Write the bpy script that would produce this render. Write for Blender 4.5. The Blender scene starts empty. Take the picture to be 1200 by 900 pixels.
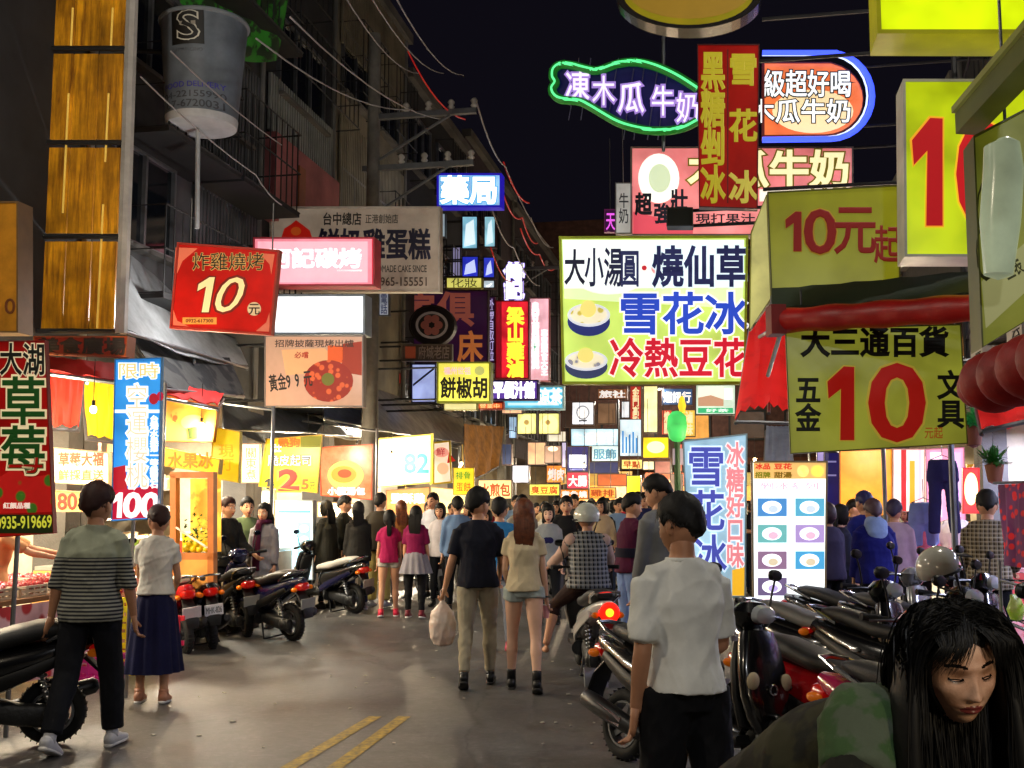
import bpy, math, random
import numpy as np
from mathutils import Vector, Matrix
random.seed(7)
R = math.radians
sc = bpy.context.scene
COL = sc.collection

# ---------------------------------------------------------------- camera
F, PW, PH = 1300.0, 1200, 900
PITCH = math.atan(140 / F)
CAMZ = 1.63
cam_d = bpy.data.cameras.new('camera')
cam_d.lens = F / PW * 36
cam_d.sensor_width = 36
cam_d.clip_start = .05
cam_d.clip_end = 1000
cam = bpy.data.objects.new('camera', cam_d)
COL.objects.link(cam)
cam.location = (0, 0, CAMZ)
cam.rotation_euler = (math.pi / 2 + PITCH, 0, 0)
sc.camera = cam

# ---------------------------------------------------------------- night sky
w = bpy.data.worlds.new('World')
sc.world = w
w.use_nodes = True
bgn = w.node_tree.nodes['Background']
bgn.inputs[0].default_value = (.0040, .0034, .0062, 1)
bgn.inputs[1].default_value = 1.0
sc.view_settings.view_transform = 'Standard'
sc.view_settings.look = 'None'
sc.view_settings.exposure = 0
sc.view_settings.gamma = 1
sc.view_settings.use_curve_mapping = False
cy = sc.cycles
cy.use_denoising = True
cy.max_bounces = 5
cy.diffuse_bounces = 3
cy.glossy_bounces = 3
cy.transparent_max_bounces = 6
cy.sample_clamp_indirect = 4
cy.sample_clamp_direct = 0
cy.caustics_reflective = False
cy.caustics_refractive = False
LIGHT = 1.0      # overall scale of the lamps

# ---------------------------------------------------------------- geometry of the photograph
sp, cp = math.sin(PITCH), math.cos(PITCH)
def ray(px, py):
    u = (px - 600) / F; v = (450 - py) / F
    return Vector((u, cp - v * sp, sp + v * cp))
def P(px, py, d):                     # point seen at pixel, d metres ahead
    r = ray(px, py)
    return Vector((0, 0, CAMZ)) + r * (d / r.y)
def G(px, py):                        # ground point seen at pixel
    r = ray(px, py)
    return Vector((0, 0, CAMZ)) + r * (-CAMZ / r.z)
A = math.atan(.1925)
cA, sA = math.cos(A), math.sin(A)
def W(n, s, z=0):                     # n metres across, s metres along the street
    return Vector((n * cA + s * sA, -n * sA + s * cA, z))
SN = Vector((-sA, -cA, 0))            # a board set across the street faces this way

# ---------------------------------------------------------------- materials
def hx(c):
    if not isinstance(c, str): return tuple(c)
    c = c.lstrip('#')
    if len(c) == 3: c = ''.join(x * 2 for x in c)
    o = []
    for i in (0, 2, 4):
        v = int(c[i:i + 2], 16) / 255
        o.append(v / 12.92 if v <= .04045 else ((v + .055) / 1.055) ** 2.4)
    return tuple(o)
MATS = {}
def mat(c, e=0, rough=.55, metal=0, var=.25, vs=4.0, bump=0, bs=40, c2=None, coat=0, ev=.2, pat=None, ps=1.0, spec=.5, trans=0):
    key = (trans, c if isinstance(c, str) else tuple(c), e, rough, metal, var, vs, bump, bs, c2, coat, ev, pat, ps, spec)
    if key in MATS: return MATS[key]
    m = bpy.data.materials.new('paint')
    m.use_nodes = True
    nt = m.node_tree; N = nt.nodes; L = nt.links
    b = N['Principled BSDF']
    rgb = hx(c)
    b.inputs['Roughness'].default_value = rough
    b.inputs['Metallic'].default_value = metal
    b.inputs['Specular IOR Level'].default_value = spec
    if coat:
        b.inputs['Coat Weight'].default_value = coat
        b.inputs['Coat Roughness'].default_value = .08
    tc = N.new('ShaderNodeTexCoord')
    src = None
    if pat:
        src = PATS[pat](N, L, tc, rgb, hx(c2), ps)
    if var:
        nz = N.new('ShaderNodeTexNoise')
        nz.inputs['Scale'].default_value = vs
        nz.inputs['Detail'].default_value = 5
        nz.inputs['Roughness'].default_value = .62
        L.new(tc.outputs['Object'], nz.inputs['Vector'])
        mr = N.new('ShaderNodeMapRange')
        mr.inputs[1].default_value = .3; mr.inputs[2].default_value = .7
        mr.inputs[3].default_value = 0; mr.inputs[4].default_value = 1
        L.new(nz.outputs[0], mr.inputs[0])
        mx = N.new('ShaderNodeMix'); mx.data_type = 'RGBA'
        if c2 and not pat:
            mx.inputs[6].default_value = (*rgb, 1); mx.inputs[7].default_value = (*hx(c2), 1)
            L.new(mr.outputs[0], mx.inputs[0])
        else:
            mx.blend_type = 'MULTIPLY'
            mx.inputs[0].default_value = 1
            if src: L.new(src, mx.inputs[6])
            else: mx.inputs[6].default_value = (*rgb, 1)
            mr.inputs[3].default_value = 1 - var; mr.inputs[4].default_value = 1 + var * .3
            cb = N.new('ShaderNodeCombineColor')
            for i in range(3): L.new(mr.outputs[0], cb.inputs[i])
            L.new(cb.outputs[0], mx.inputs[7])
        src = mx.outputs[2]
    if src: L.new(src, b.inputs['Base Color'])
    else: b.inputs['Base Color'].default_value = (*rgb, 1)
    if bump:
        n2 = N.new('ShaderNodeTexNoise'); n2.inputs['Scale'].default_value = bs
        n2.inputs['Detail'].default_value = 6
        L.new(tc.outputs['Object'], n2.inputs['Vector'])
        bp = N.new('ShaderNodeBump'); bp.inputs['Strength'].default_value = bump
        bp.inputs['Distance'].default_value = .02
        L.new(n2.outputs[0], bp.inputs['Height']); L.new(bp.outputs[0], b.inputs['Normal'])
    if e:
        b.inputs['Emission Color'].default_value = (*rgb, 1)
        if src and pat: L.new(src, b.inputs['Emission Color'])
        if ev:
            n3 = N.new('ShaderNodeTexNoise'); n3.inputs['Scale'].default_value = 2.2
            n3.inputs['Detail'].default_value = 3
            L.new(tc.outputs['Object'], n3.inputs['Vector'])
            m3 = N.new('ShaderNodeMapRange')
            m3.inputs[1].default_value = .32; m3.inputs[2].default_value = .68
            m3.inputs[3].default_value = e * (1 - ev * 2); m3.inputs[4].default_value = e * (1 + ev)
            L.new(n3.outputs[0], m3.inputs[0]); L.new(m3.outputs[0], b.inputs['Emission Strength'])
        else:
            b.inputs['Emission Strength'].default_value = e
        if not src: b.inputs['Base Color'].default_value = (*[x * .5 for x in rgb], 1)
    if trans:      # thin cloth that lets lamplight through
        tr = N.new('ShaderNodeBsdfTranslucent'); ms = N.new('ShaderNodeMixShader'); ms.inputs[0].default_value = trans
        if src: L.new(src, tr.inputs[0])
        else: tr.inputs[0].default_value = (*rgb, 1)
        L.new(b.outputs[0], ms.inputs[1]); L.new(tr.outputs[0], ms.inputs[2]); L.new(ms.outputs[0], N['Material Output'].inputs[0])
    MATS[key] = m
    return m
def _mix(N, L, fac, a, b):
    mx = N.new('ShaderNodeMix'); mx.data_type = 'RGBA'
    L.new(fac, mx.inputs[0])
    for i, q in ((6, a), (7, b)):
        if isinstance(q, tuple): mx.inputs[i].default_value = (*q, 1)
        else: L.new(q, mx.inputs[i])
    return mx.outputs[2]
def _band(N, L, val, scale, duty, off=0.0):
    a = N.new('ShaderNodeMath'); a.operation = 'MULTIPLY_ADD'
    L.new(val, a.inputs[0]); a.inputs[1].default_value = scale; a.inputs[2].default_value = off + 100
    f = N.new('ShaderNodeMath'); f.operation = 'FRACT'; L.new(a.outputs[0], f.inputs[0])
    g = N.new('ShaderNodeMath'); g.operation = 'LESS_THAN'; L.new(f.outputs[0], g.inputs[0]); g.inputs[1].default_value = duty
    return g.outputs[0]
def pat_shirt(N, L, tc, a, b, s):       # plain yoke above, narrow stripes below
    sx = N.new('ShaderNodeSeparateXYZ'); L.new(tc.outputs['Object'], sx.inputs[0])
    bd = _band(N, L, sx.outputs[2], 40, .5)
    st = _mix(N, L, bd, a, b)
    g = N.new('ShaderNodeMath'); g.operation = 'GREATER_THAN'; L.new(sx.outputs[2], g.inputs[0]); g.inputs[1].default_value = 1.27
    return _mix(N, L, g.outputs[0], st, (.36, .39, .29))
def pat_plaid(N, L, tc, a, b, s):
    sx = N.new('ShaderNodeSeparateXYZ'); L.new(tc.outputs['Object'], sx.inputs[0])
    h = _band(N, L, sx.outputs[2], 20 * s, .5); v = _band(N, L, sx.outputs[0], 20 * s, .5, .2)
    ad = N.new('ShaderNodeMath'); ad.operation = 'ADD'; L.new(h, ad.inputs[0]); L.new(v, ad.inputs[1])
    ml = N.new('ShaderNodeMath'); ml.operation = 'MULTIPLY'; L.new(ad.outputs[0], ml.inputs[0]); ml.inputs[1].default_value = .5
    o = _mix(N, L, ml.outputs[0], a, b)
    ln = _band(N, L, sx.outputs[0], 20 * s, .08, .72); l2 = _band(N, L, sx.outputs[2], 20 * s, .08, .72)
    m = N.new('ShaderNodeMath'); m.operation = 'MAXIMUM'; L.new(ln, m.inputs[0]); L.new(l2, m.inputs[1])
    return _mix(N, L, m.outputs[0], o, (.42, .40, .34))
def pat_blotch(N, L, tc, a, b, s):      # printed camouflage or photo print
    v = N.new('ShaderNodeTexNoise'); v.inputs['Scale'].default_value = 9 * s; v.inputs['Detail'].default_value = 3
    L.new(tc.outputs['Object'], v.inputs['Vector'])
    r = N.new('ShaderNodeMapRange'); r.inputs[1].default_value = .46; r.inputs[2].default_value = .54
    L.new(v.outputs[0], r.inputs[0])
    return _mix(N, L, r.outputs[0], a, b)
def pat_spots(N, L, tc, a, b, s):       # small printed fruit or food dots
    v = N.new('ShaderNodeTexVoronoi'); v.inputs['Scale'].default_value = 10 * s
    L.new(tc.outputs['Object'], v.inputs['Vector'])
    r = N.new('ShaderNodeMapRange'); r.inputs[1].default_value = .32; r.inputs[2].default_value = .42
    L.new(v.outputs['Distance'], r.inputs[0])
    return _mix(N, L, r.outputs[0], a, b)
def pat_streak(N, L, tc, a, b, s):      # rain streaks running down a panel
    mp = N.new('ShaderNodeMapping'); mp.inputs['Scale'].default_value = (9 * s, 9 * s, .8 * s); L.new(tc.outputs['Object'], mp.inputs[0])
    v = N.new('ShaderNodeTexNoise'); v.inputs['Scale'].default_value = 1.6; v.inputs['Detail'].default_value = 7; v.inputs['Roughness'].default_value = .7
    L.new(mp.outputs[0], v.inputs['Vector'])
    r = N.new('ShaderNodeMapRange'); r.inputs[1].default_value = .38; r.inputs[2].default_value = .66
    L.new(v.outputs[0], r.inputs[0])
    return _mix(N, L, r.outputs[0], a, b)
PATS = dict(streak=pat_streak, shirt=pat_shirt, plaid=pat_plaid, blotch=pat_blotch, spots=pat_spots)

# ---------------------------------------------------------------- mesh builder
class MB:
    def __init__(s): s.v = []; s.f = []; s.m = []
    def add(s, vs, fs, mi=0):
        o = len(s.v); s.v.extend([tuple(p) for p in vs])
        for f in fs: s.f.append(tuple(i + o for i in f)); s.m.append(mi)
        return s
    def box(s, c, d, rot=None, mi=0):
        hx_, hy, hz = d[0] / 2, d[1] / 2, d[2] / 2
        vs = [Vector((x, y, z)) for x in (-hx_, hx_) for y in (-hy, hy) for z in (-hz, hz)]
        if rot is not None: vs = [rot @ p for p in vs]
        c = Vector(c)
        return s.add([p + c for p in vs], [(0, 1, 3, 2), (4, 6, 7, 5), (0, 4, 5, 1), (2, 3, 7, 6), (0, 2, 6, 4), (1, 5, 7, 3)], mi)
    def loft(s, secs, n=12, mi=0, p=2.0, side=(1, 0, 0), cap=.5, closed=True):
        """secs: (centre, ra, rb) rings; ra lies along side, rb across it"""
        side = Vector(side); cs = [Vector(q[0]) for q in secs]; k = len(secs); vs = []; T = []
        for i in range(k):
            t = (cs[min(i + 1, k - 1)] - cs[max(i - 1, 0)])
            if t.length < 1e-7: t = Vector((0, 0, 1))
            t.normalize(); T.append(t)
            u = side - t * side.dot(t)
            if u.length < 1e-3: u = Vector((0, 1, 0)) - t * t.y
            u.normalize(); vv = t.cross(u)
            for j in range(n):
                a = 2 * math.pi * j / n; ca, sa = math.cos(a), math.sin(a)
                if p != 2.0:
                    ca = math.copysign(abs(ca) ** (2 / p), ca); sa = math.copysign(abs(sa) ** (2 / p), sa)
                vs.append(cs[i] + u * (secs[i][1] * ca) + vv * (secs[i][2] * sa))
        fs = []
        for i in range(k - 1):
            for j in range(n):
                a = i * n + j; b = i * n + (j + 1) % n
                fs.append((a, b, b + n, a + n))
        if closed:
            q0 = len(vs); vs.append(cs[0] - T[0] * cap * min(secs[0][1], secs[0][2]))
            vs.append(cs[-1] + T[-1] * cap * min(secs[-1][1], secs[-1][2]))
            for j in range(n):
                fs.append((q0, (j + 1) % n, j))
                fs.append((q0 + 1, (k - 1) * n + j, (k - 1) * n + (j + 1) % n))
        return s.add(vs, fs, mi)
    def tube(s, pts, r, n=8, mi=0, cap=0):
        rs = r if isinstance(r, (list, tuple)) else [r] * len(pts)
        pts = [Vector(q) for q in pts]
        d = (pts[-1] - pts[0]); sd = (1, 0, 0) if abs(d.normalized().x if d.length else 0) < .9 else (0, 1, 0)
        return s.loft([(q, a, a) for q, a in zip(pts, rs)], n, mi, side=sd, cap=cap)
    def ball(s, c, rx, ry=None, rz=None, n=12, k=8, mi=0):
        ry = ry or rx; rz = rz or rx; c = Vector(c); vs = []; fs = []
        for i in range(1, k):
            th = math.pi * i / k
            for j in range(n):
                a = 2 * math.pi * j / n
                vs.append(c + Vector((rx * math.sin(th) * math.cos(a), ry * math.sin(th) * math.sin(a), rz * math.cos(th))))
        for i in range(k - 2):
            for j in range(n):
                a = i * n + j; b = i * n + (j + 1) % n; fs.append((a, a + n, b + n, b))
        t = len(vs); vs += [c + Vector((0, 0, rz)), c - Vector((0, 0, rz))]
        for j in range(n):
            fs.append((t, j, (j + 1) % n)); q = (k - 2) * n; fs.append((t + 1, q + (j + 1) % n, q + j))
        return s.add(vs, fs, mi)
    def torus(s, c, Rr, r, axis='x', n=24, k=8, mi=0, squash=1.0):
        c = Vector(c); vs = []; fs = []
        for i in range(n):
            a = 2 * math.pi * i / n
            for j in range(k):
                b = 2 * math.pi * j / k; q = Rr + r * math.cos(b); h = r * squash * math.sin(b)
                p = (h, q * math.cos(a), q * math.sin(a)) if axis == 'x' else ((q * math.cos(a), h, q * math.sin(a)) if axis == 'y' else (q * math.cos(a), q * math.sin(a), h))
                vs.append(c + Vector(p))
        for i in range(n):
            for j in range(k):
                fs.append((i * k + j, ((i + 1) % n) * k + j, ((i + 1) % n) * k + (j + 1) % k, i * k + (j + 1) % k))
        return s.add(vs, fs, mi)
    def prism(s, pts, vec, mi=0):
        n = len(pts); vec = Vector(vec); pts = [Vector(q) for q in pts]
        return s.add(pts + [q + vec for q in pts], [tuple(range(n)), tuple(range(2 * n - 1, n - 1, -1))] +
                     [(i, (i + 1) % n, (i + 1) % n + n, i + n) for i in range(n)], mi)
    def sheet(s, c4, t=.01, nu=8, nv=6, sag=0, wav=0, mi=0, seed=0, scal=0):
        """thick cloth through four corners: top-left, top-right, bottom-right, bottom-left"""
        a, b, c, d = [Vector(q) for q in c4]; nrm = (b - a).cross(d - a).normalized()
        rows = []; rnd = random.Random(seed)
        ph = rnd.random() * 6
        for j in range(nv + 1):
            v = j / nv
            for i in range(nu + 1):
                u = i / nu
                q = (a * (1 - u) + b * u) * (1 - v) + (d * (1 - u) + c * u) * v
                q = q + Vector((0, 0, -sag * 4 * u * (1 - u) * (.4 + .6 * v)))
                q = q + nrm * wav * (math.sin(u * 17 + ph + v * 3) * v + .5 * math.sin(u * 31 + ph * 2 - v * 2))
                if scal and j == nv: q = q + Vector((0, 0, scal * abs(math.sin(u * nu * math.pi / 2))))
                rows.append(q)
        n = (nu + 1); K = len(rows); fs = []
        vs = rows + [q - nrm * t for q in rows]
        for j in range(nv):
            for i in range(nu):
                x = j * n + i; fs.append((x, x + 1, x + n + 1, x + n)); fs.append((K + x, K + x + n, K + x + n + 1, K + x + 1))
        for i in range(nu):
            fs.append((i, K + i, K + i + 1, i + 1)); x = nv * n + i; fs.append((x, x + 1, K + x + 1, K + x))
        for j in range(nv):
            x = j * n; fs.append((x, x + n, K + x + n, K + x)); x += nu; fs.append((x, K + x, K + x + n, x + n))
        return s.add(vs, fs, mi)
    def mesh(s, smooth=True, name='mesh'):
        me = bpy.data.meshes.new(name)
        me.from_pydata(s.v, [], s.f)
        nm = max(s.m) + 1 if s.m else 1
        for _ in range(nm): me.materials.append(None)
        if nm > 1: me.polygons.foreach_set('material_index', s.m)
        me.update()
        if smooth: me.shade_smooth()
        return me
def link(name, me, mats, parent=None, label=None, kind=None, angle=None):
    o = bpy.data.objects.new(name, me)
    COL.objects.link(o)
    if not isinstance(mats, (list, tuple)): mats = [mats]
    for i, m in enumerate(mats):
        if i < len(o.material_slots):
            o.material_slots[i].link = 'OBJECT'; o.material_slots[i].material = m
    if parent: o.parent = parent
    if label: o['label'] = label
    if kind: o['kind'] = kind
    return o
def autosmooth(me, ang=40):
    import bmesh
    bm = bmesh.new(); bm.from_mesh(me)
    for e in bm.edges:
        if len(e.link_faces) == 2 and e.calc_face_angle(0) > math.radians(ang): e.smooth = False
    bm.to_mesh(me); bm.free()
def part(name, mb, m, parent, label=None, smooth=True, kind=None):
    me = mb.mesh(smooth, name) if isinstance(mb, MB) else mb
    if isinstance(mb, MB) and smooth: autosmooth(me)
    return link(name, me, m, parent, label, kind)
def thing(name, label, cat, loc=(0, 0, 0), rz=0, group=None):
    o = bpy.data.objects.new(name, None); COL.objects.link(o)
    o.empty_display_size = .2
    o.location = loc; o.rotation_euler = (0, 0, rz)
    o['label'] = label; o['category'] = cat
    if group: o['group'] = group
    return o
def tag(o, label, cat, group=None):
    o['label'] = label; o['category'] = cat
    if group: o['group'] = group
    return o
def struct(name, mb, m, smooth=False):
    return link(name, mb.mesh(smooth, name), m, None, None, 'structure')
def clone(root, loc, rz, label=None, group=None, mats=None, scale=None):
    r = root.copy(); COL.objects.link(r); r.location = loc; r.rotation_euler = (0, 0, rz)
    if scale: r.scale = (scale,) * 3
    if label: r['label'] = label
    if group: r['group'] = group
    for ch in list(root.children):
        c = ch.copy(); COL.objects.link(c); c.parent = r
        b = ch.name.split('.')[0]
        if mats and b in mats:
            for sl in c.material_slots: sl.material = mats[b]; break
        for g in ch.children:
            d = g.copy(); COL.objects.link(d); d.parent = c
    return r
def lamp(parent, kind, loc, energy, color, size=.3, size_y=None, rot=None):
    l = bpy.data.lights.new('lamp_light', kind); l.energy = energy * LIGHT; l.color = color
    if kind == 'AREA':
        l.shape = 'RECTANGLE' if size_y else 'DISK'; l.size = size
        if size_y: l.size_y = size_y
    else: l.shadow_soft_size = size
    o = bpy.data.objects.new('lamp_light', l); COL.objects.link(o); o.location = loc
    if rot: o.rotation_euler = rot
    if parent: o.parent = parent
    return o

# ---------------------------------------------------------------- lettering
GL = {}
def glyph(txt, off=0.0, shear=0.0):
    k = (txt, off, shear)
    if k in GL: return GL[k]
    c = bpy.data.curves.new('t', 'FONT'); c.body = txt; c.bevel_depth = max(off, 0); c.bevel_resolution = 0; c.resolution_u = 3; c.shear = shear
    o = bpy.data.objects.new('t', c); COL.objects.link(o)
    me = bpy.data.meshes.new_from_object(o.evaluated_get(bpy.context.evaluated_depsgraph_get()))
    zz = [v.co.z for v in me.vertices]; zm = max(max(zz), 1e-6)
    fs = [tuple(p.vertices) for p in me.polygons if min(zz[i] for i in p.vertices) > -1e-5]
    us = sorted({i for f in fs for i in f}); ix = {v: i for i, v in enumerate(us)}
    vs = [(me.vertices[i].co.x, me.vertices[i].co.y, zz[i] / zm if off > 0 else 0) for i in us]
    fs = [tuple(ix[i] for i in f) for f in fs]
    bpy.data.objects.remove(o); bpy.data.curves.remove(c); bpy.data.meshes.remove(me)
    GL[k] = (vs, fs); return GL[k]
def one_px(x0, y0, x1, y1, grow, slant=0):
    """a numeral one with a slanted flag"""
    P_ = [(.50, 0), (.88, 0), (.88, 1), (.60, 1), (.06, .80), (.06, .60), (.50, .74)]
    w_, h = x1 - x0, y1 - y0; pts = [(x0 + x * w_ + slant * h * y, y1 - y * h) for x, y in P_]; n = len(pts); out = []
    for i in range(n):
        a, b, c = pts[i - 1], pts[i], pts[(i + 1) % n]; nx = ny = 0
        for p, q in ((a, b), (b, c)):
            dx, dy = q[0] - p[0], q[1] - p[1]; l = math.hypot(dx, dy) or 1; nx -= dy / l; ny += dx / l
        l = math.hypot(nx, ny) or 1; out.append((b[0] + nx / l * grow, b[1] + ny / l * grow, 0))
    return out, [tuple(range(n))]
def cjk(ch): return ord(ch) > 0x2000
def text_px(txt, x0, y0, x1, y1, bold=.012, vert=False, shear=0, rot=0, skx=0):
    """lettering laid out in a rectangle, as (vertices, faces)"""
    V = []; Fc = []
    if txt in ('1', '10', '100'):
        n = len(txt) + (.0 if len(txt) > 1 else 0); cw = (x1 - x0) / (.62 + (len(txt) - 1)) if len(txt) > 1 else (x1 - x0)
        g = bold * (y1 - y0) * 1.1
        V, Fc = one_px(x0, y0, x0 + (cw * .56 if len(txt) > 1 else cw), y1, g if g > 0 else 0, shear * .5)
        V = list(V)
        for i in range(1, len(txt)):
            v2, f2 = text_px('0', x0 + cw * (.66 + i - 1) + shear * 3, y0, x0 + cw * (.66 + i - 1) + cw * .94, y1, bold, shear=shear); o = len(V); V += v2; Fc += [tuple(q + o for q in f) for f in f2]
        return V, Fc
    if all(not cjk(c) for c in txt):
        vs, fs = glyph(txt, bold, shear)
        ref = glyph(txt, 0, shear)[0]
        ax = min(v[0] for v in ref); bx = max(v[0] for v in ref); ay = min(v[1] for v in ref); by = max(v[1] for v in ref)
        if txt in '1I': ax -= .12; bx += .12
        for x, y, z in vs: V.append((x0 + (x - ax) / (bx - ax) * (x1 - x0), y1 - (y - ay) / (by - ay) * (y1 - y0), z))
        Fc = list(fs)
    else:
        n = len(txt)
        for i, ch in enumerate(txt):
            if ch == ' ': continue
            if vert: cx0, cx1 = x0, x1; cy0 = y0 + (y1 - y0) * i / n; cy1 = y0 + (y1 - y0) * (i + 1) / n
            else: cy0, cy1 = y0, y1; cx0 = x0 + (x1 - x0) * i / n; cx1 = x0 + (x1 - x0) * (i + 1) / n
            vs, fs = glyph(ch, bold, shear); o = len(V)
            for x, y, z in vs: V.append((cx0 + (.0 + x) * (cx1 - cx0), cy1 - (y + .1) / .96 * (cy1 - cy0), z))
            Fc += [tuple(q + o for q in f) for f in fs]
    if rot:
        cx, cy_ = (x0 + x1) / 2, (y0 + y1) / 2; c_, s_ = math.cos(R(rot)), math.sin(R(rot))
        V = [(cx + (x - cx) * c_ - (y - cy_) * s_, cy_ + (x - cx) * s_ + (y - cy_) * c_, z) for x, y, z in V]
    return V, Fc
def T(txt, x0, y0, x1, y1, c, e=0, bold=.012, **k): return ('t', txt, x0, y0, x1, y1, c, e, bold, k)
def OUT(txt, x0, y0, x1, y1, c, e, oc, oe, bold=.012, ob=.045, **k):
    return [('t', txt, x0, y0, x1, y1, oc, oe, ob, dict(k, q=.004)), ('t', txt, x0, y0, x1, y1, c, e, bold, dict(k, q=.008))]
def RC(x0, y0, x1, y1, c, e=0, q=.003, **k): return ('p', [(x0, y0), (x1, y0), (x1, y1), (x0, y1)], c, e, q, k)
def PL(pts, c, e=0, q=.003, **k): return ('p', pts, c, e, q, k)
def EL(x0, y0, x1, y1, c, e=0, q=.003, n=28, **k):
    cx, cy_, a, b = (x0 + x1) / 2, (y0 + y1) / 2, (x1 - x0) / 2, (y1 - y0) / 2
    return ('p', [(cx + a * math.cos(i * 2 * math.pi / n), cy_ + b * math.sin(i * 2 * math.pi / n)) for i in range(n)], c, e, q, k)
def flat(it):
    o = []
    for i in it:
        if isinstance(i, list): o += flat(i)
        else: o.append(i)
    return o
def put(items, root, proj, nm='lettering'):
    """proj(px,py,q) -> world point q metres proud of the board; pieces of one colour become one child"""
    B = {}; org = root.location
    for n_i, it in enumerate(flat(items)):
        if it[0] == 't':
            _, txt, x0, y0, x1, y1, c, e, bold, k = it; k = dict(k); q = k.pop('q', .005)
            V, Fc = text_px(txt, x0, y0, x1, y1, bold, **k)
            key = (nm, c, e, (), 0)
        else:
            _, pts, c, e, q, k = it; V = [(x, y, 0) for x, y in pts]; Fc = [tuple(range(len(pts)))]; k = dict(k)
            key = (k.pop('nm', 'picture' if len(pts) > 4 or k else 'print_panel'), c, e, tuple(sorted(k.items())), n_i)
        mb = B.setdefault(key, MB())
        mb.add([proj(x, y, q + z * .0025) - org for x, y, z in V], Fc)
    for (n_, c, e, k, _), mb in B.items():
        me = mb.mesh(False, n_)
        m = mat(c, e, var=.12, ev=0, **dict(k))
        m.cycles.emission_sampling = 'NONE' if e < 2 else 'AUTO'
        link(n_, me, m, root)
def plane_proj(p0, nrm):
    nrm = nrm.normalized()
    def f(px, py, q=0):
        r = ray(px, py); o = Vector((0, 0, CAMZ))
        t = (p0 - o).dot(nrm) / r.dot(nrm)
        return o + r * t + nrm * q
    return f
def board(name, label, cat, quad, d, face='#ffffff', e=0, frame='#888888', fw=2.5, t=.12, items=(), side=None, yaw=None,
          group=None, fk=None, fe=0, legs=None, proud=.012, round_=0, drop=None, cloth=False, framem=None):
    """a sign board: cabinet, frame, face and lettering, all on one upright plane d metres away"""
    if len(quad) == 4 and not isinstance(quad[0], tuple):
        x0, y0, x1, y1 = quad; quad = [(x0, y0), (x1, y0), (x1, y1), (x0, y1)]
    cx = sum(q[0] for q in quad) / len(quad); cyy = sum(q[1] for q in quad) / len(quad)
    p0 = P(cx, cyy, d)
    nrm = SN if yaw is None else Vector((math.sin(R(yaw)), -math.cos(R(yaw)), 0))
    pr = plane_proj(p0, nrm)
    root = thing(name, label, cat, p0, 0, group)
    out = [pr(x, y) - p0 for x, y in quad]
    k_ = max(abs(q[0] - cx) for q in quad)
    if len(quad) == 4: inn = [pr(x + math.copysign(fw, cx - x), y + math.copysign(fw, cyy - y)) - p0 for x, y in quad]
    else: inn = [pr(cx + (x - cx) * (1 - fw / k_), cyy + (y - cyy) * (1 - fw / k_)) - p0 for x, y in quad]
    fm = framem or mat(frame, fe, rough=.45, var=.3, ev=0)
    mb = MB(); mb.prism([q - nrm * proud for q in out], -nrm * t)
    if cloth:
        mb = MB(); mb.sheet([q - nrm * .004 for q in out], t=.006, nu=10, nv=10, wav=.0)
        part('cloth', mb, mat(face, e, rough=.8, **(fk or {})), root)
    else:
        part('cabinet', mb, fm, root, smooth=False)
        n = len(out); ring = MB()
        o1 = [q + nrm * proud for q in out]; i1 = [q + nrm * proud for q in inn]; o0 = [q - nrm * proud for q in out]; i0 = [q - nrm * .004 for q in inn]
        fs = []
        for i in range(n):
            j = (i + 1) % n
            fs += [(i, j, n + j, n + i), (2 * n + i, i, j, 2 * n + j)[::1], (n + i, n + j, 3 * n + j, 3 * n + i)]
        ring.add(o1 + i1 + o0 + i0, fs)
        part('frame', ring, fm, root, smooth=False)
        fc = MB(); fc.add(inn, [tuple(range(n))])
        fo = part('face', fc, mat(face, e, rough=.3, **(fk or {})), root, smooth=False)
    if items: put(items, root, pr)
    # brackets back to the building it hangs on
    if side:
        zt = max(q.z for q in out); zb = min(q.z for q in out)
        xs = [q.dot(Vector((cA, -sA, 0))) for q in out]
        nn = p0.dot(Vector((cA, -sA, 0)))
        end = (-7.45 if side == 'L' else 4.15) - nn
        st = (min(xs) if side == 'L' else max(xs))
        for zz in (zt - .12 * (zt - zb), zb + .12 * (zt - zb)):
            b = MB(); lat = Vector((cA, -sA, 0))
            back = -nrm * (t * .5)
            b.tube([lat * st + back + Vector((0, 0, zz)), lat * end + back + Vector((0, 0, zz))], .022, 6)
            part('bracket', b, mat('#3a3a3c', rough=.5, metal=.6), root)
    if legs:
        for lx, ly in legs:
            q = pr(lx, ly) - p0; b = MB()
            b.tube([q - nrm * .03, Vector((q.x, q.y, -p0.z))], .018, 8)
            part('pole', b, mat('#8a8a88', rough=.35, metal=.7), root)
    if drop:      # hung from an arm or a ceiling by wires
        for lx, ly, up in drop:
            q = pr(lx, ly) - p0; b = MB(); b.tube([q - nrm * .03, q - nrm * .03 + Vector((0, 0, up))], .008, 6)
            part('wire', b, mat('#555555', rough=.4, metal=.5), root)
    return root
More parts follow.
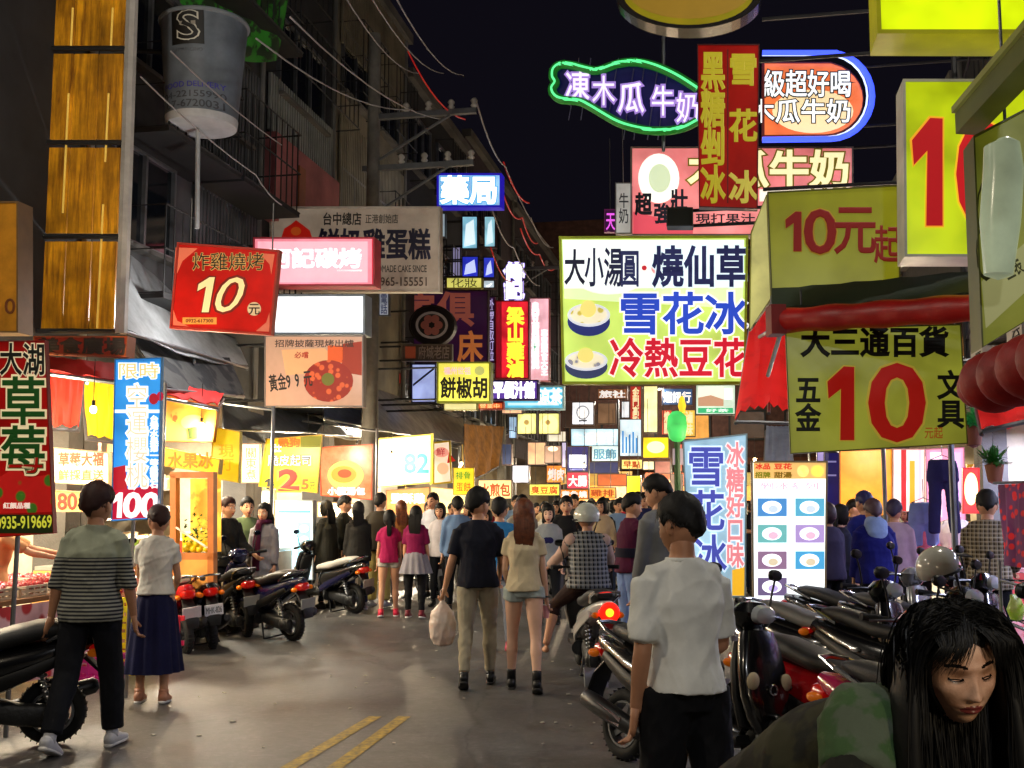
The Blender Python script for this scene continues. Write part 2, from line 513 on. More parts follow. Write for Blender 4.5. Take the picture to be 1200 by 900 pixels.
# ================================================================ GROUND
def asphalt():
    m = bpy.data.materials.new('asphalt'); m.use_nodes = True
    nt = m.node_tree; N = nt.nodes; L = nt.links; b = N['Principled BSDF']
    tc = N.new('ShaderNodeTexCoord')
    def noise(sc_, det=6, ro=.6):
        n = N.new('ShaderNodeTexNoise'); n.inputs['Scale'].default_value = sc_; n.inputs['Detail'].default_value = det
        n.inputs['Roughness'].default_value = ro; L.new(tc.outputs['Object'], n.inputs['Vector']); return n
    def ramp(src, a, b_, c, d):
        r = N.new('ShaderNodeMapRange'); r.inputs[1].default_value = a; r.inputs[2].default_value = b_
        r.inputs[3].default_value = c; r.inputs[4].default_value = d; L.new(src, r.inputs[0]); return r.outputs[0]
    big = noise(.8, 9, .72); fine = noise(95, 4, .75); mid = noise(17, 9, .85)
    o = _mix(N, L, ramp(big.outputs[0], .38, .62, 0, 1), (.036, .035, .034), (.088, .083, .078))
    o = _mix(N, L, ramp(mid.outputs[0], .50, .62, 0, .55), o, (.19, .18, .17))
    st = noise(2.6, 8, .65)
    o = _mix(N, L, ramp(st.outputs[0], .56, .66, 0, .65), o, (.03, .028, .027))
    v = N.new('ShaderNodeTexVoronoi'); v.feature = 'DISTANCE_TO_EDGE'; v.inputs['Scale'].default_value = .45
    wp = noise(1.4, 3)
    va = N.new('ShaderNodeMix'); va.data_type = 'RGBA'; va.inputs[0].default_value = .35
    L.new(tc.outputs['Object'], va.inputs[6]); L.new(wp.outputs[1], va.inputs[7]); L.new(va.outputs[2], v.inputs['Vector'])
    o = _mix(N, L, ramp(v.outputs[0], .0, .006, .75, 0), o, (.02, .02, .02))
    L.new(o, b.inputs['Base Color'])
    L.new(ramp(big.outputs[0], .35, .65, .30, .5), b.inputs['Roughness'])
    bp = N.new('ShaderNodeBump'); bp.inputs['Strength'].default_value = .8; bp.inputs['Distance'].default_value = .008
    L.new(mid.outputs[0], bp.inputs['Height']); L.new(bp.outputs[0], b.inputs['Normal'])
    return m
g = MB(); g.add([(-200, -60, 0), (200, -60, 0), (200, 400, 0), (-200, 400, 0)], [(0, 1, 2, 3)])
struct('road', g, asphalt())
yl = mat('#c8a21c', rough=.6, var=.75, vs=22, c2='#5b5138', bump=.3, bs=90)
for nn in (-1.0, -1.26):
    a_, b_ = (G(440, 840), G(340, 899)) if nn == -1.26 else (G(474, 840), G(394, 899))
    dr = (b_ - a_).normalized(); lat = Vector((-dr.y, dr.x, 0)) * .05
    g = MB(); e_ = b_ + dr * 5
    g.add([q + Vector((0, 0, .004)) for q in (a_ - lat, a_ + lat, e_ + lat, e_ - lat)], [(0, 1, 2, 3)])
    struct('lane_line', g, yl)
mb = MB()
for k in range(60):
    a = random.random(); x = random.uniform(150, 700); y = random.uniform(700, 880); c = G(x, y)
    s_ = random.uniform(.012, .035); r_ = Matrix.Rotation(random.random() * 3, 3, 'Z')
    mb.box(c + Vector((0, 0, .006)), (s_, s_ * random.uniform(.4, 1), .006), r_)
o = link('paper_litter', mb.mesh(False), mat('#c9c2b4', rough=.8), None, 'small pale scraps of paper scattered on the asphalt', 'stuff')
o['category'] = 'litter'

# ================================================================ BUILDINGS
DK = mat('#1d1e20', rough=.7, var=.5, vs=2)
CONC = mat('#5d5a56', rough=.85, var=.5, vs=1.2, bump=.3)
METAL = mat('#7b7e82', rough=.4, metal=.7, var=.3)
GLASSD = mat('#0c1014', rough=.08, var=0, spec=.7)
def window_mesh(w_, h_, bars=2):
    """frame mesh and pane mesh for a window lying in the x=0 plane"""
    f = MB(); t = .05
    f.box((0, 0, h_ / 2 - t / 2), (.09, w_, t)); f.box((0, 0, -h_ / 2 + t / 2), (.09, w_, t))
    for k in range(bars + 1):
        y = -w_ / 2 + t / 2 + (w_ - t) * k / bars
        f.box((0, y, 0), (.085, t, h_ - 2 * t))
    p = MB(); p.box((-.02, 0, 0), (.012, w_ - 2 * t, h_ - 2 * t))
    return f.mesh(False), p.mesh(False)
WIN = {k: window_mesh(*k) for k in ((1.6, 1.3, 2), (2.2, 1.4, 3), (1.0, 1.2, 2))}
def add_window(root, y, z, k=(1.6, 1.3, 2), fm=METAL, pm=GLASSD, x=.03, flip=1):
    f = link('window', WIN[k][0], fm, root); f.location = (x * flip, y, z)
    link('pane', WIN[k][1], pm, f)
    sb = MB(); sb.box((.06 * flip, 0, -k[1] / 2 - .04), (.16, k[0] + .12, .06)); link('sill', sb.mesh(False), CONC, f)
def cage(root, y0, y1, z0, z1, out=.55, flip=1, m=None, step=.28):
    """iron window cage standing proud of a facade"""
    b = MB(); r = .014
    for z in (z0, (z0 + z1) / 2, z1):
        b.tube([(0, y0, z), (out * flip, y0, z), (out * flip, y1, z), (0, y1, z)], r, 5)
    y = y0
    while y <= y1 + .01:
        b.tube([(out * flip, y, z0), (out * flip, y, z1)], r * .8, 5); y += step
    part('window_cage', b, m or DK, root, smooth=False)
def ac_unit(root, x, y, z, flip=1):
    b = MB(); b.box((x + .17 * flip, y, z), (.32, .8, .55))
    o = part('air_conditioner', b, mat('#a9a79e', rough=.6, var=.35), root, smooth=False)
    f = MB(); f.torus((x + .335 * flip, y - .12, z), .2, .012, 'x', 20, 5)
    for k in range(6): f.box((x + .335 * flip, y - .12, z - .2 + .08 * k), (.01, .36, .012))
    link('fan_grille', f.mesh(), DK, o)
def building(side, s0, s1, h, wallm, label, floors=3, n=None, shop=True, wins=True, depth=9, name='shop_building'):
    n = (-7.5 if side == 'L' else 4.2) if n is None else n
    fl = 1 if side == 'L' else -1
    root = thing(name, label, 'building', W(n, s0), -A)
    L_ = s1 - s0; g0 = 3.3 if shop else 0
    b = MB(); b.box((-depth / 2 * fl, L_ / 2, (h + g0) / 2), (depth, L_ - .01, h - g0)); part('wall', b, wallm, root, smooth=False)
    b = MB(); b.box((.04 * fl, L_ / 2, h + .12), (.3, L_ - .02, .24)); part('parapet', b, CONC, root, smooth=False)
    if shop:
        for y in (.16, L_ - .16):
            b = MB(); b.box((-.2 * fl, y, g0 / 2), (.4, .3, g0)); part('column', b, CONC, root, smooth=False)
        b = MB(); b.box((-depth * fl + 2.2 * fl, L_ / 2, g0 / 2), (.12, L_ - .02, g0)); part('back_wall', b, mat('#cfc3ac', rough=.8, var=.25), root, smooth=False)
        for y in (.02, L_ - .02):
            b = MB(); b.box((-(depth - 2.2) / 2 * fl - .2 * fl, y, g0 / 2), (depth - 2.6, .1, g0)); part('side_wall', b, mat('#c2b59c', rough=.8, var=.25), root, smooth=False)
        b = MB(); b.box((-depth / 2 * fl, L_ / 2, .06), (depth - .1, L_ - .02, .12)); part('shop_floor', b, mat('#8d8577', rough=.4, var=.3), root, smooth=False)
    if wins:
        for f_ in range(floors):
            z = g0 + 1.5 + f_ * 2.9
            if z > h - 1: break
            y = 1.1
            k = random.choice([(1.6, 1.3, 2), (2.2, 1.4, 3)])
            while y < L_ - .9:
                add_window(root, y, z, k, flip=fl)
                if random.random() < .55: cage(root, y - k[0] / 2 - .05, y + k[0] / 2 + .05, z - .75, z + .75, .5, fl)
                elif random.random() < .6: ac_unit(root, 0, y, z - 1.05, fl)
                y += k[0] + .7
    # drain pipe and cables
    b = MB(); b.tube([(.08 * fl, L_ - .25, g0), (.08 * fl, L_ - .25, h)], .05, 8); part('drain_pipe', b, mat('#6b6a66', rough=.6), root)
    return root
def corr(y0, y1, z0, z1, x=.06, step=.11, vert=True):
    b = MB(); y = y0
    while y < y1:
        b.box((x, y + step * .3, (z0 + z1) / 2), (.04, step * .55, z1 - z0)); y += step
    b.box((x - .02, (y0 + y1) / 2, (z0 + z1) / 2), (.02, y1 - y0, z1 - z0))
    return b
wg = mat('#4b4c4e', rough=.8, var=.5, vs=1.5)
wd = mat('#26272b', rough=.85, var=.5, vs=1.5)
wb = mat('#7d7563', rough=.85, var=.45, vs=1.2)
building('L', -4, 7.4, 10, wd, 'dark building at the near end of the street behind the strawberry banner', wins=False)
B2 = building('L', 7.4, 12.0, 11, wd, 'dark building behind the tall yellow panelled sign', wins=False)
B3 = building('L', 12.0, 16.9, 12, wg, 'grey corrugated building with iron balconies behind the paper cup sign', wins=False)
B4 = building('L', 16.9, 20.3, 12.2, wd, 'building with white and faded pink balcony walls above the cake shop board', wins=False)
B5 = building('L', 20.3, 25.2, 12.8, wb, 'beige building with a corrugated parapet behind the power pole', wins=True)
B6 = building('L', 25.2, 31.5, 12.0, wd, 'dark block behind the blue and white pharmacy sign')
B7 = building('L', 31.5, 39, 12.6, mat('#3a2b33', rough=.85, var=.5), 'maroon block beside the vertical red neon sign')
B8 = building('L', 39, 50, 12.4, mat('#352a30', rough=.85, var=.5), 'last dark block before the street bends left')
for b_, y0, y1, z0, z1, c in ((B3, .1, 2.5, 8.9, 11.9, '#8c9298'), (B3, 2.5, 4.7, 4.2, 8.6, '#55585c'), (B4, .1, 3.2, 7.9, 8.9, '#8d918e'),
                              (B5, .2, 4.7, 7.3, 9.4, '#8f8872'), (B5, .2, 4.7, 10.9, 12.8, '#857c68')):
    part('corrugated_panel', corr(y0, y1, z0, z1), mat(c, rough=.6, metal=.1, var=.45, vs=1.5), b_, smooth=False)
b = MB(); b.box((.1, 1.65, 7.1), (.2, 3.1, 1.5)); part('pink_balcony_wall', b, mat('#9c5a5c', rough=.85, var=.4, vs=1.5), B4, smooth=False)
b = MB(); b.box((.22, 1.2, 7.1), (.04, .3, .9)); part('shrine_niche', b, mat('#8a4a20', rough=.6), B4, smooth=False)
for (y0, y1, z0, z1) in ((.3, 2.4, 4.2, 5.3), (2.5, 4.6, 4.2, 5.3), (.3, 2.4, 6.3, 7.4), (2.5, 4.6, 6.3, 7.6), (.3, 4.6, 9.0, 10.0)):
    cage(B3, y0, y1, z0, z1, .8, 1, DK, .22)
    b = MB(); b.box((.4, (y0 + y1) / 2, z0 - .04), (.8, y1 - y0, .06)); part('balcony_floor', b, DK, B3, smooth=False)
for (y0, y1, z0, z1) in ((.1, 3.2, 8.9, 9.9), (.1, 3.2, 4.4, 5.6), (.1, 1.6, 10.4, 11.6)): cage(B4, y0, y1, z0, z1, .6, 1, DK, .25)
for y in (1.1, 3.4):
    for z in (5.6, 8.0): add_window(B3, y, z, (1.6, 1.3, 2))
add_window(B4, 1.6, 9.4, (2.2, 1.4, 3)); add_window(B4, 1.6, 5.0, (2.2, 1.4, 3))
# right-hand row
building('R', -4, 6.5, 9, wd, 'black unlit building on the corner nearest the ten dollar shop')
BR1 = building('R', 6.5, 12.5, 9.6, wd, 'unlit building above the ten dollar shop')
BR2 = building('R', 12.5, 20, 9.8, wd, 'unlit building above the clothes stall')
BR3 = building('R', 20, 30, 9.0, mat('#2a2628', rough=.85, var=.5), 'dark building beyond the clothes stall on the snack side')
BR4 = building('R', 30, 48, 9.5, mat('#2a2628', rough=.85, var=.5), 'farthest dark building on the shaved ice side')
# scaffold-like steel frame above the right-hand signs
t_ = thing('sign_scaffold', 'rusty dark steel scaffold holding the signs above the ten dollar shop', 'scaffold', W(2.6, 9.5, 0), -A)
for (x, y) in ((0, 0), (1.5, 0), (0, 3.2), (1.5, 3.2)):
    b = MB(); b.tube([(x, y, 3.2), (x, y, 8.8)], .03, 6); part('post', b, DK, t_)
for z in (4.6, 5.9, 7.2, 8.6):
    b = MB()
    b.tube([(0, 0, z), (1.5, 0, z)], .022, 6); b.tube([(0, 3.2, z), (1.5, 3.2, z)], .022, 6)
    b.tube([(0, 0, z), (0, 3.2, z)], .022, 6); b.tube([(1.5, 0, z), (1.5, 3.2, z)], .022, 6)
    b.tube([(0, 0, z - 1.2), (1.5, 0, z)], .014, 6); b.tube([(0, 0, z), (0, 3.2, z - 1.2)], .014, 6)
    part('rail', b, DK, t_)
# block closing the street where it bends
E1 = thing('corner_building', 'dark brown corner building closing the street behind the hanging lightboxes', 'building', W(-9.5, 52), -A)
b = MB(); b.box((9, 4, 7.6), (26, 8, 15.2)); part('wall', b, mat('#5a3c34', rough=.85, var=.5), E1, smooth=False)
for k in range(9):
    for z in (5.2, 8.4, 11.6):
        f = MB(); f.box((-2 + 2.5 * k, -.05, z), (1.7, .1, 1.4)); o = part('window', f, DK, E1, smooth=False)
        f = MB(); f.box((-2 + 2.5 * k, -.11, z), (1.5, .02, 1.2)); link('pane', f.mesh(False), mat('#5a4434' if (k + int(z)) % 3 else '#d89a4a', .55 if (k + int(z)) % 3 == 0 else .1, rough=.2), o)
b = MB(); b.box((9, -.3, 3.55), (26, .5, .3)); part('canopy', b, mat('#6a3a20', rough=.7), E1, smooth=False)

# ================================================================ POLES AND WIRES
pc = mat('#6a6862', rough=.8, var=.4)
def power_pole(px, d, htop, label, arms, rod=True):
    q = P(px, 300, d); root = thing('power_pole', label, 'utility pole', (q.x, q.y, 0), -A)
    b = MB(); b.tube([(0, 0, 0), (0, 0, htop)], [.17, .11], 14); part('pole', b, pc, root)
    for z, x0, x1 in arms:
        b = MB(); b.box(((x0 + x1) / 2, 0, z), (x1 - x0, .1, .1)); o = part('crossarm', b, METAL, root, smooth=False)
        b = MB(); b.tube([(0, 0, z - .9), (x1 * .75, 0, z - .05)], .03, 6); part('brace', b, METAL, root)
        for k in range(4):
            x = x0 + (x1 - x0) * (.35 + .21 * k); b = MB()
            b.loft([((x, 0, z + .05), .03, .03), ((x, 0, z + .1), .07, .07), ((x, 0, z + .14), .04, .04), ((x, 0, z + .19), .07, .07), ((x, 0, z + .24), .04, .04)], 10)
            link('insulator', b.mesh(), mat('#b9b4ab', rough=.25), o)
    return root
power_pole(436, 20.5, 10.6, 'tall grey power pole with two crossarms in front of the beige building', [(8.95, -.1, 2.0), (7.95, -.2, 1.95)])
power_pole(588, 36, 9.6, 'slim distant power pole beside the pharmacy sign', [(9.3, -.2, 2.0)])
RW = mat('#b31a12', .45, rough=.4, var=0, ev=0); GW = mat('#8f8b8c', rough=.5, var=.2)  # red light on the wires painted in as their own glow
def wire(pts, m, label, r=.012, sag=.25):
    P3 = [P(*q) for q in pts]; out = []
    for i in range(len(P3) - 1):
        for k in range(8):
            u = k / 8; q = P3[i].lerp(P3[i + 1], u); out.append(q - Vector((0, 0, sag * 4 * u * (1 - u))))
    out.append(P3[-1]); b = MB(); b.tube(out, r, 5)
    tag(link('overhead_wire', b.mesh(), m), label, 'cable', 'overhead wires above the left side of the street')
for k, (pts, m, l, r) in enumerate([
    ([(395, -20, 12), (490, 86, 20.5)], GW, 'grey wire running in from the top edge to the upper crossarm, nearest the pole', .010),
    ([(425, -20, 12), (520, 86, 20.5)], GW, 'grey wire running in from the top edge to the middle of the upper crossarm', .010),
    ([(460, -10, 12), (543, 88, 20.5)], GW, 'wire running in from the top edge to the tip of the upper crossarm', .010),
    ([(478, 60, 18.5), (545, 140, 21)], RW, 'red lit wire slanting down to the lower crossarm', .014),
    ([(340, 20, 12), (520, 140, 20.5)], GW, 'long slack grey wire crossing in front of the beige building', .011),
    ([(300, 45, 12), (483, 128, 20.5)], GW, 'long grey wire leaving the green netting', .011),
    ([(557, 115, 20.5), (592, 195, 27), (645, 290, 38)], GW, 'grey wire leaving the upper crossarm tip towards the far pole', .018),
    ([(590, 190, 27), (620, 238, 31)], RW, 'red lit length of wire above the pharmacy sign', .022),
    ([(590, 228, 27), (612, 255, 31), (630, 285, 36)], RW, 'red lit wire right of the pharmacy sign', .02),
    ([(575, 240, 26), (602, 290, 30), (632, 335, 37)], GW, 'grey wire falling behind the vertical red neon sign', .02),
    ([(610, 268, 30), (632, 298, 36), (650, 315, 40)], RW, 'short red lit wire beside the big dessert board', .022),
    ([(622, 255, 31), (648, 290, 38)], GW, 'short grey wire reaching the top corner of the big dessert board', .02),
    ([(575, 290, 27), (600, 330, 31)], RW, 'short red lit wire above the glowing white characters', .018)]):
    wire(pts, m, l, r)
wire([(165, 90, 11), (300, 205, 14), (330, 240, 15)], GW, 'thin grey wire slanting below the paper cup sign', .009, .05)
wire([(200, 60, 11), (330, 170, 16)], GW, 'thin grey wire slanting across the paper cup sign', .009, .05)

# ================================================================ TALL YELLOW PANEL SIGN (far left, top)
d = 12.2
tw = thing('panel_tower', 'tall unlit sign, glow painted in, of four stained yellow panels in a steel frame', 'sign', P(90, 390, d))
pr = plane_proj(P(90, 390, d), SN); o_ = tw.location
ym = mat('#cf8c14', .36, rough=.4, var=.5, vs=2.1, c2='#6e3f0a', ev=.3, pat='streak')  # stained panels; light on the unlit sign put in as a glow
rows = [(-60, 56), (60, 166), (170, 276), (280, 388)]
def tx(y, s): return (28 + (390 - y) * .049) if s == 0 else (142 + (390 - y) * .033)
for (ya, yb) in rows:
    for k in range(3):
        def X(y, u): return tx(y, 0) + 14 + (tx(y, 1) - tx(y, 0) - 22) * u
        b = MB(); u0, u1 = k / 3 + .01, (k + 1) / 3 - .01
        q = [pr(X(ya, u0), ya + 3), pr(X(ya, u1), ya + 3), pr(X(yb, u1), yb - 3), pr(X(yb, u0), yb - 3)]
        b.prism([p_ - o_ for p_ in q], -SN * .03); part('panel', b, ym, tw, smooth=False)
fmT = mat('#5a4a34', rough=.5, metal=.5, var=.4)
for y in (58, 168, 278, 389):
    b = MB(); a_, c_ = pr(tx(y, 0) + 2, y), pr(tx(y, 1), y)
    b.tube([a_ - o_ + SN * .03, c_ - o_ + SN * .03], .03, 6); part('crossbar', b, DK, tw)
for s_, m_, w_ in ((0, fmT, .035), (1, mat('#b3aea8', rough=.5, var=.3), .07)):
    b = MB(); b.tube([pr(tx(-70, s_), -70) - o_, pr(tx(391, s_), 391) - o_], w_, 8); part('upright', b, m_, tw)
b = MB(); b.tube([pr(tx(-70, 0) + 12, -70) - o_ + SN * .02, pr(tx(391, 0) + 12, 391) - o_ + SN * .02], .03, 6); part('upright', b, DK, tw)
for u, y0, y1 in ((.33, 10, 60), (.33, 110, 250), (.72, 110, 190), (.72, 240, 385), (.72, 10, 60)):
    b = MB(); b.tube([pr(tx(y0, 0) + 120 * u, y0) - o_ + SN * .015, pr(tx(y1, 0) + 120 * u, y1) - o_ + SN * .015], .012, 6)
    part('tube', b, mat('#d8b04a', .5, ev=0), tw)  # tubes of the unlit sign are given a glow too
b = MB(); q = [P(28, 390, 12.2), P(142, 390, 12.2), P(152, 390, 14.5), P(60, 390, 14.5)]
b.prism([p_ - o_ for p_ in q], (0, 0, .05)); part('bottom_plate', b, DK, tw, smooth=False)
board('small_signboard', 'unlit orange shop board, glow painted in, at the left edge, left of the tall yellow panels', 'sign', (-40, 236, 22, 390), 10, '#a8701c', .22, '#6a5030', 2, .2, side=None, fk=dict(var=.5),  # unlit board with some light put into its face colour
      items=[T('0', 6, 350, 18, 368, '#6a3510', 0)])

# paper cup sign
cc = P(238, 88, 13.6)
cup = thing('paper_cup_sign', 'giant grey takeaway cup sign hanging over the left side', 'sign', cc)
sc_ = 13.6 / F
def cupR(z): return (52 - (z < 0) * 0) * sc_ * (1 + .0) * (.90 + .10 * (z / (66 * sc_)))
b = MB(); zz = [-64, -60, -56, 0, 50, 58, 60]
b.loft([((0, 0, z * sc_), cupR(z * sc_), cupR(z * sc_)) for z in zz], 40, cap=0)
part('cup', b, mat('#66707c', rough=.5, var=.4, vs=3), cup)
b = MB(); b.torus((0, 0, 62 * sc_), cupR(60 * sc_), .03, 'z', 40, 8); part('rim', b, mat('#79828a', rough=.5), cup)
b = MB(); b.loft([((0, 0, -66 * sc_), cupR(-66 * sc_) * 1.0, cupR(-66 * sc_)), ((0, 0, -57 * sc_), cupR(-57 * sc_) * 1.02, cupR(-57 * sc_) * 1.02)], 40, cap=0); part('base_ring', b, mat('#b9bcc0', rough=.5), cup)
def cup_proj(px, py, q=0):
    p_ = plane_proj(cc, Vector((0, -1, 0)))(px, py, 0); z = p_.z - cc.z; Rr = cupR(z) + q
    x = max(-.98, min(.98, (p_.x - cc.x) / Rr)); a = math.asin(x) if True else 0
    return cc + Vector((Rr * math.sin(a), -Rr * math.cos(a), z))
b = MB(); vs = [cup_proj(214 + 38 * i / 10, 29 + 41 * j, .004) - cc for j in (0, 1) for i in range(11)]; b.add(vs, [(i, i + 1, i + 12, i + 11) for i in range(10)]); part('logo_square', b, mat('#08090a', rough=.5), cup)
put([OUT('S', 222, 34, 246, 65, '#08090a', 0, '#c9c6b8', .05, -.005, .03), RC(224, 45, 243, 49, '#9a958a', q=.012),
     T('CAPPUCCINO', 214, 74, 250, 78, '#5c6068'), T('FOOD DELIVERY', 202, 111, 272, 117, '#33309a'),
     T('04-22155990', 200, 121, 272, 128, '#3c4048'), T('07-6720031', 204, 131, 270, 139, '#3c4048')], cup, cup_proj)
b = MB(); b.tube([P(232, 152, 13.6) - cc, P(231, 268, 13.6) - cc], .03, 8); part('support_rod', b, mat('#c9cdd0', rough=.3, metal=.5), cup)
b = MB(); b.tube([Vector((-.1, .3, .4)), W(-7.45, 12.6, cc.z + .4) - cc], .03, 6); part('bracket', b, DK, cup)

# green netting over a roof frame, the green glow put into its colour
gm = mat('#1f7012', .13, rough=.8, pat='blotch', c2='#0d2408', ps=.6, ev=.3)
b = MB(); b.sheet([P(203, -40, 14.9), P(345, -60, 16.5), P(325, 70, 17), P(212, 24, 15.2)], .02, 14, 8, .25, .05)
tag(link('green_netting', b.mesh(), gm), 'green netting, given a dim glow, slung above the paper cup sign', 'netting')

# ================================================================ AWNINGS AND TARPAULINS, LEFT
def awning(name, label, q4, m, sag=.1, wav=.012, bars=3, barm=METAL, t=.015, scal=0, cat='awning', nu=14):
    pts = [P(*q) for q in q4]; base = (pts[2] + pts[3]) / 2
    root = thing(name, label, cat, base)
    L4 = [q - base for q in pts]
    b = MB(); b.sheet(L4, t, nu, 8, sag, wav, scal=scal); part('canopy', b, m, root)
    for k in range(bars):
        u = k / (bars - 1) if bars > 1 else .5
        a_ = L4[0].lerp(L4[1], u); c_ = L4[3].lerp(L4[2], u); mid = a_.lerp(c_, .5)
        dz = Vector((0, 0, -sag * 4 * u * (1 - u)))
        b = MB(); b.tube([a_ + dz * .4 - Vector((0, 0, .06)), c_ + dz - Vector((0, 0, .06))], .02, 6); part('rib', b, barm, root)
    b = MB(); b.tube([L4[3] - Vector((0, 0, .04)), L4[2] - Vector((0, 0, .04))], .022, 6); part('front_rail', b, barm, root)
    return root
GT = mat('#c6cace', rough=.6, var=.5, vs=2, bump=.2, bs=14, trans=.5)
GT2 = mat('#70757c', rough=.6, var=.5, vs=2.5, bump=.2, bs=14, trans=.35)
awning('tarpaulin_awning', 'large grey tarpaulin awning behind the hanging red ten dollar sign', [(152, 300, 14), (262, 372, 17.5), (290, 428, 16), (148, 385, 12.2)], GT, .12)
awning('tarpaulin_awning', 'dirty grey tarpaulin with dark print under the large awning', [(150, 392, 13), (268, 420, 15.5), (286, 462, 15), (192, 452, 12.5)],
       mat('#5c5d5e', rough=.7, pat='blotch', c2='#3a3c40', ps=.35, bump=.3, bs=20, trans=.4), .1)
awning('tarpaulin_awning', 'low dark grey tarpaulin above the yellow sale banner', [(262, 448, 18), (395, 468, 24), (380, 505, 20), (262, 500, 15.5)], GT2, .25)
awning('tarpaulin_awning', 'small blue grey tarpaulin right of the white shop lightbox pole', [(380, 470, 21), (440, 470, 24), (430, 498, 21), (380, 488, 19)], mat('#4c5a78', rough=.6, var=.5, bump=.2), .1)
awning('corrugated_awning', 'long grey metal awning running towards the yellow pepper cake sign', [(430, 448, 24), (600, 505, 40), (560, 520, 31), (432, 500, 20.5)], mat('#9a968e', rough=.5, metal=.2, var=.5, vs=3), .05, 0)
awning('striped_awning', 'pale tent awning between the snack posters and the grey metal awning', [(395, 474, 23), (470, 494, 28), (455, 512, 23.5), (372, 505, 19)], mat('#d8d5ce', rough=.7, var=.3, trans=.5), .12)
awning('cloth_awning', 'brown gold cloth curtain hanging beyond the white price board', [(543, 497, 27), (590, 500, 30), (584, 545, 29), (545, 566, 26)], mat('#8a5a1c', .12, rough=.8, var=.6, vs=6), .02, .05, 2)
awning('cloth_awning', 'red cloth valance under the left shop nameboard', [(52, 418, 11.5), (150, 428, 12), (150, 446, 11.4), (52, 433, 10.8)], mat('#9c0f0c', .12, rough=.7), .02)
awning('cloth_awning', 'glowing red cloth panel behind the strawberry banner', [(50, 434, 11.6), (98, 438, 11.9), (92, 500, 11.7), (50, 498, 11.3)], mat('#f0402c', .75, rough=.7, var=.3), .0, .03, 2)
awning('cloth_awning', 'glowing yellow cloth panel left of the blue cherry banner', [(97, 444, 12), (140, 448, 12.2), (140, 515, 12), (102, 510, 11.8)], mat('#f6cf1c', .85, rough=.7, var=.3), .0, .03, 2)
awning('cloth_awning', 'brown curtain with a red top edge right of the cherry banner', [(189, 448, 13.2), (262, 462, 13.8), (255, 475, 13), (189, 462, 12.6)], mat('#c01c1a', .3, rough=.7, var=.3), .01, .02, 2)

# ================================================================ RIGHT AWNINGS
awning('folded_awning', 'red and white striped umbrella canopy right of the big dessert board', [(880, 372, 13.6), (930, 360, 14), (940, 492, 12), (862, 490, 12)],
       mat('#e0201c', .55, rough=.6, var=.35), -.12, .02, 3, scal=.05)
b = MB(); a_, c_ = P(918, 376, 8.9), P(1150, 360, 7.6)
rt = thing('rolled_awning', 'rolled red canvas awning between the two ten dollar banners', 'awning', a_)
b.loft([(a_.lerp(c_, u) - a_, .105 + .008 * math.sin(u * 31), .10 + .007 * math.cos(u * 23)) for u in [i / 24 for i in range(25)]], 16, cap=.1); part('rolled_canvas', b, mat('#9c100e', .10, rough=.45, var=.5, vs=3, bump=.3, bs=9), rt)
b = MB(); b.tube([Vector((-.1, 0, 0)), c_ - a_ + Vector((.3, 0, 0))], .03, 8); part('roller_bar', b, METAL, rt)
b = MB(); b.tube([Vector((0, 0, -.02)), P(900, 440, 10) - a_], .02, 6); b.tube([Vector((0, 0, -.02)), P(890, 395, 11.5) - a_], .02, 6); part('arm', b, METAL, rt)
b = MB(); b.box((-.06, 0, 0), (.12, .2, .24)); part('end_bracket', b, mat('#8a1512', rough=.5), rt, smooth=False)
awning('green_awning', 'dark green canvas strip above the rolled red awning', [(905, 340, 9.6), (1150, 318, 8.4), (1150, 345, 7.9), (905, 362, 9.1)], mat('#0e2415', rough=.7, var=.4), .02)
b = MB(); a_, c_ = P(1138, 458, 5.2), P(1250, 415, 4.2)
rt = thing('rolled_awning', 'thick bunched red canvas roll at the right edge', 'awning', a_)
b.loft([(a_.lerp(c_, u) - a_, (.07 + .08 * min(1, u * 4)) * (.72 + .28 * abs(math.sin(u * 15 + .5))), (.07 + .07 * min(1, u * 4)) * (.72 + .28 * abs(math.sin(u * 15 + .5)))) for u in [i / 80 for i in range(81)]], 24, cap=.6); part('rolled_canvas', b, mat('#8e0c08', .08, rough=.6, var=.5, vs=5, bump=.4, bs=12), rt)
b = MB(); b.tube([Vector((.05, .05, .15)), c_ - a_ + Vector((.2, .05, .15))], .02, 6); part('roller_bar', b, METAL, rt)
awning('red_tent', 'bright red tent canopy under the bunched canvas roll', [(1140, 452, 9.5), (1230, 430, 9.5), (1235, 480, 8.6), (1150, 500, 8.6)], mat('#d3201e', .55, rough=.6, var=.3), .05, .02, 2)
awning('grey_awning', 'grey sheet awning behind the blue shaved ice banner', [(898, 500, 16), (925, 500, 16), (930, 555, 14), (895, 560, 14)], mat('#8d96a8', .15, rough=.6), .02, .01, 2)
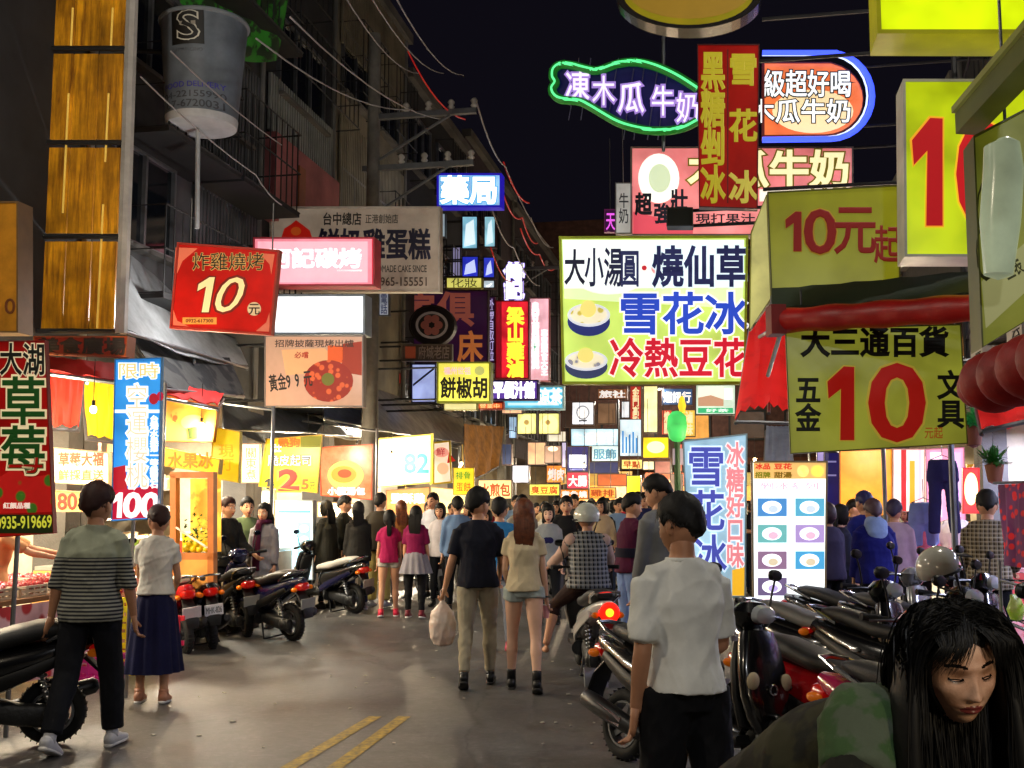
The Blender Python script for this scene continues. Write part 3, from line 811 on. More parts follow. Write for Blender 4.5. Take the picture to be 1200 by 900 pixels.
# ================================================================ SIGNS, LEFT SIDE
W_ = '#ffffff'
board('hanging_sign', 'tilted red hanging sign with a cream ten and yuan character', 'sign', [(208, 284), (328, 293), (318, 393), (199, 385)], 11.5, '#b3140c', .62, '#c03a2a', 2.5, .06,
      drop=[(222, 286, .5), (318, 292, .5)], items=[
      PL([(206, 290), (232, 291), (214, 306), (208, 320), (204, 320)], '#d8694a', .5), PL([(322, 298), (305, 297), (316, 310), (318, 322)], '#d8694a', .45), PL([(316, 389), (300, 388), (312, 378), (316, 366)], '#d06a50', .45), PL([(203, 381), (203, 362), (208, 376), (222, 383)], '#d8694a', .45),
      OUT('炸雞燒烤', 225, 296, 310, 317, '#2f1d08', 0, '#c9a45c', .4, .0, .03), OUT('10', 226, 325, 288, 366, '#e6cf92', .7, '#7c1b06', .2, .0, .045, shear=.35),
      EL(290, 354, 306, 370, '#d7b98c', .5), T('元', 291, 355, 305, 369, '#3a1408'), RC(214, 372, 254, 380, '#d9913c', .45), T('0932-617300', 218, 374, 250, 378, '#8a1208', .1)])
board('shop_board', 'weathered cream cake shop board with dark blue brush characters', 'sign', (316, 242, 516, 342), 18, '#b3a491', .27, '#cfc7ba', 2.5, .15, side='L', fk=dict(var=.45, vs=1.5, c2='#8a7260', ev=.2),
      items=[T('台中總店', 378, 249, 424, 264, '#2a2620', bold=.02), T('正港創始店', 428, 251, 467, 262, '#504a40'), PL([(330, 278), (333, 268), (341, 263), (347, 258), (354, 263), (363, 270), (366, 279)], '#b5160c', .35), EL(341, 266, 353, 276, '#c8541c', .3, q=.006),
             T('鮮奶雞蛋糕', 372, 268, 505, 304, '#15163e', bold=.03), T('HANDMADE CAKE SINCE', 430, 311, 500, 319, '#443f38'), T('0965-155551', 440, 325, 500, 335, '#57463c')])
board('lightbox', 'glowing pink lightbox with white characters for a grill shop', 'lightbox', (297, 278, 439, 335), 16.5, '#f08a9c', .9, '#c83a4a', 2, .3, side='L',
      items=[RC(302, 283, 431, 331, '#f6aebb', .9), T('阿記碳烤', 314, 291, 424, 314, '#ffffff', 1.5, .03, skx=0), RC(395, 316, 424, 318, '#fff4e0', 1.3), RC(436, 280, 439, 333, '#d01838', .8, q=.006)])
board('lightbox', 'blank white glowing lightbox beneath the pink grill sign', 'lightbox', (320, 345, 428, 392), 16.3, '#f6fbff', 1.35, '#7f8c98', 2.5, .3, side='L',
      items=[T('早', 345, 354, 352, 361, '#b9b9d8', .9), T('味小吃', 345, 362, 372, 368, '#d8d0c0', 1.0), T('現做現賣', 348, 376, 375, 381, '#e6dcb8', 1.0)])
b_ = board('food_poster', 'pizza poster lightbox under the blank white lightbox', 'poster', (310, 393, 426, 477), 16.2, '#c9a086', .42, '#8c7f78', 1.5, .12, side='L', fk=dict(var=.3, vs=2, c2='#b98c74'),
      items=[T('招牌披薩現烤出爐', 322, 398, 415, 407, '#5a4038'), PL([(330, 410), (380, 408), (400, 425), (380, 436), (335, 440)], '#d9a070', .45, q=.002),
             RC(384, 405, 402, 425, '#d4551c', .5), PL([(402, 403), (424, 400), (424, 440), (400, 436)], '#9c2f14', .35),
             EL(356, 422, 414, 471, '#c8562a', .55, q=.004, pat='spots', c2='#8a1f0c', ps=.9), EL(377, 437, 392, 452, '#6a6a20', .3, q=.007), T('黃金99元', 315, 436, 366, 456, '#231a15', bold=.02, rot=-8),
             T('必嚐', 345, 412, 362, 420, '#b3140c', .1)])
board('pharmacy_sign', 'blue rimmed pharmacy lightbox high against the night sky', 'lightbox', (512, 203, 588, 243), 26, '#8fc2ee', 1.0, '#2317b4', 2.5, .3, fe=.7, side='L',
      items=[OUT('藥局', 516, 206, 584, 239, '#ffffff', 1.7, '#4aa8dc', .9, .035, .07)])
for (x0, y0, x1, y1, c, c2, l) in ((541, 253, 560, 292, '#8fd0e8', '#e8fbff', 'tall pale cyan lit panel under the pharmacy sign'), (567, 253, 581, 290, '#9ad4e2', '#e0f8ff', 'narrow pale cyan lit panel right of the tall cyan one'),
                                   (541, 300, 561, 325, '#2a35c8', '#c8d4ff', 'deep blue lit panel with a white blob under the cyan panels'), (566, 301, 580, 326, '#3340d0', '#c8d4ff', 'smaller deep blue lit panel right of its twin'),
                                   (566, 328, 580, 338, '#cfe0ea', '#ffffff', 'small white lit panel under the deep blue pair')):
    board('lightbox', l, 'lightbox', (x0, y0, x1, y1), 29, c, .8, '#15131c', 1.2, .2, side='L', items=[PL([(x0 + 3, y1 - 3), (x0 + 5, y0 + 10), (x1 - 5, y0 + 4), (x1 - 3, y1 - 6)], c2, .9)])
board('lightbox', 'small yellow lightbox with two brush strokes of writing', 'lightbox', (523, 325, 565, 338), 26, '#e3dc6e', .8, '#7a7420', 1, .15, side='L', items=[T('化妝', 528, 326, 560, 337, '#2c2a08', bold=0)])
board('furniture_sign', 'large unlit purple furniture shop sign, glow painted in, with orange brown characters', 'sign', (455, 340, 572, 426), 27, '#3c1038', .28, '#2a1026', 1.5, .2, side='L', fk=dict(c2='#181a44', vs=.8, var=.4),  # unlit face given a faint glow to read brighter
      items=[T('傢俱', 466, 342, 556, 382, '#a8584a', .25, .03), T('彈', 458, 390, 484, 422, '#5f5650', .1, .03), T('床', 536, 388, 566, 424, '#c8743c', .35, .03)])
rs = board('round_sign', 'dark round flower emblem sign in front of the purple furniture sign', 'sign', [(506 + 27 * math.cos(i * math.pi / 14), 381 + 24 * math.sin(i * math.pi / 14)) for i in range(28)], 24, '#120d12', .02, '#1a1518', 2, .2, side='L',
      items=[EL(487, 365, 525, 397, '#6e625c', .25), EL(490, 368, 522, 394, '#120c0e', 0, q=.006)] + [EL(506 + 8 * math.cos(k * 1.047) - 5, 381 + 8 * math.sin(k * 1.047) - 5, 506 + 8 * math.cos(k * 1.047) + 5, 381 + 8 * math.sin(k * 1.047) + 5, '#6e3a30', .2, q=.009 + k * .0006, n=12) for k in range(6)])
board('name_plate', 'dim grey brown name plate under the round emblem sign', 'sign', (470, 403, 530, 423), 24, '#43342c', .12, '#5a5048', 1.5, .1, side='L', items=[RC(475, 406, 487, 420, '#8a3c24', .2), T('府城老店', 490, 405, 527, 421, '#6b5c52', .15)])
vr = board('neon_tower_sign', 'vertical red neon sign with four yellow characters', 'neon sign', (580, 352, 620, 444), 33, '#d81c30', .95, '#8a1020', 1.5, .3, side='L', fk=dict(ev=.3, c2='#ff4a30'),
      items=[T('梁山雞滷', 594, 360, 614, 442, '#ffe23a', 1.3, .05, vert=True), RC(580, 352, 588, 444, '#a81428', .4)])
board('neon_characters', 'two glowing white violet characters above the vertical red sign', 'neon sign', (592, 309, 613, 351), 33, '#3b2c6a', .5, '#2a2050', 1, .15, side='L',
      items=[OUT('傳記', 591, 308, 614, 351, '#ffffff', 2.4, '#b9a4ff', 1.2, .05, .09, vert=True)])
board('vertical_lightbox', 'narrow pink white vertical lightbox right of the red neon sign', 'lightbox', (620, 349, 644, 447), 34, '#f3b9c6', .95, '#c87a90', 1.2, .2, side='L',
      items=[T('臭豆腐麵線羹', 623, 354, 632, 432, '#ffffff', 1.4, .04, vert=True), T('專賣素食大王', 634, 386, 642, 440, '#ffffff', 1.4, .04, vert=True), RC(625, 400, 629, 412, '#7cc8a0', .8, q=.007)])
board('vertical_sign', 'thin dark vertical sign with white marks left of the red neon sign', 'sign', (571, 347, 580, 425), 33.5, '#40184a', .5, '#8a3060', 1, .12, side='L', items=[T('外帶自取訂位', 572, 350, 579, 423, '#cdbdf0', .8, vert=True)])
board('lightbox', 'yellow pepper cake lightbox with black brush characters', 'lightbox', (512, 424, 575, 472), 22.5, '#e6e05a', .98, '#8a9a20', 2, .25, side='L', fk=dict(ev=.15),
      items=[T('福州世祖', 520, 430, 552, 439, '#f3b8c0', .8, .03), EL(556, 429, 568, 440, '#b9c270', .6), T('餅椒胡', 516, 442, 572, 467, '#141605', bold=.03)])
board('lightbox', 'slim pale strip lightbox under the pepper cake sign', 'lightbox', (520, 472, 559, 481), 22.8, '#efe6a2', .9, '#a09a50', 1, .15, side='L')
board('lightbox', 'small orange red lightbox beside the slim pale strip', 'lightbox', (558, 471, 590, 480), 24, '#e8602c', .8, '#b01020', 1.5, .15, side='L', items=[T('營業中', 562, 473, 586, 479, '#ffd890', .9)])
board('lightbox', 'violet rimmed lightbox with white blocky characters', 'lightbox', (576, 445, 631, 469), 28, '#5a3aa0', .8, '#30206a', 2, .25, side='L', items=[T('平價汁館', 578, 447, 627, 467, '#ffffff', 1.5, .06)])
board('lightbox', 'cyan lightbox with white characters behind the violet one', 'lightbox', (590, 452, 661, 480), 30, '#58b8e0', .85, '#9ad8f0', 2, .25, side='L', items=[T('涼茶', 630, 455, 659, 474, '#e4faff', 1.2, .04), RC(595, 472, 655, 475, '#bfeaf8', .9)])
board('lightbox', 'pale blue white lit panel crossed by a dark slanting strip', 'lightbox', (482, 426, 511, 472), 25, '#aab8f0', .85, '#2a2f70', 1.5, .15, side='L', items=[PL([(484, 450), (509, 430), (509, 433), (484, 453)], '#202838', 0, q=.005)])
board('shop_sign', 'small blurry red lightbox over the pale tent awning', 'lightbox', (442, 437, 470, 450), 26, '#f0503c', .8, '#4a3030', 1, .2, side='L')
board('vertical_sign', 'narrow white vertical sign with blue marks under the cake board', 'sign', (444, 343, 456, 370), 21, '#b8bcc8', .45, '#4a4c54', 1, .1, side='L', items=[T('電話', 446, 344, 454, 368, '#2a3a80', .1, vert=True)])
board('lightbox', 'pale lightbox glimpsed between the cake board and pharmacy panels', 'lightbox', (516, 250, 522, 278), 27, '#b8ccd0', .5, '#33343a', .8, .12, side='L')
# pale violet panel by the corner
board('lightbox', 'narrow lilac panel left of the deep blue panels', 'lightbox', (530, 288, 540, 325), 29.5, '#a8a0c8', .5, '#332c3c', 1, .12, side='L')

# lower left
board('shop_nameboard', 'red nameboard with black characters under the yellow panels', 'sign', [(40, 394), (150, 394), (148, 418), (40, 414)], 11.6, '#7c1c0c', .3, '#8a3c14', 1.5, .15, fk=dict(var=.5, c2='#5a120a'),
      items=[T('美食廣場', 44, 395, 148, 416, '#140806', 0, .04, skx=0)])
board('banner', 'red strawberry banner on a pole with outlined green characters', 'banner', [(-12, 400), (54, 399), (64, 625), (-4, 630)], 8, '#9c0c0a', .40, '#8a0a08', 1, .02, fk=dict(var=.3), legs=[(18, 626)],
      items=[OUT('大湖', 0, 402, 54, 440, '#0a120b', 0, '#d8c8a0', .6, .02, .055), OUT('草莓', 1, 441, 55, 556, '#104a10', .25, '#dcc89a', .65, .02, .06, vert=True),
             PL([(-2, 560), (18, 548), (34, 560), (58, 556), (62, 600), (-2, 602)], '#3a6a18', .45, q=.002, pat='spots', c2='#b81410', ps=.9),
             T('紅顏品種', 4, 589, 36, 596, '#e8d8c8', .7, .03), RC(-5, 603, 63, 625, '#1e3008', .12), T('0935-919669', -4, 605, 61, 619, '#c8c83a', .65, .02, rot=-1.5)])
board('banner', 'bright blue cherry banner with a white one hundred on red', 'banner', [(135, 421), (190, 419), (186, 608), (131, 611)], 9.6, '#2a8ae0', .85, '#4aa0e8', 1, .02, legs=[(158, 520)], fk=dict(var=.2, c2='#58bdf0', vs=1.2),
      items=[OUT('限時', 138, 425, 187, 444, '#f0c080', .95, '#ffffff', 1.0, .01, .06), OUT('空運櫻桃', 148, 450, 174, 572, '#f4c8a8', 1.0, '#ffffff', 1.0, .0, .07, vert=True), RC(134, 480, 188, 484, '#e8f4ff', 1.0, q=.002),
             T('台灣水果第一等級寶石', 176, 487, 186, 572, '#ffffff', 1.0, .05, vert=True), PL([(132, 575), (187, 568), (186, 606), (131, 609)], '#c8183c', .7, q=.0025), PL([(133, 548), (147, 545), (150, 580), (133, 585)], '#c01c2c', .7, q=.002),
             T('100', 132, 578, 186, 606, '#fff4f0', 1.15, .035, shear=.1), EL(175, 461, 186, 474, '#b81c30', .6, q=.007), EL(184, 459, 192, 470, '#c82040', .6, q=.006)])
board('banner', 'orange and yellow food banner right of the cherry banner', 'banner', [(190, 462), (256, 476), (250, 518), (190, 518)], 13.2, '#e8902c', .45, '#c07020', 1.5, .05, fk=dict(var=.4, c2='#f8d858', vs=3),
      items=[EL(200, 478, 222, 496, '#d85a24', .7, pat='spots', c2='#f0a040', ps=.9), EL(212, 486, 240, 504, '#f6d060', .95, q=.005), PL([(220, 502), (232, 500), (232, 513), (222, 514)], '#26360c', .1, q=.007)])
board('stall_sign', 'yellow stall fascia with orange characters over the juice window', 'sign', [(190, 524), (258, 538), (256, 556), (190, 546)], 13, '#eec810', .5, '#c8a818', 1, .08, items=[T('水果冰', 196, 530, 250, 549, '#e87a1c', .8, .03)])
board('banner', 'crumpled pale yellow hanging banner beside the juice stall', 'banner', [(250, 500), (282, 506), (280, 566), (246, 560)], 13.4, '#f2d828', .5, '#e8d030', 1, .04, fk=dict(c2='#e8c828', vs=5, var=.3), items=[T('現打', 256, 520, 274, 552, '#d8a818', .7, vert=True)])
board('banner', 'tilted bright yellow sale banner reading two for five', 'banner', [(312, 514), (378, 509), (372, 578), (303, 570)], 17, '#f4cc0c', .5, '#e8b818', 1, .03,
      items=[RC(352, 511, 377, 524, '#8a8a20', .4), T('熱狗', 326, 513, 352, 524, '#ee6a1c', .85, .05), T('起士', 318, 520, 330, 530, '#fff', 1, .03), OUT('脆皮起司', 314, 533, 366, 546, '#f0f0e8', .9, '#22305a', .1, .0, .05),
             T('1', 309, 561, 316, 573, '#1c1a10', 0, .03, shear=.3), T('支', 316, 564, 323, 572, '#3a8a20', .3), OUT('2', 328, 551, 349, 574, '#e02c20', .95, '#ff9c30', .9, .04, .09), T('5', 354, 562, 361, 573, '#e8601c', .9, .04), T('元', 362, 564, 370, 574, '#3a7a20', .3)])
board('food_poster', 'red poster with a dumpling basket beside the yellow sale banner', 'poster', [(374, 524), (437, 520), (436, 586), (376, 581)], 18.5, '#e85c34', .45, '#d0502c', 1, .04, fk=dict(c2='#fca080', var=.3),
      items=[EL(384, 540, 426, 574, '#f2cc60', .95, q=.003), EL(388, 546, 418, 566, '#e88a30', .8, q=.006), EL(396, 550, 412, 560, '#b04018', .6, q=.009), T('小籠湯包', 384, 571, 428, 580, '#e8e8f0', .9, .05)])
board('banner', 'large pale banner with faint cyan 82 price above the crowd', 'banner', [(440, 514), (508, 508), (506, 566), (438, 572)], 22, '#f4f0cc', .5, '#f0e060', 1.5, .03,
      items=[T('早餐', 462, 520, 482, 529, '#3a98b8', .6), T('古', 486, 520, 494, 528, '#f0a8a0', .9), OUT('82', 474, 532, 502, 554, '#2a9a98', .6, '#a0d8dc', .8, .02, .06), T('豆漿', 456, 538, 472, 551, '#6ab8d8', .7), T('營業時間', 462, 556, 500, 564, '#d0c8e8', .95), PL([(505, 510), (508, 510), (507, 566), (504, 568)], '#f6e428', .9, q=.006)])
board('banner', 'yellow edged mascot free food banner next to the pale 82 banner', 'banner', [(507, 518), (528, 516), (530, 566), (507, 568)], 23, '#f2dcc0', .95, '#f0d820', 2, .03, items=[EL(509, 524, 526, 536, '#e89a8a', .8), T('鮮', 511, 525, 522, 534, '#b04040', .6), EL(512, 542, 526, 556, '#e8b890', .8), PL([(526, 530), (534, 540), (524, 543)], '#b82018', .7, q=.006)])
board('banner', 'yellow banner low beyond the mascot free food banner', 'banner', (531, 548, 556, 580), 25, '#f8e02c', .95, '#d8b818', 1, .03, items=[T('排骨', 534, 552, 552, 562, '#3a9a30', .5), T('蛋餅', 534, 565, 552, 576, '#e86a1c', .7)])
board('menu_board', 'glowing pale blue standing menu board behind the parked scooters', 'menu board', (323, 586, 367, 680), 17.5, '#d6f2fc', 1.25, '#c8d4d8', 1.2, .12,
      items=[RC(326, 598, 364, 601, '#58b8e0', .9), RC(349, 612, 364, 668, '#7ad4f0', 1.0)] + [RC(328 + 9 * (k % 2), 606 + 13 * (k // 2), 334 + 9 * (k % 2), 612 + 13 * (k // 2), '#a8dcec', .95, q=.006, nm='menu_photo') for k in range(8)] + [EL(351, 615 + 13 * k, 362, 624 + 13 * k, '#e6fafe', 1.1, q=.008, n=12) for k in range(4)], legs=[(325, 676), (365, 676)])
board('poster', 'peach price poster behind the customers at the left counter', 'poster', (283, 520, 305, 566), 17.5, '#f8d8b8', 1.0, '#c88a50', 1, .04, items=[T('關東煮', 287, 524, 301, 562, '#c87a50', .6, vert=True)])

# ================================================================ SIGNS, CENTRE AND RIGHT
def bowl(cx, cy_, w_, h_, food, rimc='#24307c', up=.12):
    return [EL(cx - w_, cy_ - h_ * .55, cx + w_, cy_ + h_, rimc, .55, q=.003), EL(cx - w_, cy_ - h_ * .75, cx + w_, cy_ + h_ * .5, '#d8dce8', .8, q=.006),
            EL(cx - w_ * .86, cy_ - h_ * .62, cx + w_ * .86, cy_ + h_ * .34, food, .8, q=.009, pat='spots', c2='#f6ecc8', ps=.8),
            EL(cx - w_ * .4, cy_ - h_ * .9 - up, cx + w_ * .35, cy_, '#e8d878', .9, q=.012)]
bs_ = board('dessert_board', 'big bright dessert board with bowls and blue and red characters', 'sign', [(655, 277), (877, 276), (874, 450), (659, 450)], 14, '#c6e06a', .92, '#b2c818', 3, .16, side='R', fk=dict(c2='#a8cc50', vs=1.1, var=.1),
      items=[PL([(659, 281), (872, 281), (871, 337), (661, 338)], '#e8f4ee', 1.05, q=.001), PL([(661, 338), (871, 337), (870, 362), (661, 350)], '#d6ecae', .98, q=.001), EL(668, 290, 760, 345, '#eef6ee', 1.0, q=.0012),
      OUT('大', 661, 292, 686, 334, '#1a2250', .05, '#e8f0f0', 1, .02, .05), OUT('小湯', 685, 290, 730, 336, '#28326a', .08, '#e8f0f0', 1, .02, .05), OUT('圓', 726, 292, 750, 336, '#3a4690', .1, '#e8f0f0', 1, .02, .05), EL(752, 311, 758, 317, '#d02838', .7),
      OUT('燒仙草', 764, 288, 876, 336, '#28327a', .12, '#d8ecf4', 1, .03, .06), EL(763, 305, 778, 322, '#f0a0a0', .8, q=.002),
      OUT('雪花冰', 725, 342, 876, 392, '#2448c8', .75, '#f4f8f0', 1, .025, .06), OUT('冷熱豆花', 714, 396, 876, 442, '#cc1430', .8, '#fce8e0', 1, .025, .06)] + bowl(690, 372, 25, 22, '#c8b850') + bowl(687, 425, 25, 19, '#8a8a98', '#34406a'))
board('vertical_banner', 'tall dark red banner with two columns of yellow characters', 'sign', [(817, 52), (890, 52), (888, 245), (819, 243)], 12, '#7c0906', .42, '#4c0806', 1.2, .1, side='R', fk=dict(var=.5, c2='#a81c0c', vs=1.5),
      items=[T('黑糖剉冰', 821, 60, 850, 238, '#a89c18', .5, .035, vert=True), T('雪', 854, 62, 888, 100, '#a89c18', .5, .035), T('花', 854, 128, 888, 166, '#a89c18', .5, .035), T('冰', 854, 200, 888, 238, '#b4a840', .55, .035), RC(852, 58, 853.5, 238, '#5c0804', .2)])
# oval sign at the top edge
board('oval_sign', 'oval unlit gold sign, glow painted in, with a dark double rim at the top edge', 'sign', [(807 + 86 * math.cos(i * math.pi / 20), -8 + 42 * math.sin(i * math.pi / 20)) for i in range(40)], 12.2, '#7c7814', .5, '#2c2a28', 9, .25, side='R', fk=dict(var=.5, c2='#94721a'),  # glow put into the unlit gold face
      items=[EL(735, -45, 880, 22, '#94741e', .35, q=.002)], framem=mat('#55504c', rough=.25, metal=.8))
# red pink board behind
board('lightbox', 'wide pink papaya milk lightbox with a white oval emblem', 'lightbox', (739, 172, 1000, 276), 17.5, '#f08080', .85, '#8a7a70', 2, .25, side='R', fk=dict(c2='#f8b8b8', vs=1.5, var=.2),
      items=[EL(748, 180, 796, 238, '#fbfdf0', 1.1, q=.003), EL(760, 192, 786, 226, '#d8e8c0', .8, q=.006), T('超', 744, 226, 764, 252, '#14182c', 0, .04), T('強', 766, 238, 786, 262, '#202844', 0, .04), T('壯', 786, 222, 806, 246, '#202844', 0, .04),
             OUT('木瓜牛奶', 806, 176, 996, 220, '#f8e8b0', 1.1, '#8a7a20', .4, .03, .07), PL([(742, 248), (775, 256), (812, 262), (812, 274), (742, 274)], '#e05060', .8, q=.002), PL([(890, 222), (996, 218), (996, 234), (890, 236)], '#fff4e0', 1.0, q=.002),
             T('現打果汁', 815, 250, 885, 262, '#2a3040', 0, .02)])
board('side_sign', 'slim grey white side board left of the papaya milk lightbox', 'sign', (721, 214, 740, 274), 17.6, '#b4b4b0', .5, '#6a6a6c', 1.2, .2, side=None, items=[T('牛奶', 725, 226, 737, 262, '#3a3c44', 0, vert=True)], drop=[(730, 216, 1.5)])
board('neon_sign', 'small magenta neon sign left of the slim side board', 'neon sign', (708, 245, 722, 272), 22, '#3a0a40', .5, '#8a1c80', 1.2, .1, side=None, drop=[(715, 246, 1.5)], items=[T('天', 710, 248, 721, 270, '#e05ae0', 1.1)])
# flat rectangular fluorescent fixture in front of the pink board
board('lamp_fitting', 'dark box lamp fitting on a white pipe in front of the papaya board', 'lamp', (781, 243, 812, 265), 13, '#1e2218', 0, '#2a2c24', 1.5, .2, side='R')
# pill shaped neon framed sign
pill = [(893, 66), (980, 66)] + [(972 + 49 * math.sin(a), 116 - 50 * math.cos(a)) for a in [math.pi * i / 14 for i in range(1, 14)]] + [(972, 166), (893, 167)]
pl = board('neon_framed_sign', 'red and cream rounded sign ringed by a blue neon tube', 'neon sign', [((x - 893) * .93 + 893, (y - 116) * .86 + 116) for x, y in pill], 15.5, '#f0783c', .9, '#8a1a14', 3, .2, side='R', fk=dict(c2='#e83828', vs=1.6, var=.3, ev=.2),
      items=[EL(905, 105, 1000, 156, '#f8d8a0', .95, q=.002), OUT('級超好喝', 894, 82, 998, 114, '#f4f8f4', 1.1, '#24302c', .05, .015, .06), OUT('木瓜牛奶', 878, 116, 998, 144, '#f4f8f4', 1.1, '#24302c', .05, .015, .06)])
pr_ = plane_proj(P(950, 116, 15.5), SN)
for k_, (m_, off) in enumerate(((mat('#3a50ff', 2.2, ev=0, var=0), 0), (mat('#c8d8ff', 1.6, ev=0, var=0), .0))):
    b = MB(); sc2 = 1.0 if k_ == 0 else .955
    b.tube([pr_((x - 893) * sc2 + 893, (y - 116) * sc2 + 116, .12) - pl.location for x, y in pill], .042 if k_ == 0 else .014, 8); part('neon_tube', b, m_, pl)
# bottle-shaped green neon
fish = [(817, 106), (800, 95), (783, 86), (765, 79), (745, 75), (725, 77), (708, 83), (697, 85), (683, 82), (672, 79), (658, 78), (650, 84), (649, 93), (652, 99), (648, 106), (651, 114), (660, 119), (680, 121), (693, 127), (708, 136), (724, 145), (741, 151), (762, 155), (785, 155), (803, 151), (817, 144)]
from itertools import chain
def smoothpts(p, n=4):
    out = []
    for i in range(len(p) - 1):
        p0 = p[max(i - 1, 0)]; p1 = p[i]; p2 = p[i + 1]; p3 = p[min(i + 2, len(p) - 1)]
        for k in range(n):
            t = k / n; out.append(tuple(.5 * ((2 * p1[j]) + (-p0[j] + p2[j]) * t + (2 * p0[j] - 5 * p1[j] + 4 * p2[j] - p3[j]) * t * t + (-p0[j] + 3 * p1[j] - 3 * p2[j] + p3[j]) * t ** 3) for j in (0, 1)))
    return out + [p[-1]]
fr = thing('neon_bottle_sign', 'green neon outline of a milk bottle with lilac characters', 'neon sign', P(735, 115, 15))
pf = plane_proj(P(735, 115, 15), SN); fs_ = smoothpts(fish)
b = MB(); b.tube([pf(x, y, .1) - fr.location for x, y in fs_], .034, 8); part('neon_tube', b, mat('#5aee90', 1.35, ev=0, var=0), fr)
b = MB(); b.tube([pf(x, y, .07) - fr.location for x, y in fs_], .062, 8); part('tube_casing', b, mat('#1c7a24', .35, ev=0, var=.1), fr)
b = MB(); b.prism([pf(x, y, 0) - fr.location for x, y in fish], -SN * .03); part('back_board', b, mat('#12124a', .35, rough=.4, var=.3), fr, smooth=False)
for i_, x in enumerate((676, 690, 722, 740, 752, 768, 780)):
    b = MB(); b.tube([pf(x + 3, 70 if i_ < 3 else 82, .05) - fr.location, pf(x - 9, 142 if i_ < 3 else 165, .05) - fr.location], .008, 5); part('stay_rod', b, mat('#6a6a88', rough=.4, metal=.5), fr)
b = MB(); b.tube([pf(777, 40, -.1) - fr.location, pf(777, 175, -.1) - fr.location], .025, 6); part('hanger', b, METAL, fr)
put([OUT('凍', 663, 84, 692, 120, '#f4e4ff', 1.1, '#a888e0', .7, .01, .07), OUT('木', 694, 90, 722, 126, '#f4e4ff', 1.1, '#a888e0', .7, .0, .07), OUT('瓜', 724, 98, 756, 134, '#f4e4ff', 1.1, '#a888e0', .7, .01, .07), OUT('牛', 763, 102, 791, 138, '#f4e4ff', 1.1, '#a888e0', .7, .0, .07), OUT('奶', 792, 110, 820, 146, '#f4e4ff', 1.1, '#a888e0', .7, .0, .07)], fr, lambda x, y, q: pf(x, y, .06 + q))
# ten dollar boards
YG = '#777a10'
board('ten_dollar_banner', 'olive yellow banner reading ten yuan and up in dark red', 'banner', [(899, 225), (1054, 217), (1055, 345), (904, 351)], 9.6, '#7f7e10', .62, '#5c5c0c', 1.5, .05, side='R', fk=dict(var=.25, c2='#6c700a', vs=1.4),
      items=[OUT('1', 920, 249, 941, 294, '#7a0c06', .35, '#a8821c', .3, .02, .04), OUT('0', 943, 246, 979, 297, '#7a0c06', .35, '#a8821c', .3, .015, .035), T('元', 976, 238, 1028, 298, '#7a0c06', .35, .02), T('起', 1024, 264, 1056, 308, '#7c1408', .35, .02)])
b = board('curved_banner', 'pale yellow end of a cloth banner curling left of the ten yuan board', 'banner', [(880, 272), (899, 228), (904, 351), (878, 388)], 10.4, '#b8b46a', .7, '#98942c', 1, .03, yaw=-30, fk=dict(var=.3))
board('ten_dollar_lightbox', 'bright yellow green lightbox with a large red ten', 'lightbox', [(1058, 93), (1215, 93), (1212, 301), (1060, 301)], 8.4, '#a8b80c', .95, '#8a8c40', 3, .35, side='R', fk=dict(c2='#c8e004', vs=.9, var=.2, ev=.22),
      items=[OUT('1', 1070, 142, 1106, 262, '#b00c14', .7, '#e8a020', .8, .03, .05), OUT('0', 1124, 146, 1180, 262, '#c01018', .75, '#e8b020', .9, .03, .045)], framem=mat('#b9b8a8', .12, rough=.4, var=.3))
board('yellow_lightbox', 'glowing yellow green lightbox cut by the top right corner', 'lightbox', [(1025, -60), (1290, -60), (1290, 40), (1028, 40)], 7.8, '#d2e80a', 1.0, '#9a9c20', 5, .4, side='R', fk=dict(ev=.18), framem=mat('#a8a418', .35, rough=.4))
tb = board('store_banner', 'olive stationery store banner with a giant red ten', 'banner', [(920, 386), (1126, 380), (1134, 520), (926, 532)], 8.8, '#8a8c2c', .66, '#6e701c', 1.2, .03, side=None, drop=[(940, 388, .35), (1110, 383, .35)], fk=dict(var=.3, c2='#76781c', vs=2, bump=.2, bs=4),
      items=[T('大三通百貨', 938, 383, 1112, 418, '#14170c', 0, .035), OUT('1', 970, 432, 1003, 514, '#9c1008', .55, '#b09a34', .5, .03, .05), OUT('0', 1020, 428, 1082, 516, '#9c1008', .55, '#b09a34', .5, .02, .04), T('五金', 932, 440, 962, 506, '#14170c', 0, .03, vert=True),
             T('文具', 1098, 434, 1130, 502, '#14170c', 0, .03, vert=True), T('元起', 1083, 500, 1105, 514, '#9a4a14', .5)])
# translucent rounded sign and box at the far right
rr = board('rounded_sign', 'large olive shop sign with a rounded pale tube at the right edge', 'sign', [(1140, 160), (1330, 60), (1330, 300), (1150, 408)], 4.9, '#6e721c', .5, '#5c5e18', 2, .2, side=None, drop=[(1180, 150, 1.2)], fk=dict(var=.3, c2='#8a8a3c'),
      items=[OUT('8', 1145, 215, 1166, 325, '#7a7c30', .45, '#34360c', .1, .0, .03), T('童裝', 1173, 296, 1196, 326, '#3c400e', .1, rot=-28), PL([(1150, 330), (1215, 272), (1215, 330), (1155, 385)], '#9a9a66', .5, q=.004)])
b = MB(); pp = plane_proj(P(1180, 250, 4.75), SN)
b.loft([(pp(1172, 165) - rr.location, .035, .05), (pp(1174, 170) - rr.location, .075, .07), (pp(1176, 200) - rr.location, .085, .08), (pp(1172, 260) - rr.location, .085, .08), (pp(1170, 322) - rr.location, .06, .06)], 18, cap=.4); part('rounded_tube', b, mat('#aebc9c', .45, rough=.2, var=.35, vs=3), rr)
b = MB(); a_, c_ = P(1120, 157, 5.2), P(1290, -30, 3.4)
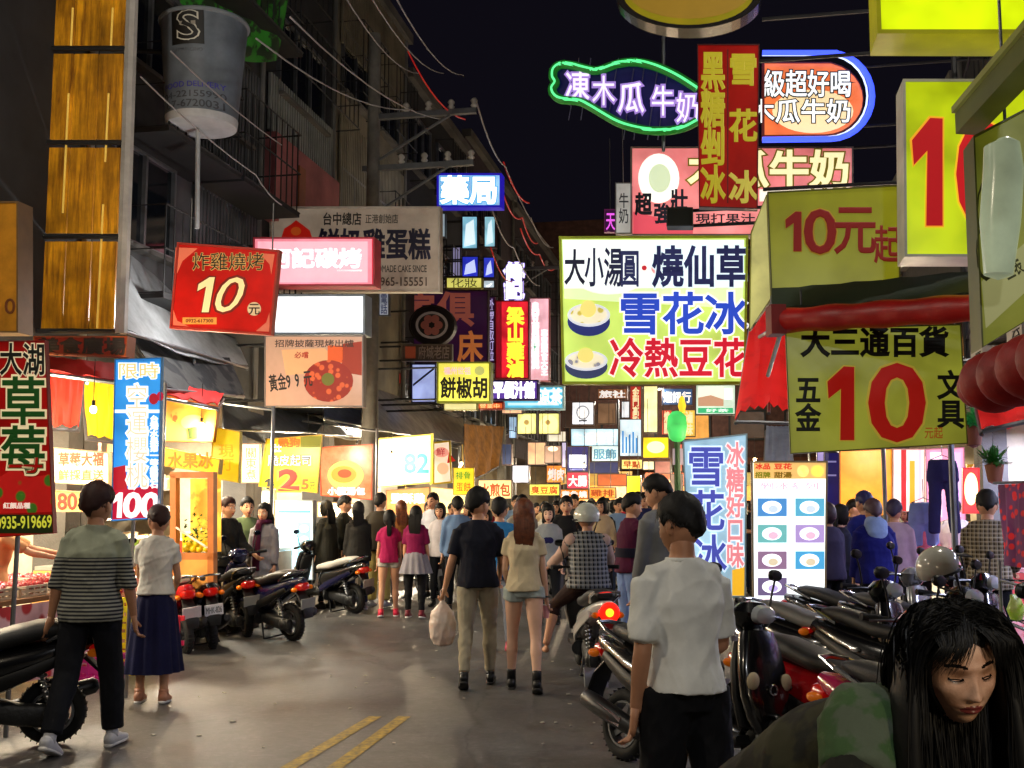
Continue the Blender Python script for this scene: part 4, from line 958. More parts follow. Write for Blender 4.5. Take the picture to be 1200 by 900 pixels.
bx_ = thing('sign_casing', 'long slanting olive box edge running off the top right corner', 'sign casing', a_)
b.prism([Vector((0, 0, 0)), Vector((.12, .02, .0)), Vector((.12, .02, .10)), Vector((0, 0, .10))], c_ - a_); part('casing', b, mat('#4c4f16', .28, rough=.45, var=.4), bx_, smooth=False)
b = MB(); b.prism([Vector((-.02, -.01, .10)), Vector((.14, .01, .10)), Vector((.14, .01, .13)), Vector((-.02, -.01, .13))], c_ - a_); part('casing_lid', b, mat('#7c7c38', .3, rough=.4), bx_, smooth=False)
# shaved ice flag and the menu stand
board('flag_banner', 'pale blue shaved ice flag with violet characters and red side text', 'banner', [(800, 516), (876, 508), (874, 700), (806, 702)], 11.8, '#9cc4dc', .85, '#b8dcec', 2, .03, legs=[(803, 520)], fk=dict(c2='#b4d4e4', vs=2, var=.2),
      items=[OUT('雪', 805, 522, 850, 570, '#4a52b8', .75, '#d8ecfc', 1, .02, .055), OUT('花', 806, 574, 850, 622, '#4a52b8', .75, '#d8ecfc', 1, .02, .055), OUT('冰', 812, 626, 852, 674, '#4a52b8', .75, '#d8ecfc', 1, .02, .055),
             OUT('冰糖好口味', 851, 518, 872, 665, '#e88a94', .85, '#fff0ee', 1, .03, .07, vert=True), PL([(858, 668), (873, 664), (873, 698), (858, 698)], '#eeb428', .9)])
menu = [RC(883, 542, 968, 561, '#f0c070', .85), T('冰品', 885, 543, 903, 550, '#d83a28', .8, .04), T('豆花', 907, 543, 928, 550, '#d83a28', .8, .04), T('招牌', 885, 553, 903, 560, '#8a8a18', .6, .04), T('甜湯', 907, 553, 928, 560, '#8a6a18', .6, .04), EL(934, 545, 948, 559, '#e8d890', .9), EL(950, 545, 966, 559, '#b8d060', .9),
        T('剉冰系列', 890, 565, 960, 574, '#f6b8c8', 1.1, .02)]
for r_ in range(5):
    for c_ in range(2):
        if r_ == 3 and c_ == 1: continue
        x0 = 888 + 44 * c_; y0 = 584 + 31 * r_
        rim = ['#4a8ac8', '#58a8c8', '#6ab0b0', '#a890c8', '#8a6a88', '#4aa0d0', '#6a5a80', '#888', '#7ac8e0', '#c8a0c8'][r_ * 2 + c_]
        menu += [RC(x0, y0, x0 + 34, y0 + 21, rim, 1.0, q=.004, nm='menu_photo'), EL(x0 + 5, y0 + 3, x0 + 28, y0 + 18, '#ffffff', 1.4, q=.007, n=16), EL(x0 + 12, y0 + 8, x0 + 24, y0 + 17, ['#c8d8e8', '#e8b8d0', '#d8c8a8', '#b8a8e0', '#e890a8'][r_], 1.0, q=.010, n=12), RC(x0 + 2, y0 + 24, x0 + 26, y0 + 26, '#f0dce4', 1.2, q=.004)]
board('menu_lightbox', 'tall glowing white menu stand with rows of dessert photos', 'menu board', [(880, 540), (970, 540), (968, 724), (882, 722)], 11.2, '#f4fcfc', 1.45, '#a89878', 2.2, .18, items=menu, legs=[(885, 718), (965, 718)])

# distant boards
DIST = [
 (660, 470, 697, 501, 40, '#4a3a34', .15, 'dark wooden panel behind the white logo lightbox', ''), (670, 471, 696, 498, 38, '#dfe6f2', 1.0, 'square white lightbox with a grey round logo', 'EL'),
 (700, 472, 722, 497, 41, '#8a6a50', .4, 'brown window sign right of the square logo lightbox', ''), (738, 452, 752, 512, 36, '#b02a1c', .6, 'narrow red vertical signboard with pale characters', 'V金門高粱酒'),
 (754, 452, 771, 507, 37, '#f2ecac', 1.0, 'plain pale yellow vertical lightbox', ''), (668, 502, 725, 523, 34, '#b8dce8', 1.1, 'wide white blue lightbox with pale writing', 'H生活館百'),
 (693, 522, 725, 541, 33, '#d4ecec', 1.0, 'smaller white green lightbox under the wide one', 'H服飾'), (664, 523, 690, 553, 32, '#28286a', .6, 'dark blue lightbox holding a white screen', 'SC'),
 (690, 541, 725, 555, 35, '#2a3468', .5, 'dull blue strip sign beneath the white green lightbox', ''), (726, 491, 752, 535, 33, '#c8dce6', 1.0, 'tall white lightbox streaked with blue strokes', 'ST'),
 (753, 512, 784, 537, 31, '#f4d418', 1.05, 'warm yellow lightbox with a bright middle', 'GL'), (728, 538, 753, 550, 36, '#f0dc80', .95, 'small cream yellow lightbox low in the row', 'H早點'),
 (753, 540, 767, 551, 37, '#f0e8c0', 1.0, 'tiny cream lightbox below the warm yellow one', ''), (767, 540, 786, 555, 36, '#a86a60', .6, 'dusty pink square sign next to the tiny cream lightbox', ''),
 (606, 484, 629, 509, 36, '#ecec8c', 1.0, 'left one of the twin round faced yellow lightboxes', 'RD'), (631, 484, 656, 509, 35, '#f2ee8c', 1.0, 'right one of the twin round faced yellow lightboxes with a red top', 'RD'),
 (596, 488, 606, 514, 38, '#a8c8e8', .9, 'light blue sliver of a lightbox beside the twin round ones', ''), (588, 474, 612, 485, 34, '#e8b890', .85, 'small peach lightbox under the cyan sign', ''),
 (618, 518, 640, 545, 34, '#d8b088', .8, 'beige vest shaped cloth sign left of its spotted neighbour', ''), (638, 522, 658, 543, 33, '#a88878', .6, 'spotted brown grey cloth sign', 'SP'),
 (658, 518, 664, 548, 34, '#e0d0f0', .9, 'thin lilac strip light beside the dark blue lightbox', ''), (540, 520, 556, 548, 29, '#b89a58', .6, 'gold cloth sign hanging over the far left stalls', ''),
 (664, 553, 690, 573, 30, '#d83a50', .8, 'round red lantern like sign with pale characters', 'H大腸'), (620, 567, 656, 581, 29, '#d8dc50', .95, 'low yellow green stall sign above the crowd', 'H臭豆腐'),
 (656, 573, 690, 585, 31, '#e88a2c', .85, 'low orange stall sign above the crowd', 'H章魚燒'), (690, 571, 722, 584, 32, '#f0a83c', .85, 'amber stall sign right of the low orange one', 'H雞排'),
 (734, 557, 751, 583, 30, '#e8dc1c', 1.0, 'upright yellow price flag above the heads', ''), (752, 562, 795, 585, 34, '#f0b070', .85, 'peach stall fascia at the end of the street', 'H麻辣燙'),
 (560, 562, 600, 585, 30, '#e8cf8c', .9, 'cream stall fascia behind the crowd on the left', 'H水煎包'), (600, 545, 620, 566, 31, '#f4f4fc', 1.3, 'dazzling white lightbox over the left stalls', ''),
 (588, 520, 600, 545, 32, '#303a58', .4, 'dark slate sign beside the brown gold curtain', ''), (815, 450, 862, 486, 20, '#c8dcc8', .85, 'white and green landscape photo board under the dessert board', 'LS'),
 (785, 555, 800, 580, 24, '#c8a890', .6, 'dull pink cloth edge left of the shaved ice flag', ''), (700, 555, 735, 570, 36, '#c8602c', .6, 'rust coloured awning sign in the middle distance', ''),
]
DIST += [(x0, y0, x1, y1, 47, c, e, l, k) for x0, y0, x1, y1, c, e, l, k in (
 (576, 486, 592, 500, '#c84a3a', .7, 'distant brick red square sign behind the cyan lightbox', ''), (640, 455, 656, 482, '#6a4a8a', .6, 'distant dull violet sign under the big dessert board corner', 'V茶飲'),
 (700, 455, 735, 468, '#8a5a3a', .5, 'distant brown fascia under the dessert board', 'H旅社'), (775, 455, 812, 475, '#3a5a8a', .5, 'distant slate blue fascia right of the pale vertical box', 'H通訊行'),
 (775, 480, 788, 510, '#c8503a', .7, 'distant orange red upright sign near the green lantern', 'V燒臘'), (800, 480, 815, 512, '#e8c050', .7, 'distant amber upright sign right of the green lantern', 'V滷味'),
 (640, 505, 664, 518, '#e8e0c8', .8, 'distant ivory strip above the spotted cloth sign', ''), (610, 470, 640, 482, '#a82838', .6, 'distant crimson fascia over the twin round boxes', 'H牛排'),
 (728, 470, 738, 490, '#e0e8f0', .8, 'distant thin white upright sign beside the red vertical board', ''), (640, 545, 664, 566, '#f0903a', .85, 'distant orange square sign left of the round red one', 'H烤肉'),
 (722, 553, 736, 572, '#c8e0a0', .8, 'distant pale green sign left of the yellow price flag', ''), (790, 520, 800, 553, '#d86a5a', .7, 'distant salmon upright sign behind the green post', ''),
 (560, 545, 586, 562, '#f4d060', .9, 'distant golden fascia left of the cream stall fascia', 'H炒飯'), (700, 540, 726, 553, '#f8c8a0', .8, 'distant peach strip under the blue lightboxes', ''))]
for (x0, y0, x1, y1, d, c, e, l, kind) in DIST:
    it = []
    if kind.startswith('H'): it = [T(kind[1:], x0 + 2, y0 + (y1 - y0) * .2, x1 - 2, y1 - (y1 - y0) * .15, '#ffffff' if hx(c)[0] < .5 or hx(c)[1] < .3 else '#6aa0b8' if hx(c)[2] > .4 else '#a8481c', .8, .03)]
    elif kind.startswith('V'): it = [T(kind[1:], x0 + 3, y0 + 2, x1 - 3, y1 - 2, '#f2e0b0', .9, .03, vert=True)]
    elif kind == 'EL': it = [EL(x0 + 5, y0 + 4, x1 - 5, y1 - 6, '#9aa0aa', .7), EL(x0 + 7, y0 + 6, x1 - 7, y1 - 8, '#f4f6fa', 1.1, q=.006), RC(x0 + 8, y1 - 6, x1 - 8, y1 - 4, '#555a66', .3)]
    elif kind == 'SC': it = [RC(x0 + 3, y0 + 10, x1 - 3, y1 - 5, '#e8f0ff', 1.3), RC(x0 + 4, y1 - 4, x1 - 4, y1 - 2, '#7a80c8', .8)]
    elif kind == 'ST': it = [RC(x0 + 3 + 4 * k, y0 + 14 + (k * 7) % 10, x0 + 5 + 4 * k, y1 - 4, '#3a8ad0', .9) for k in range(5)]
    elif kind == 'GL': it = [EL(x0 + 5, y0 + 5, x1 - 5, y1 - 6, '#fff8b0', 1.4)]
    elif kind == 'RD': it = [EL(x0 + 2, y0 + 2, x1 - 2, y1 - 1, '#f8f2a8', 1.1), EL(x0 + 8, y0 + 8, x0 + 14, y0 + 14, '#c8a860', .7, q=.006)]
    elif kind == 'SP': it = [EL(x0 + 4, y0 + 1, x1 - 4, y0 + 7, '#e8dcc8', .9)]
    elif kind == 'LS': it = [PL([(x0 + 3, y0 + 3), (x1 - 14, y0 + 3), (x1 - 14, y0 + 20), (x0 + 3, y0 + 22)], '#e8ecd8', 1.0), PL([(x0 + 3, y0 + 16), (x0 + 18, y0 + 13), (x1 - 14, y0 + 18), (x1 - 14, y0 + 26), (x0 + 3, y0 + 26)], '#c89a7a', .8, q=.005), RC(x0 + 3, y1 - 8, x1 - 3, y1 - 2, '#3ab878', .8), T('好茶', x0 + 12, y1 - 7, x1 - 8, y1 - 3, '#fff', 1), RC(x1 - 13, y0 + 5, x1 - 4, y0 + 18, '#ffffff', 1.2)]
    px_ = (x0 + x1) / 2
    board('distant_sign', l, 'sign', (x0, y0, x1, y1), d, c, e * 1.22, '#55484a', .9, .2, items=it, drop=[(px_ - (x1 - x0) * .3, y0 + 1, 1.1), (px_ + (x1 - x0) * .3, y0 + 1, 1.1)])
# green lantern shape on a post
q = P(793, 500, 24)
lt = thing('lantern_sign', 'bright green lantern shaped sign on a green post', 'sign', (q.x, q.y, 0))
b = MB(); b.tube([(0, 0, 0), (0, 0, q.z)], .07, 8); part('post', b, mat('#1c5a24', rough=.5), lt)
b = MB(); b.loft([((0, -.05, q.z + z), r_, r_ * .7) for z, r_ in ((-.32, .10), (-.25, .18), (0, .22), (.22, .2), (.32, .1))], 12, cap=.3); part('lantern', b, mat('#4ad86a', .95, ev=.3), lt)
b = MB(); b.loft([((.12, -.02, q.z + z), r_, r_) for z, r_ in ((.3, .05), (.45, .09), (.65, .04))], 8); part('yellow_tip', b, mat('#f4d02c', .9), lt)
b = MB(); b.box((.06, .0, q.z - .65), (.3, .08, .35)); part('plate', b, mat('#b8a8b8', .4), lt, smooth=False)
# ================================================================ SCOOTERS
BLK = mat('#0b0b0c', rough=.45, var=.3, spec=.4)
RUB = mat('#0a0a0a', rough=.8, var=.3)
CHR = mat('#c4c6c8', rough=.18, metal=1, var=.15)
ALU = mat('#8f9193', rough=.35, metal=.9, var=.3)
ENG = mat('#3c3d3e', rough=.5, metal=.6, var=.5, vs=12, bump=.3)
SEATB = mat('#101012', rough=.55, var=.3, bump=.15, bs=120)
SC = {}
def sc_mesh():
    if SC: return SC
    def M_(k, mb, smooth=True):
        me = mb.mesh(smooth, k)
        if smooth: autosmooth(me, 38)
        SC[k] = me
    wf, wr = .64, -.60
    b = MB(); b.torus((0, 0, 0), .178, .047, 'x', 32, 10, squash=1.05)
    for k in range(32):
        a = k * math.pi / 16; b.box((0, .224 * math.cos(a), .224 * math.sin(a)), (.06, .012, .006), Matrix.Rotation(a, 3, 'X'))
    M_('tyre', b)
    b = MB(); b.torus((0, 0, 0), .138, .014, 'x', 28, 6, squash=3.4); b.tube([(-.045, 0, 0), (.045, 0, 0)], .034, 12)
    for k in range(5):
        a = k * 2 * math.pi / 5; r_ = Matrix.Rotation(a, 3, 'X')
        b.box(r_ @ Vector((0, .08, 0)), (.022, .11, .04), r_)
    M_('rim', b)
    b = MB(); b.torus((.042, 0, 0), .075, .018, 'x', 24, 4, squash=.12)
    for k in range(8): a = k * math.pi / 4; b.box((.042, .075 * math.cos(a), .075 * math.sin(a)), (.004, .03, .008), Matrix.Rotation(a, 3, 'X'))
    M_('brake_disc', b)
    b = MB()
    for s in (-1, 1):
        b.tube([(.062 * s, wf, .215), (.062 * s, wf - .045, .34), (.05 * s, wf - .09, .50)], [.02, .023, .02], 8)
    b.tube([(0, .55, .46), (0, .47, .92)], .028, 10); b.tube([(-.075, wf, .215), (.075, wf, .215)], .012, 8)
    M_('fork', b)
    b = MB(); secs = []
    for k in range(10):
        a = R(-18 + 19.5 * k); secs.append(((0, wf + .246 * math.cos(a), .222 + .246 * math.sin(a)), .062 - .014 * abs(k - 4.5) / 4.5, .014))
    b.loft(secs, 12, cap=.6); M_('front_fender', b)
    # apron: front shield, swelling nose
    b = MB(); b.loft([((0, .60, .36), .09, .045), ((0, .585, .44), .145, .055), ((0, .555, .56), .178, .06), ((0, .52, .70), .175, .062), ((0, .485, .82), .15, .065), ((0, .46, .90), .12, .055)], 24, p=2.6, cap=.3)
    M_('front_shield', b)
    b = MB(); b.loft([((0, .50, .38), .13, .03), ((0, .47, .55), .165, .035), ((0, .44, .72), .16, .035), ((0, .41, .84), .12, .03)], 16, p=3, cap=.3); M_('inner_panel', b)
    b = MB(); b.loft([((0, .50, .31), .15, .03), ((0, .40, .285), .17, .035), ((0, .20, .28), .175, .035), ((0, .02, .30), .16, .05)], 16, p=4, side=(1, 0, 0), cap=.4); M_('floorboard', b)
    # rear body with a rising tail
    b = MB(); b.loft([((0, .10, .46), .085, .13), ((0, .02, .47), .135, .16), ((0, -.12, .49), .165, .165), ((0, -.30, .535), .175, .145), ((0, -.50, .60), .165, .11), ((0, -.68, .665), .135, .085), ((0, -.82, .71), .095, .06), ((0, -.90, .735), .05, .035)], 28, p=2.5, cap=.5)
    M_('body_panel', b)
    b = MB()
    for s in (-1, 1): b.loft([((.155 * s, .0, .36), .018, .04), ((.19 * s, -.2, .44), .018, .05), ((.185 * s, -.45, .53), .015, .045), ((.14 * s, -.72, .64), .012, .03)], 10, p=2.5, side=(1, 0, 0))
    M_('side_trim', b)
    b = MB(); b.loft([((0, .16, .655), .07, .03), ((0, .10, .675), .115, .045), ((0, -.05, .70), .145, .055), ((0, -.22, .715), .15, .06), ((0, -.33, .745), .145, .062), ((0, -.50, .785), .135, .062), ((0, -.66, .805), .11, .05), ((0, -.74, .81), .07, .03)], 22, p=2.8, cap=.5)
    M_('seat', b)
    b = MB(); b.tube([(-.11, -.56, .73), (-.135, -.72, .80), (-.11, -.84, .84), (0, -.87, .85), (.11, -.84, .84), (.135, -.72, .80), (.11, -.56, .73)], .014, 8); M_('grab_rail', b)
    b = MB(); b.loft([((0, -.83, .66), .085, .045), ((0, -.90, .665), .08, .05), ((0, -.935, .67), .055, .035)], 18, p=2.8, cap=.3); M_('tail_light', b)
    b = MB(); b.ball((.115, -.86, .64), .035, .045, .028, 12, 8); M_('turn_signal_a', b)
    b = MB(); b.ball((-.115, -.86, .64), .035, .045, .028, 12, 8); M_('turn_signal_b', b)
    b = MB(); b.loft([((0, -.80, .60), .06, .02), ((0, -.90, .50), .075, .014), ((0, -.95, .38), .075, .012), ((0, -.945, .30), .06, .01)], 12, p=3, cap=.2); M_('rear_fender', b)
    b = MB(); rr_ = Matrix.Rotation(R(14), 3, 'X'); b.box((0, -.956, .47), (.20, .008, .125), rr_); M_('license_plate', b, False)
    b = MB()
    V, Fc = text_px('MHK-826', 0, 0, 1, 1, .02)
    b.add([Vector((0, -.956, .47)) + rr_ @ Vector((-.085 + .17 * x, -.006, .035 - .07 * y)) for x, y, z in V], Fc); M_('plate_lettering', b, False)
    b = MB(); b.loft([((.0, .02, .27), .10, .07), ((-.03, -.2, .27), .10, .08), ((-.09, -.40, .24), .05, .075), ((-.10, -.62, .22), .045, .08), ((-.10, -.70, .22), .04, .06)], 16, p=3); b.tube([(-.145, -.15, .27), (-.145, -.13, .27)], .07, 16); b.ball((-.13, -.6, .22), .04, .07, .07)
    M_('engine', b)
    b = MB(); b.tube([(.06, .0, .2), (.10, -.15, .17), (.13, -.3, .2)], .016, 8); b.loft([((.13, -.28, .20), .03, .03), ((.135, -.34, .22), .052, .052), ((.14, -.70, .31), .062, .062), ((.14, -.86, .35), .055, .055), ((.14, -.89, .357), .03, .03)], 16, cap=.1); M_('muffler', b)
    b = MB(); b.box((.185, -.58, .285), (.012, .26, .06), Matrix.Rotation(R(-14), 3, 'X')); M_('heat_shield', b, False)
    b = MB()
    for z in range(7): b.torus((-.12, -.60 + .012 * z, .33 + .035 * z), .03, .008, 'z', 14, 5)
    b.tube([(-.12, -.61, .26), (-.12, -.51, .60)], .014, 8); M_('shock_absorber', b)
    b = MB(); b.tube([(-.09, -.12, .22), (-.14, -.2, .02), (.14, -.2, .02), (.09, -.12, .22)], .014, 8); M_('centre_stand', b)
    # handlebar group
    b = MB(); b.loft([((0, .40, .90), .06, .05), ((0, .41, .96), .13, .075), ((0, .42, 1.01), .14, .085), ((0, .41, 1.06), .09, .055)], 20, p=2.6, cap=.4); M_('handle_cowl', b)
    b = MB(); b.tube([(-.34, .30, 1.00), (-.20, .36, 1.0), (-.1, .40, .99), (.1, .40, .99), (.20, .36, 1.0), (.34, .30, 1.0)], .013, 8); M_('handlebar', b)
    for s, k in ((-1, 'grip_a'), (1, 'grip_b')):
        b = MB(); b.tube([(.34 * s, .30, 1.0), (.235 * s, .345, 1.0)], [.021, .019], 10); M_(k, b)
        b = MB(); b.tube([(.17 * s, .40, 1.0), (.25 * s, .40, .995), (.34 * s, .355, .985)], [.009, .007, .006], 6); M_('lever_' + k[-1], b)
        b = MB(); b.tube([(.19 * s, .37, 1.01), (.22 * s, .36, 1.14), (.25 * s, .35, 1.22)], .007, 6); b.loft([((.25 * s, .365, 1.24), .044, .026), ((.25 * s, .35, 1.24), .054, .034), ((.25 * s, .34, 1.24), .052, .033)], 16, p=2.6, side=(1, 0, 0), cap=.2)
        M_('mirror_' + k[-1], b)
        b = MB(); b.loft([((.25 * s, .334, 1.24), .046, .027), ((.25 * s, .332, 1.24), .044, .026)], 16, p=2.6, cap=0); M_('mirror_glass_' + k[-1], b)
    b = MB(); b.loft([((0, .50, 1.005), .09, .055), ((0, .53, 1.0), .075, .045), ((0, .545, 1.0), .04, .02)], 18, p=2.5, cap=.3); M_('headlight', b)
    b = MB()
    b.ball((-.13, .585, .64), .045, .025, .05, 14, 8)
    M_('front_signal_a', b)
    b = MB(); b.ball((.13, .585, .64), .045, .025, .05, 14, 8); M_('front_signal_b', b)
    b = MB(); b.torus((0, .62, .60), .028, .006, 'y', 16, 6); M_('badge', b)
    b = MB(); b.ball((.188, -.32, .56), .004, .045, .02, 14, 8); M_('body_badge', b)
    return SC
def strip_ab(k): return k[:-2] if k.endswith(('_a', '_b')) else k
def scooter(label, loc, rz, body, seat=SEATB, trim=None, lean=7, lit=False, rail=CHR, front=None, steer=0, plate='#9a9b98', group='scooters parked along the street', skip=(), lettered=False):
    S_ = sc_mesh(); t = thing('scooter', label, 'scooter', (loc[0], loc[1], .0), rz, group)
    if lean: t.rotation_euler = (0, R(-lean), rz)
    trim = trim or BLK; front = front or body
    red = mat('#c8140c', 2.6 if lit else .22, rough=.15, coat=.6, ev=0, var=0)
    MM = dict(fork=ALU, front_fender=front, front_shield=front, inner_panel=BLK, floorboard=BLK, body_panel=body, side_trim=trim, seat=seat, grab_rail=rail,
              tail_light=red, rear_fender=BLK, license_plate=mat(plate, 0, rough=.4, var=.25, ev=0), engine=ENG, muffler=mat('#2c2c2d', rough=.4, metal=.6), shock_absorber=ALU, centre_stand=BLK,
              handle_cowl=front, handlebar=BLK, grip_a=RUB, grip_b=RUB, lever_a=ALU, lever_b=ALU, mirror_a=BLK, mirror_b=BLK, headlight=mat('#cfd6da', rough=.06, metal=.3, var=.1, spec=.8), front_signal_a=mat('#b8a88a', rough=.1, var=.1), front_signal_b=mat('#b8a88a', rough=.1, var=.1),
              badge=CHR, turn_signal_a=mat('#d86a10', .15, rough=.15, ev=0), turn_signal_b=mat('#d86a10', .15, rough=.15, ev=0))
    made = {}
    for k, m in MM.items():
        if k in skip: continue
        made[k] = link(strip_ab(k), S_[k], m, t)
    def ch(k, m, p, nm=None): return link(nm or strip_ab(k), S_[k], m, made[p])
    if lettered: ch('plate_lettering', mat('#6a7078', rough=.5), 'license_plate')
    ch('heat_shield', CHR, 'muffler')
    for a_ in 'ab': ch('mirror_glass_' + a_, mat('#59636c', rough=.03, metal=1, var=0), 'mirror_' + a_)
    ch('body_badge', CHR, 'body_panel', 'badge')
    for y in (.64, -.60):
        wh = link('wheel', S_['tyre'], RUB, t); wh.location = (0, y, .225)
        link('rim', S_['rim'], ALU, wh)
        if y > 0: link('brake_disc', S_['brake_disc'], CHR, wh)
    return t
def paint(c, **k): return mat(c, rough=k.pop('rough', .22), coat=.8, var=.12, **k)
PB = paint('#0a0a0c'); PR = paint('#a80c14'); PM = paint('#9c1a4a'); PN = paint('#101234'); PS = paint('#8e9094', metal=.5); PW_ = paint('#d8d6d0')
def at(px, d): q = P(px, 640, d); return (q.x, q.y)
# left side
scooter('black scooter cut by the left edge with its red tail light towards us', at(-42, 7.6), R(108), PB, front=PB, plate='#b8b8b0')
scooter('red scooter with a cream seat behind the woman in the navy skirt', at(205, 12.9), R(32), PR, seat=mat('#b8ad98', rough=.5), plate='#c8c8d0')
scooter('black scooter with a bright tilted licence plate behind the red scooter', at(243, 13.3), R(24), PB, seat=mat('#2a2522', rough=.5), plate='#e4e6f0', lettered=True)
scooter('dark navy scooter standing side on nearest the middle of the street', at(312, 13.9), R(47), PN, seat=mat('#1f1c1c', rough=.5))
scooter('second black scooter squeezed behind the dark navy one', at(276, 14.4), R(30), PB)
scooter('black scooter with a pale seat in front of the dark coated customers', at(388, 17.2), R(48), PB, seat=mat('#b5b0a6', rough=.5), trim=PN)
scooter('silver scooter parked behind the girls in magenta', at(505, 20), R(20), PS)
# right side
rider_sc = scooter('scooter being ridden away with a glowing round tail light', at(692, 10.9), R(6), PW_, lean=0, lit=True, lettered=True, trim=PW_, group='scooters parked along the street')
b = MB(); b.torus((0, -.945, .67), .062, .03, 'y', 24, 8, squash=.5); part('tail_light_ring', b, mat('#e81808', 2.0, ev=0), rider_sc)
b = MB(); b.ball((0, -.95, .67), .038, .02, .038); part('tail_bulb', b, mat('#ffb020', 2.5, ev=0, var=0), rider_sc)
scooter('black scooter with a dull steel muffler behind the man in the white shirt', at(803, 6.8), R(-146), PB, front=PB)
scooter('red scooter with a long black seat right of the man in the white shirt', at(985, 6.35), R(-146), PR, group='scooters parked along the street')
scooter('black scooter with a grey seat behind the red scooter', at(968, 8.6), R(-144), PB, seat=mat('#6c6c6a', rough=.5))
scooter('black scooter whose handlebars stick up in front of the menu stand', at(1052, 8.0), R(-146), PB)
scooter('dark scooter with upright mirrors in front of the blue hooded shopper', at(1085, 9.4), R(-140), PB, seat=mat('#3a3a3a', rough=.5), trim=PR)
mg = scooter('magenta scooter carrying a white helmet on its mirror', at(1128, 5.1), R(-146), PM, rail=CHR)
scooter('magenta and silver scooter nose cut by the right edge', at(1235, 5.2), R(-138), PM, seat=SEATB)
scooter('black scooter parked deeper in the row near the plaid shirt', at(1010, 10.2), R(-140), PB, front=PS)
def helmet(label, loc, rz, c, parent_cat='helmet', tilt=0, r=.135):
    t = thing('helmet', label, 'helmet', loc, rz); t.rotation_euler = (R(tilt), 0, rz)
    b = MB(); n, k = 28, 14; vs = []; fs = []
    for i in range(k + 1):
        th = math.pi * .62 * i / k
        for j in range(n):
            a = 2 * math.pi * j / n; fr_ = max(0, math.sin(a)); th2 = th * (1 - .28 * fr_ * (i / k))
            vs.append((r * .9 * math.sin(th2) * math.cos(a), r * 1.08 * math.sin(th2) * math.sin(a), r * .95 * math.cos(th2)))
    for i in range(k):
        for j in range(n): fs.append((i * n + j, (i + 1) * n + j, (i + 1) * n + (j + 1) % n, i * n + (j + 1) % n))
    m_ = len(vs); vs += [tuple(x * .9 for x in q) for q in vs]
    fs += [tuple(reversed([x + m_ for x in f])) for f in fs]
    for j in range(n): fs.append((k * n + j, k * n + (j + 1) % n, m_ + k * n + (j + 1) % n, m_ + k * n + j)[::-1])
    b.add(vs, fs); part('shell', b, mat(c, rough=.2, coat=.6, var=.12), t)
    b = MB(); b.torus((0, .01, -.035), r * .93, .008, 'z', 28, 6); part('edge_trim', b, BLK, t)
    b = MB(); b.sheet([(-.09, .10, .04), (.09, .10, .04), (.08, .20, -.005), (-.08, .20, -.005)], .006, 8, 3, -.02); part('visor', b, BLK, t)
    b = MB()
    for s in (-1, 1): b.tube([(.11 * s, .02, -.05), (.08 * s, .04, -.15), (0, .05, -.17)], .008, 5)
    part('strap', b, BLK, t)
    return t
q = P(1099, 664, 6.6)
helmet('white open face helmet hanging on the magenta scooter mirror', q, R(-70), '#b9b8b0', tilt=18, r=.125)
# ================================================================ PEOPLE
V3 = Vector
def ss(a, b, x):
    t = min(1, max(0, (x - a) / (b - a))); return t * t * (3 - 2 * t)
def gs(x, m, s): return math.exp(-((x - m) / s) ** 2)
def head_pt(dx, dy, dz):
    x, y, z = .0755 * dx, .095 * dy, .118 * dz
    low = ss(-.015, -.11, z)
    x *= 1 - .30 * low
    if y < 0: y *= 1 - .5 * low; y *= 1.04
    else: y = y * (1 - .05 * gs(z, .0, .05)) + .012 * low * dy
    if dy > .12:
        f = ss(.1, .4, dy)
        y += f * (.0155 * gs(x, 0, .0085 + .004 * ss(-.0, -.03, z)) * (ss(.028, -.030, z)) * ss(-.046, -.036, z))
        y += f * .007 * gs(x, 0, .016) * gs(z, -.034, .008)
        for s in (-1, 1):
            y -= f * .010 * gs(x, .031 * s, .017) * gs(z, .006, .013)
            y += f * .004 * gs(x, .046 * s, .018) * gs(z, -.022, .018)
        y += f * .0035 * gs(z, .027, .009) * ss(.06, .02, abs(x))
        y += f * .0060 * gs(x, 0, .020) * gs(z, -.0575, .0058) + f * .0065 * gs(x, 0, .017) * gs(z, -.0695, .006)
        y -= f * .003 * gs(x, 0, .024) * gs(z, -.0635, .0024)
        y -= f * .004 * gs(x, 0, .025) * gs(z, -.081, .007)
        y += f * .006 * gs(x, 0, .024) * gs(z, -.098, .014)
    return V3((x, y, z))
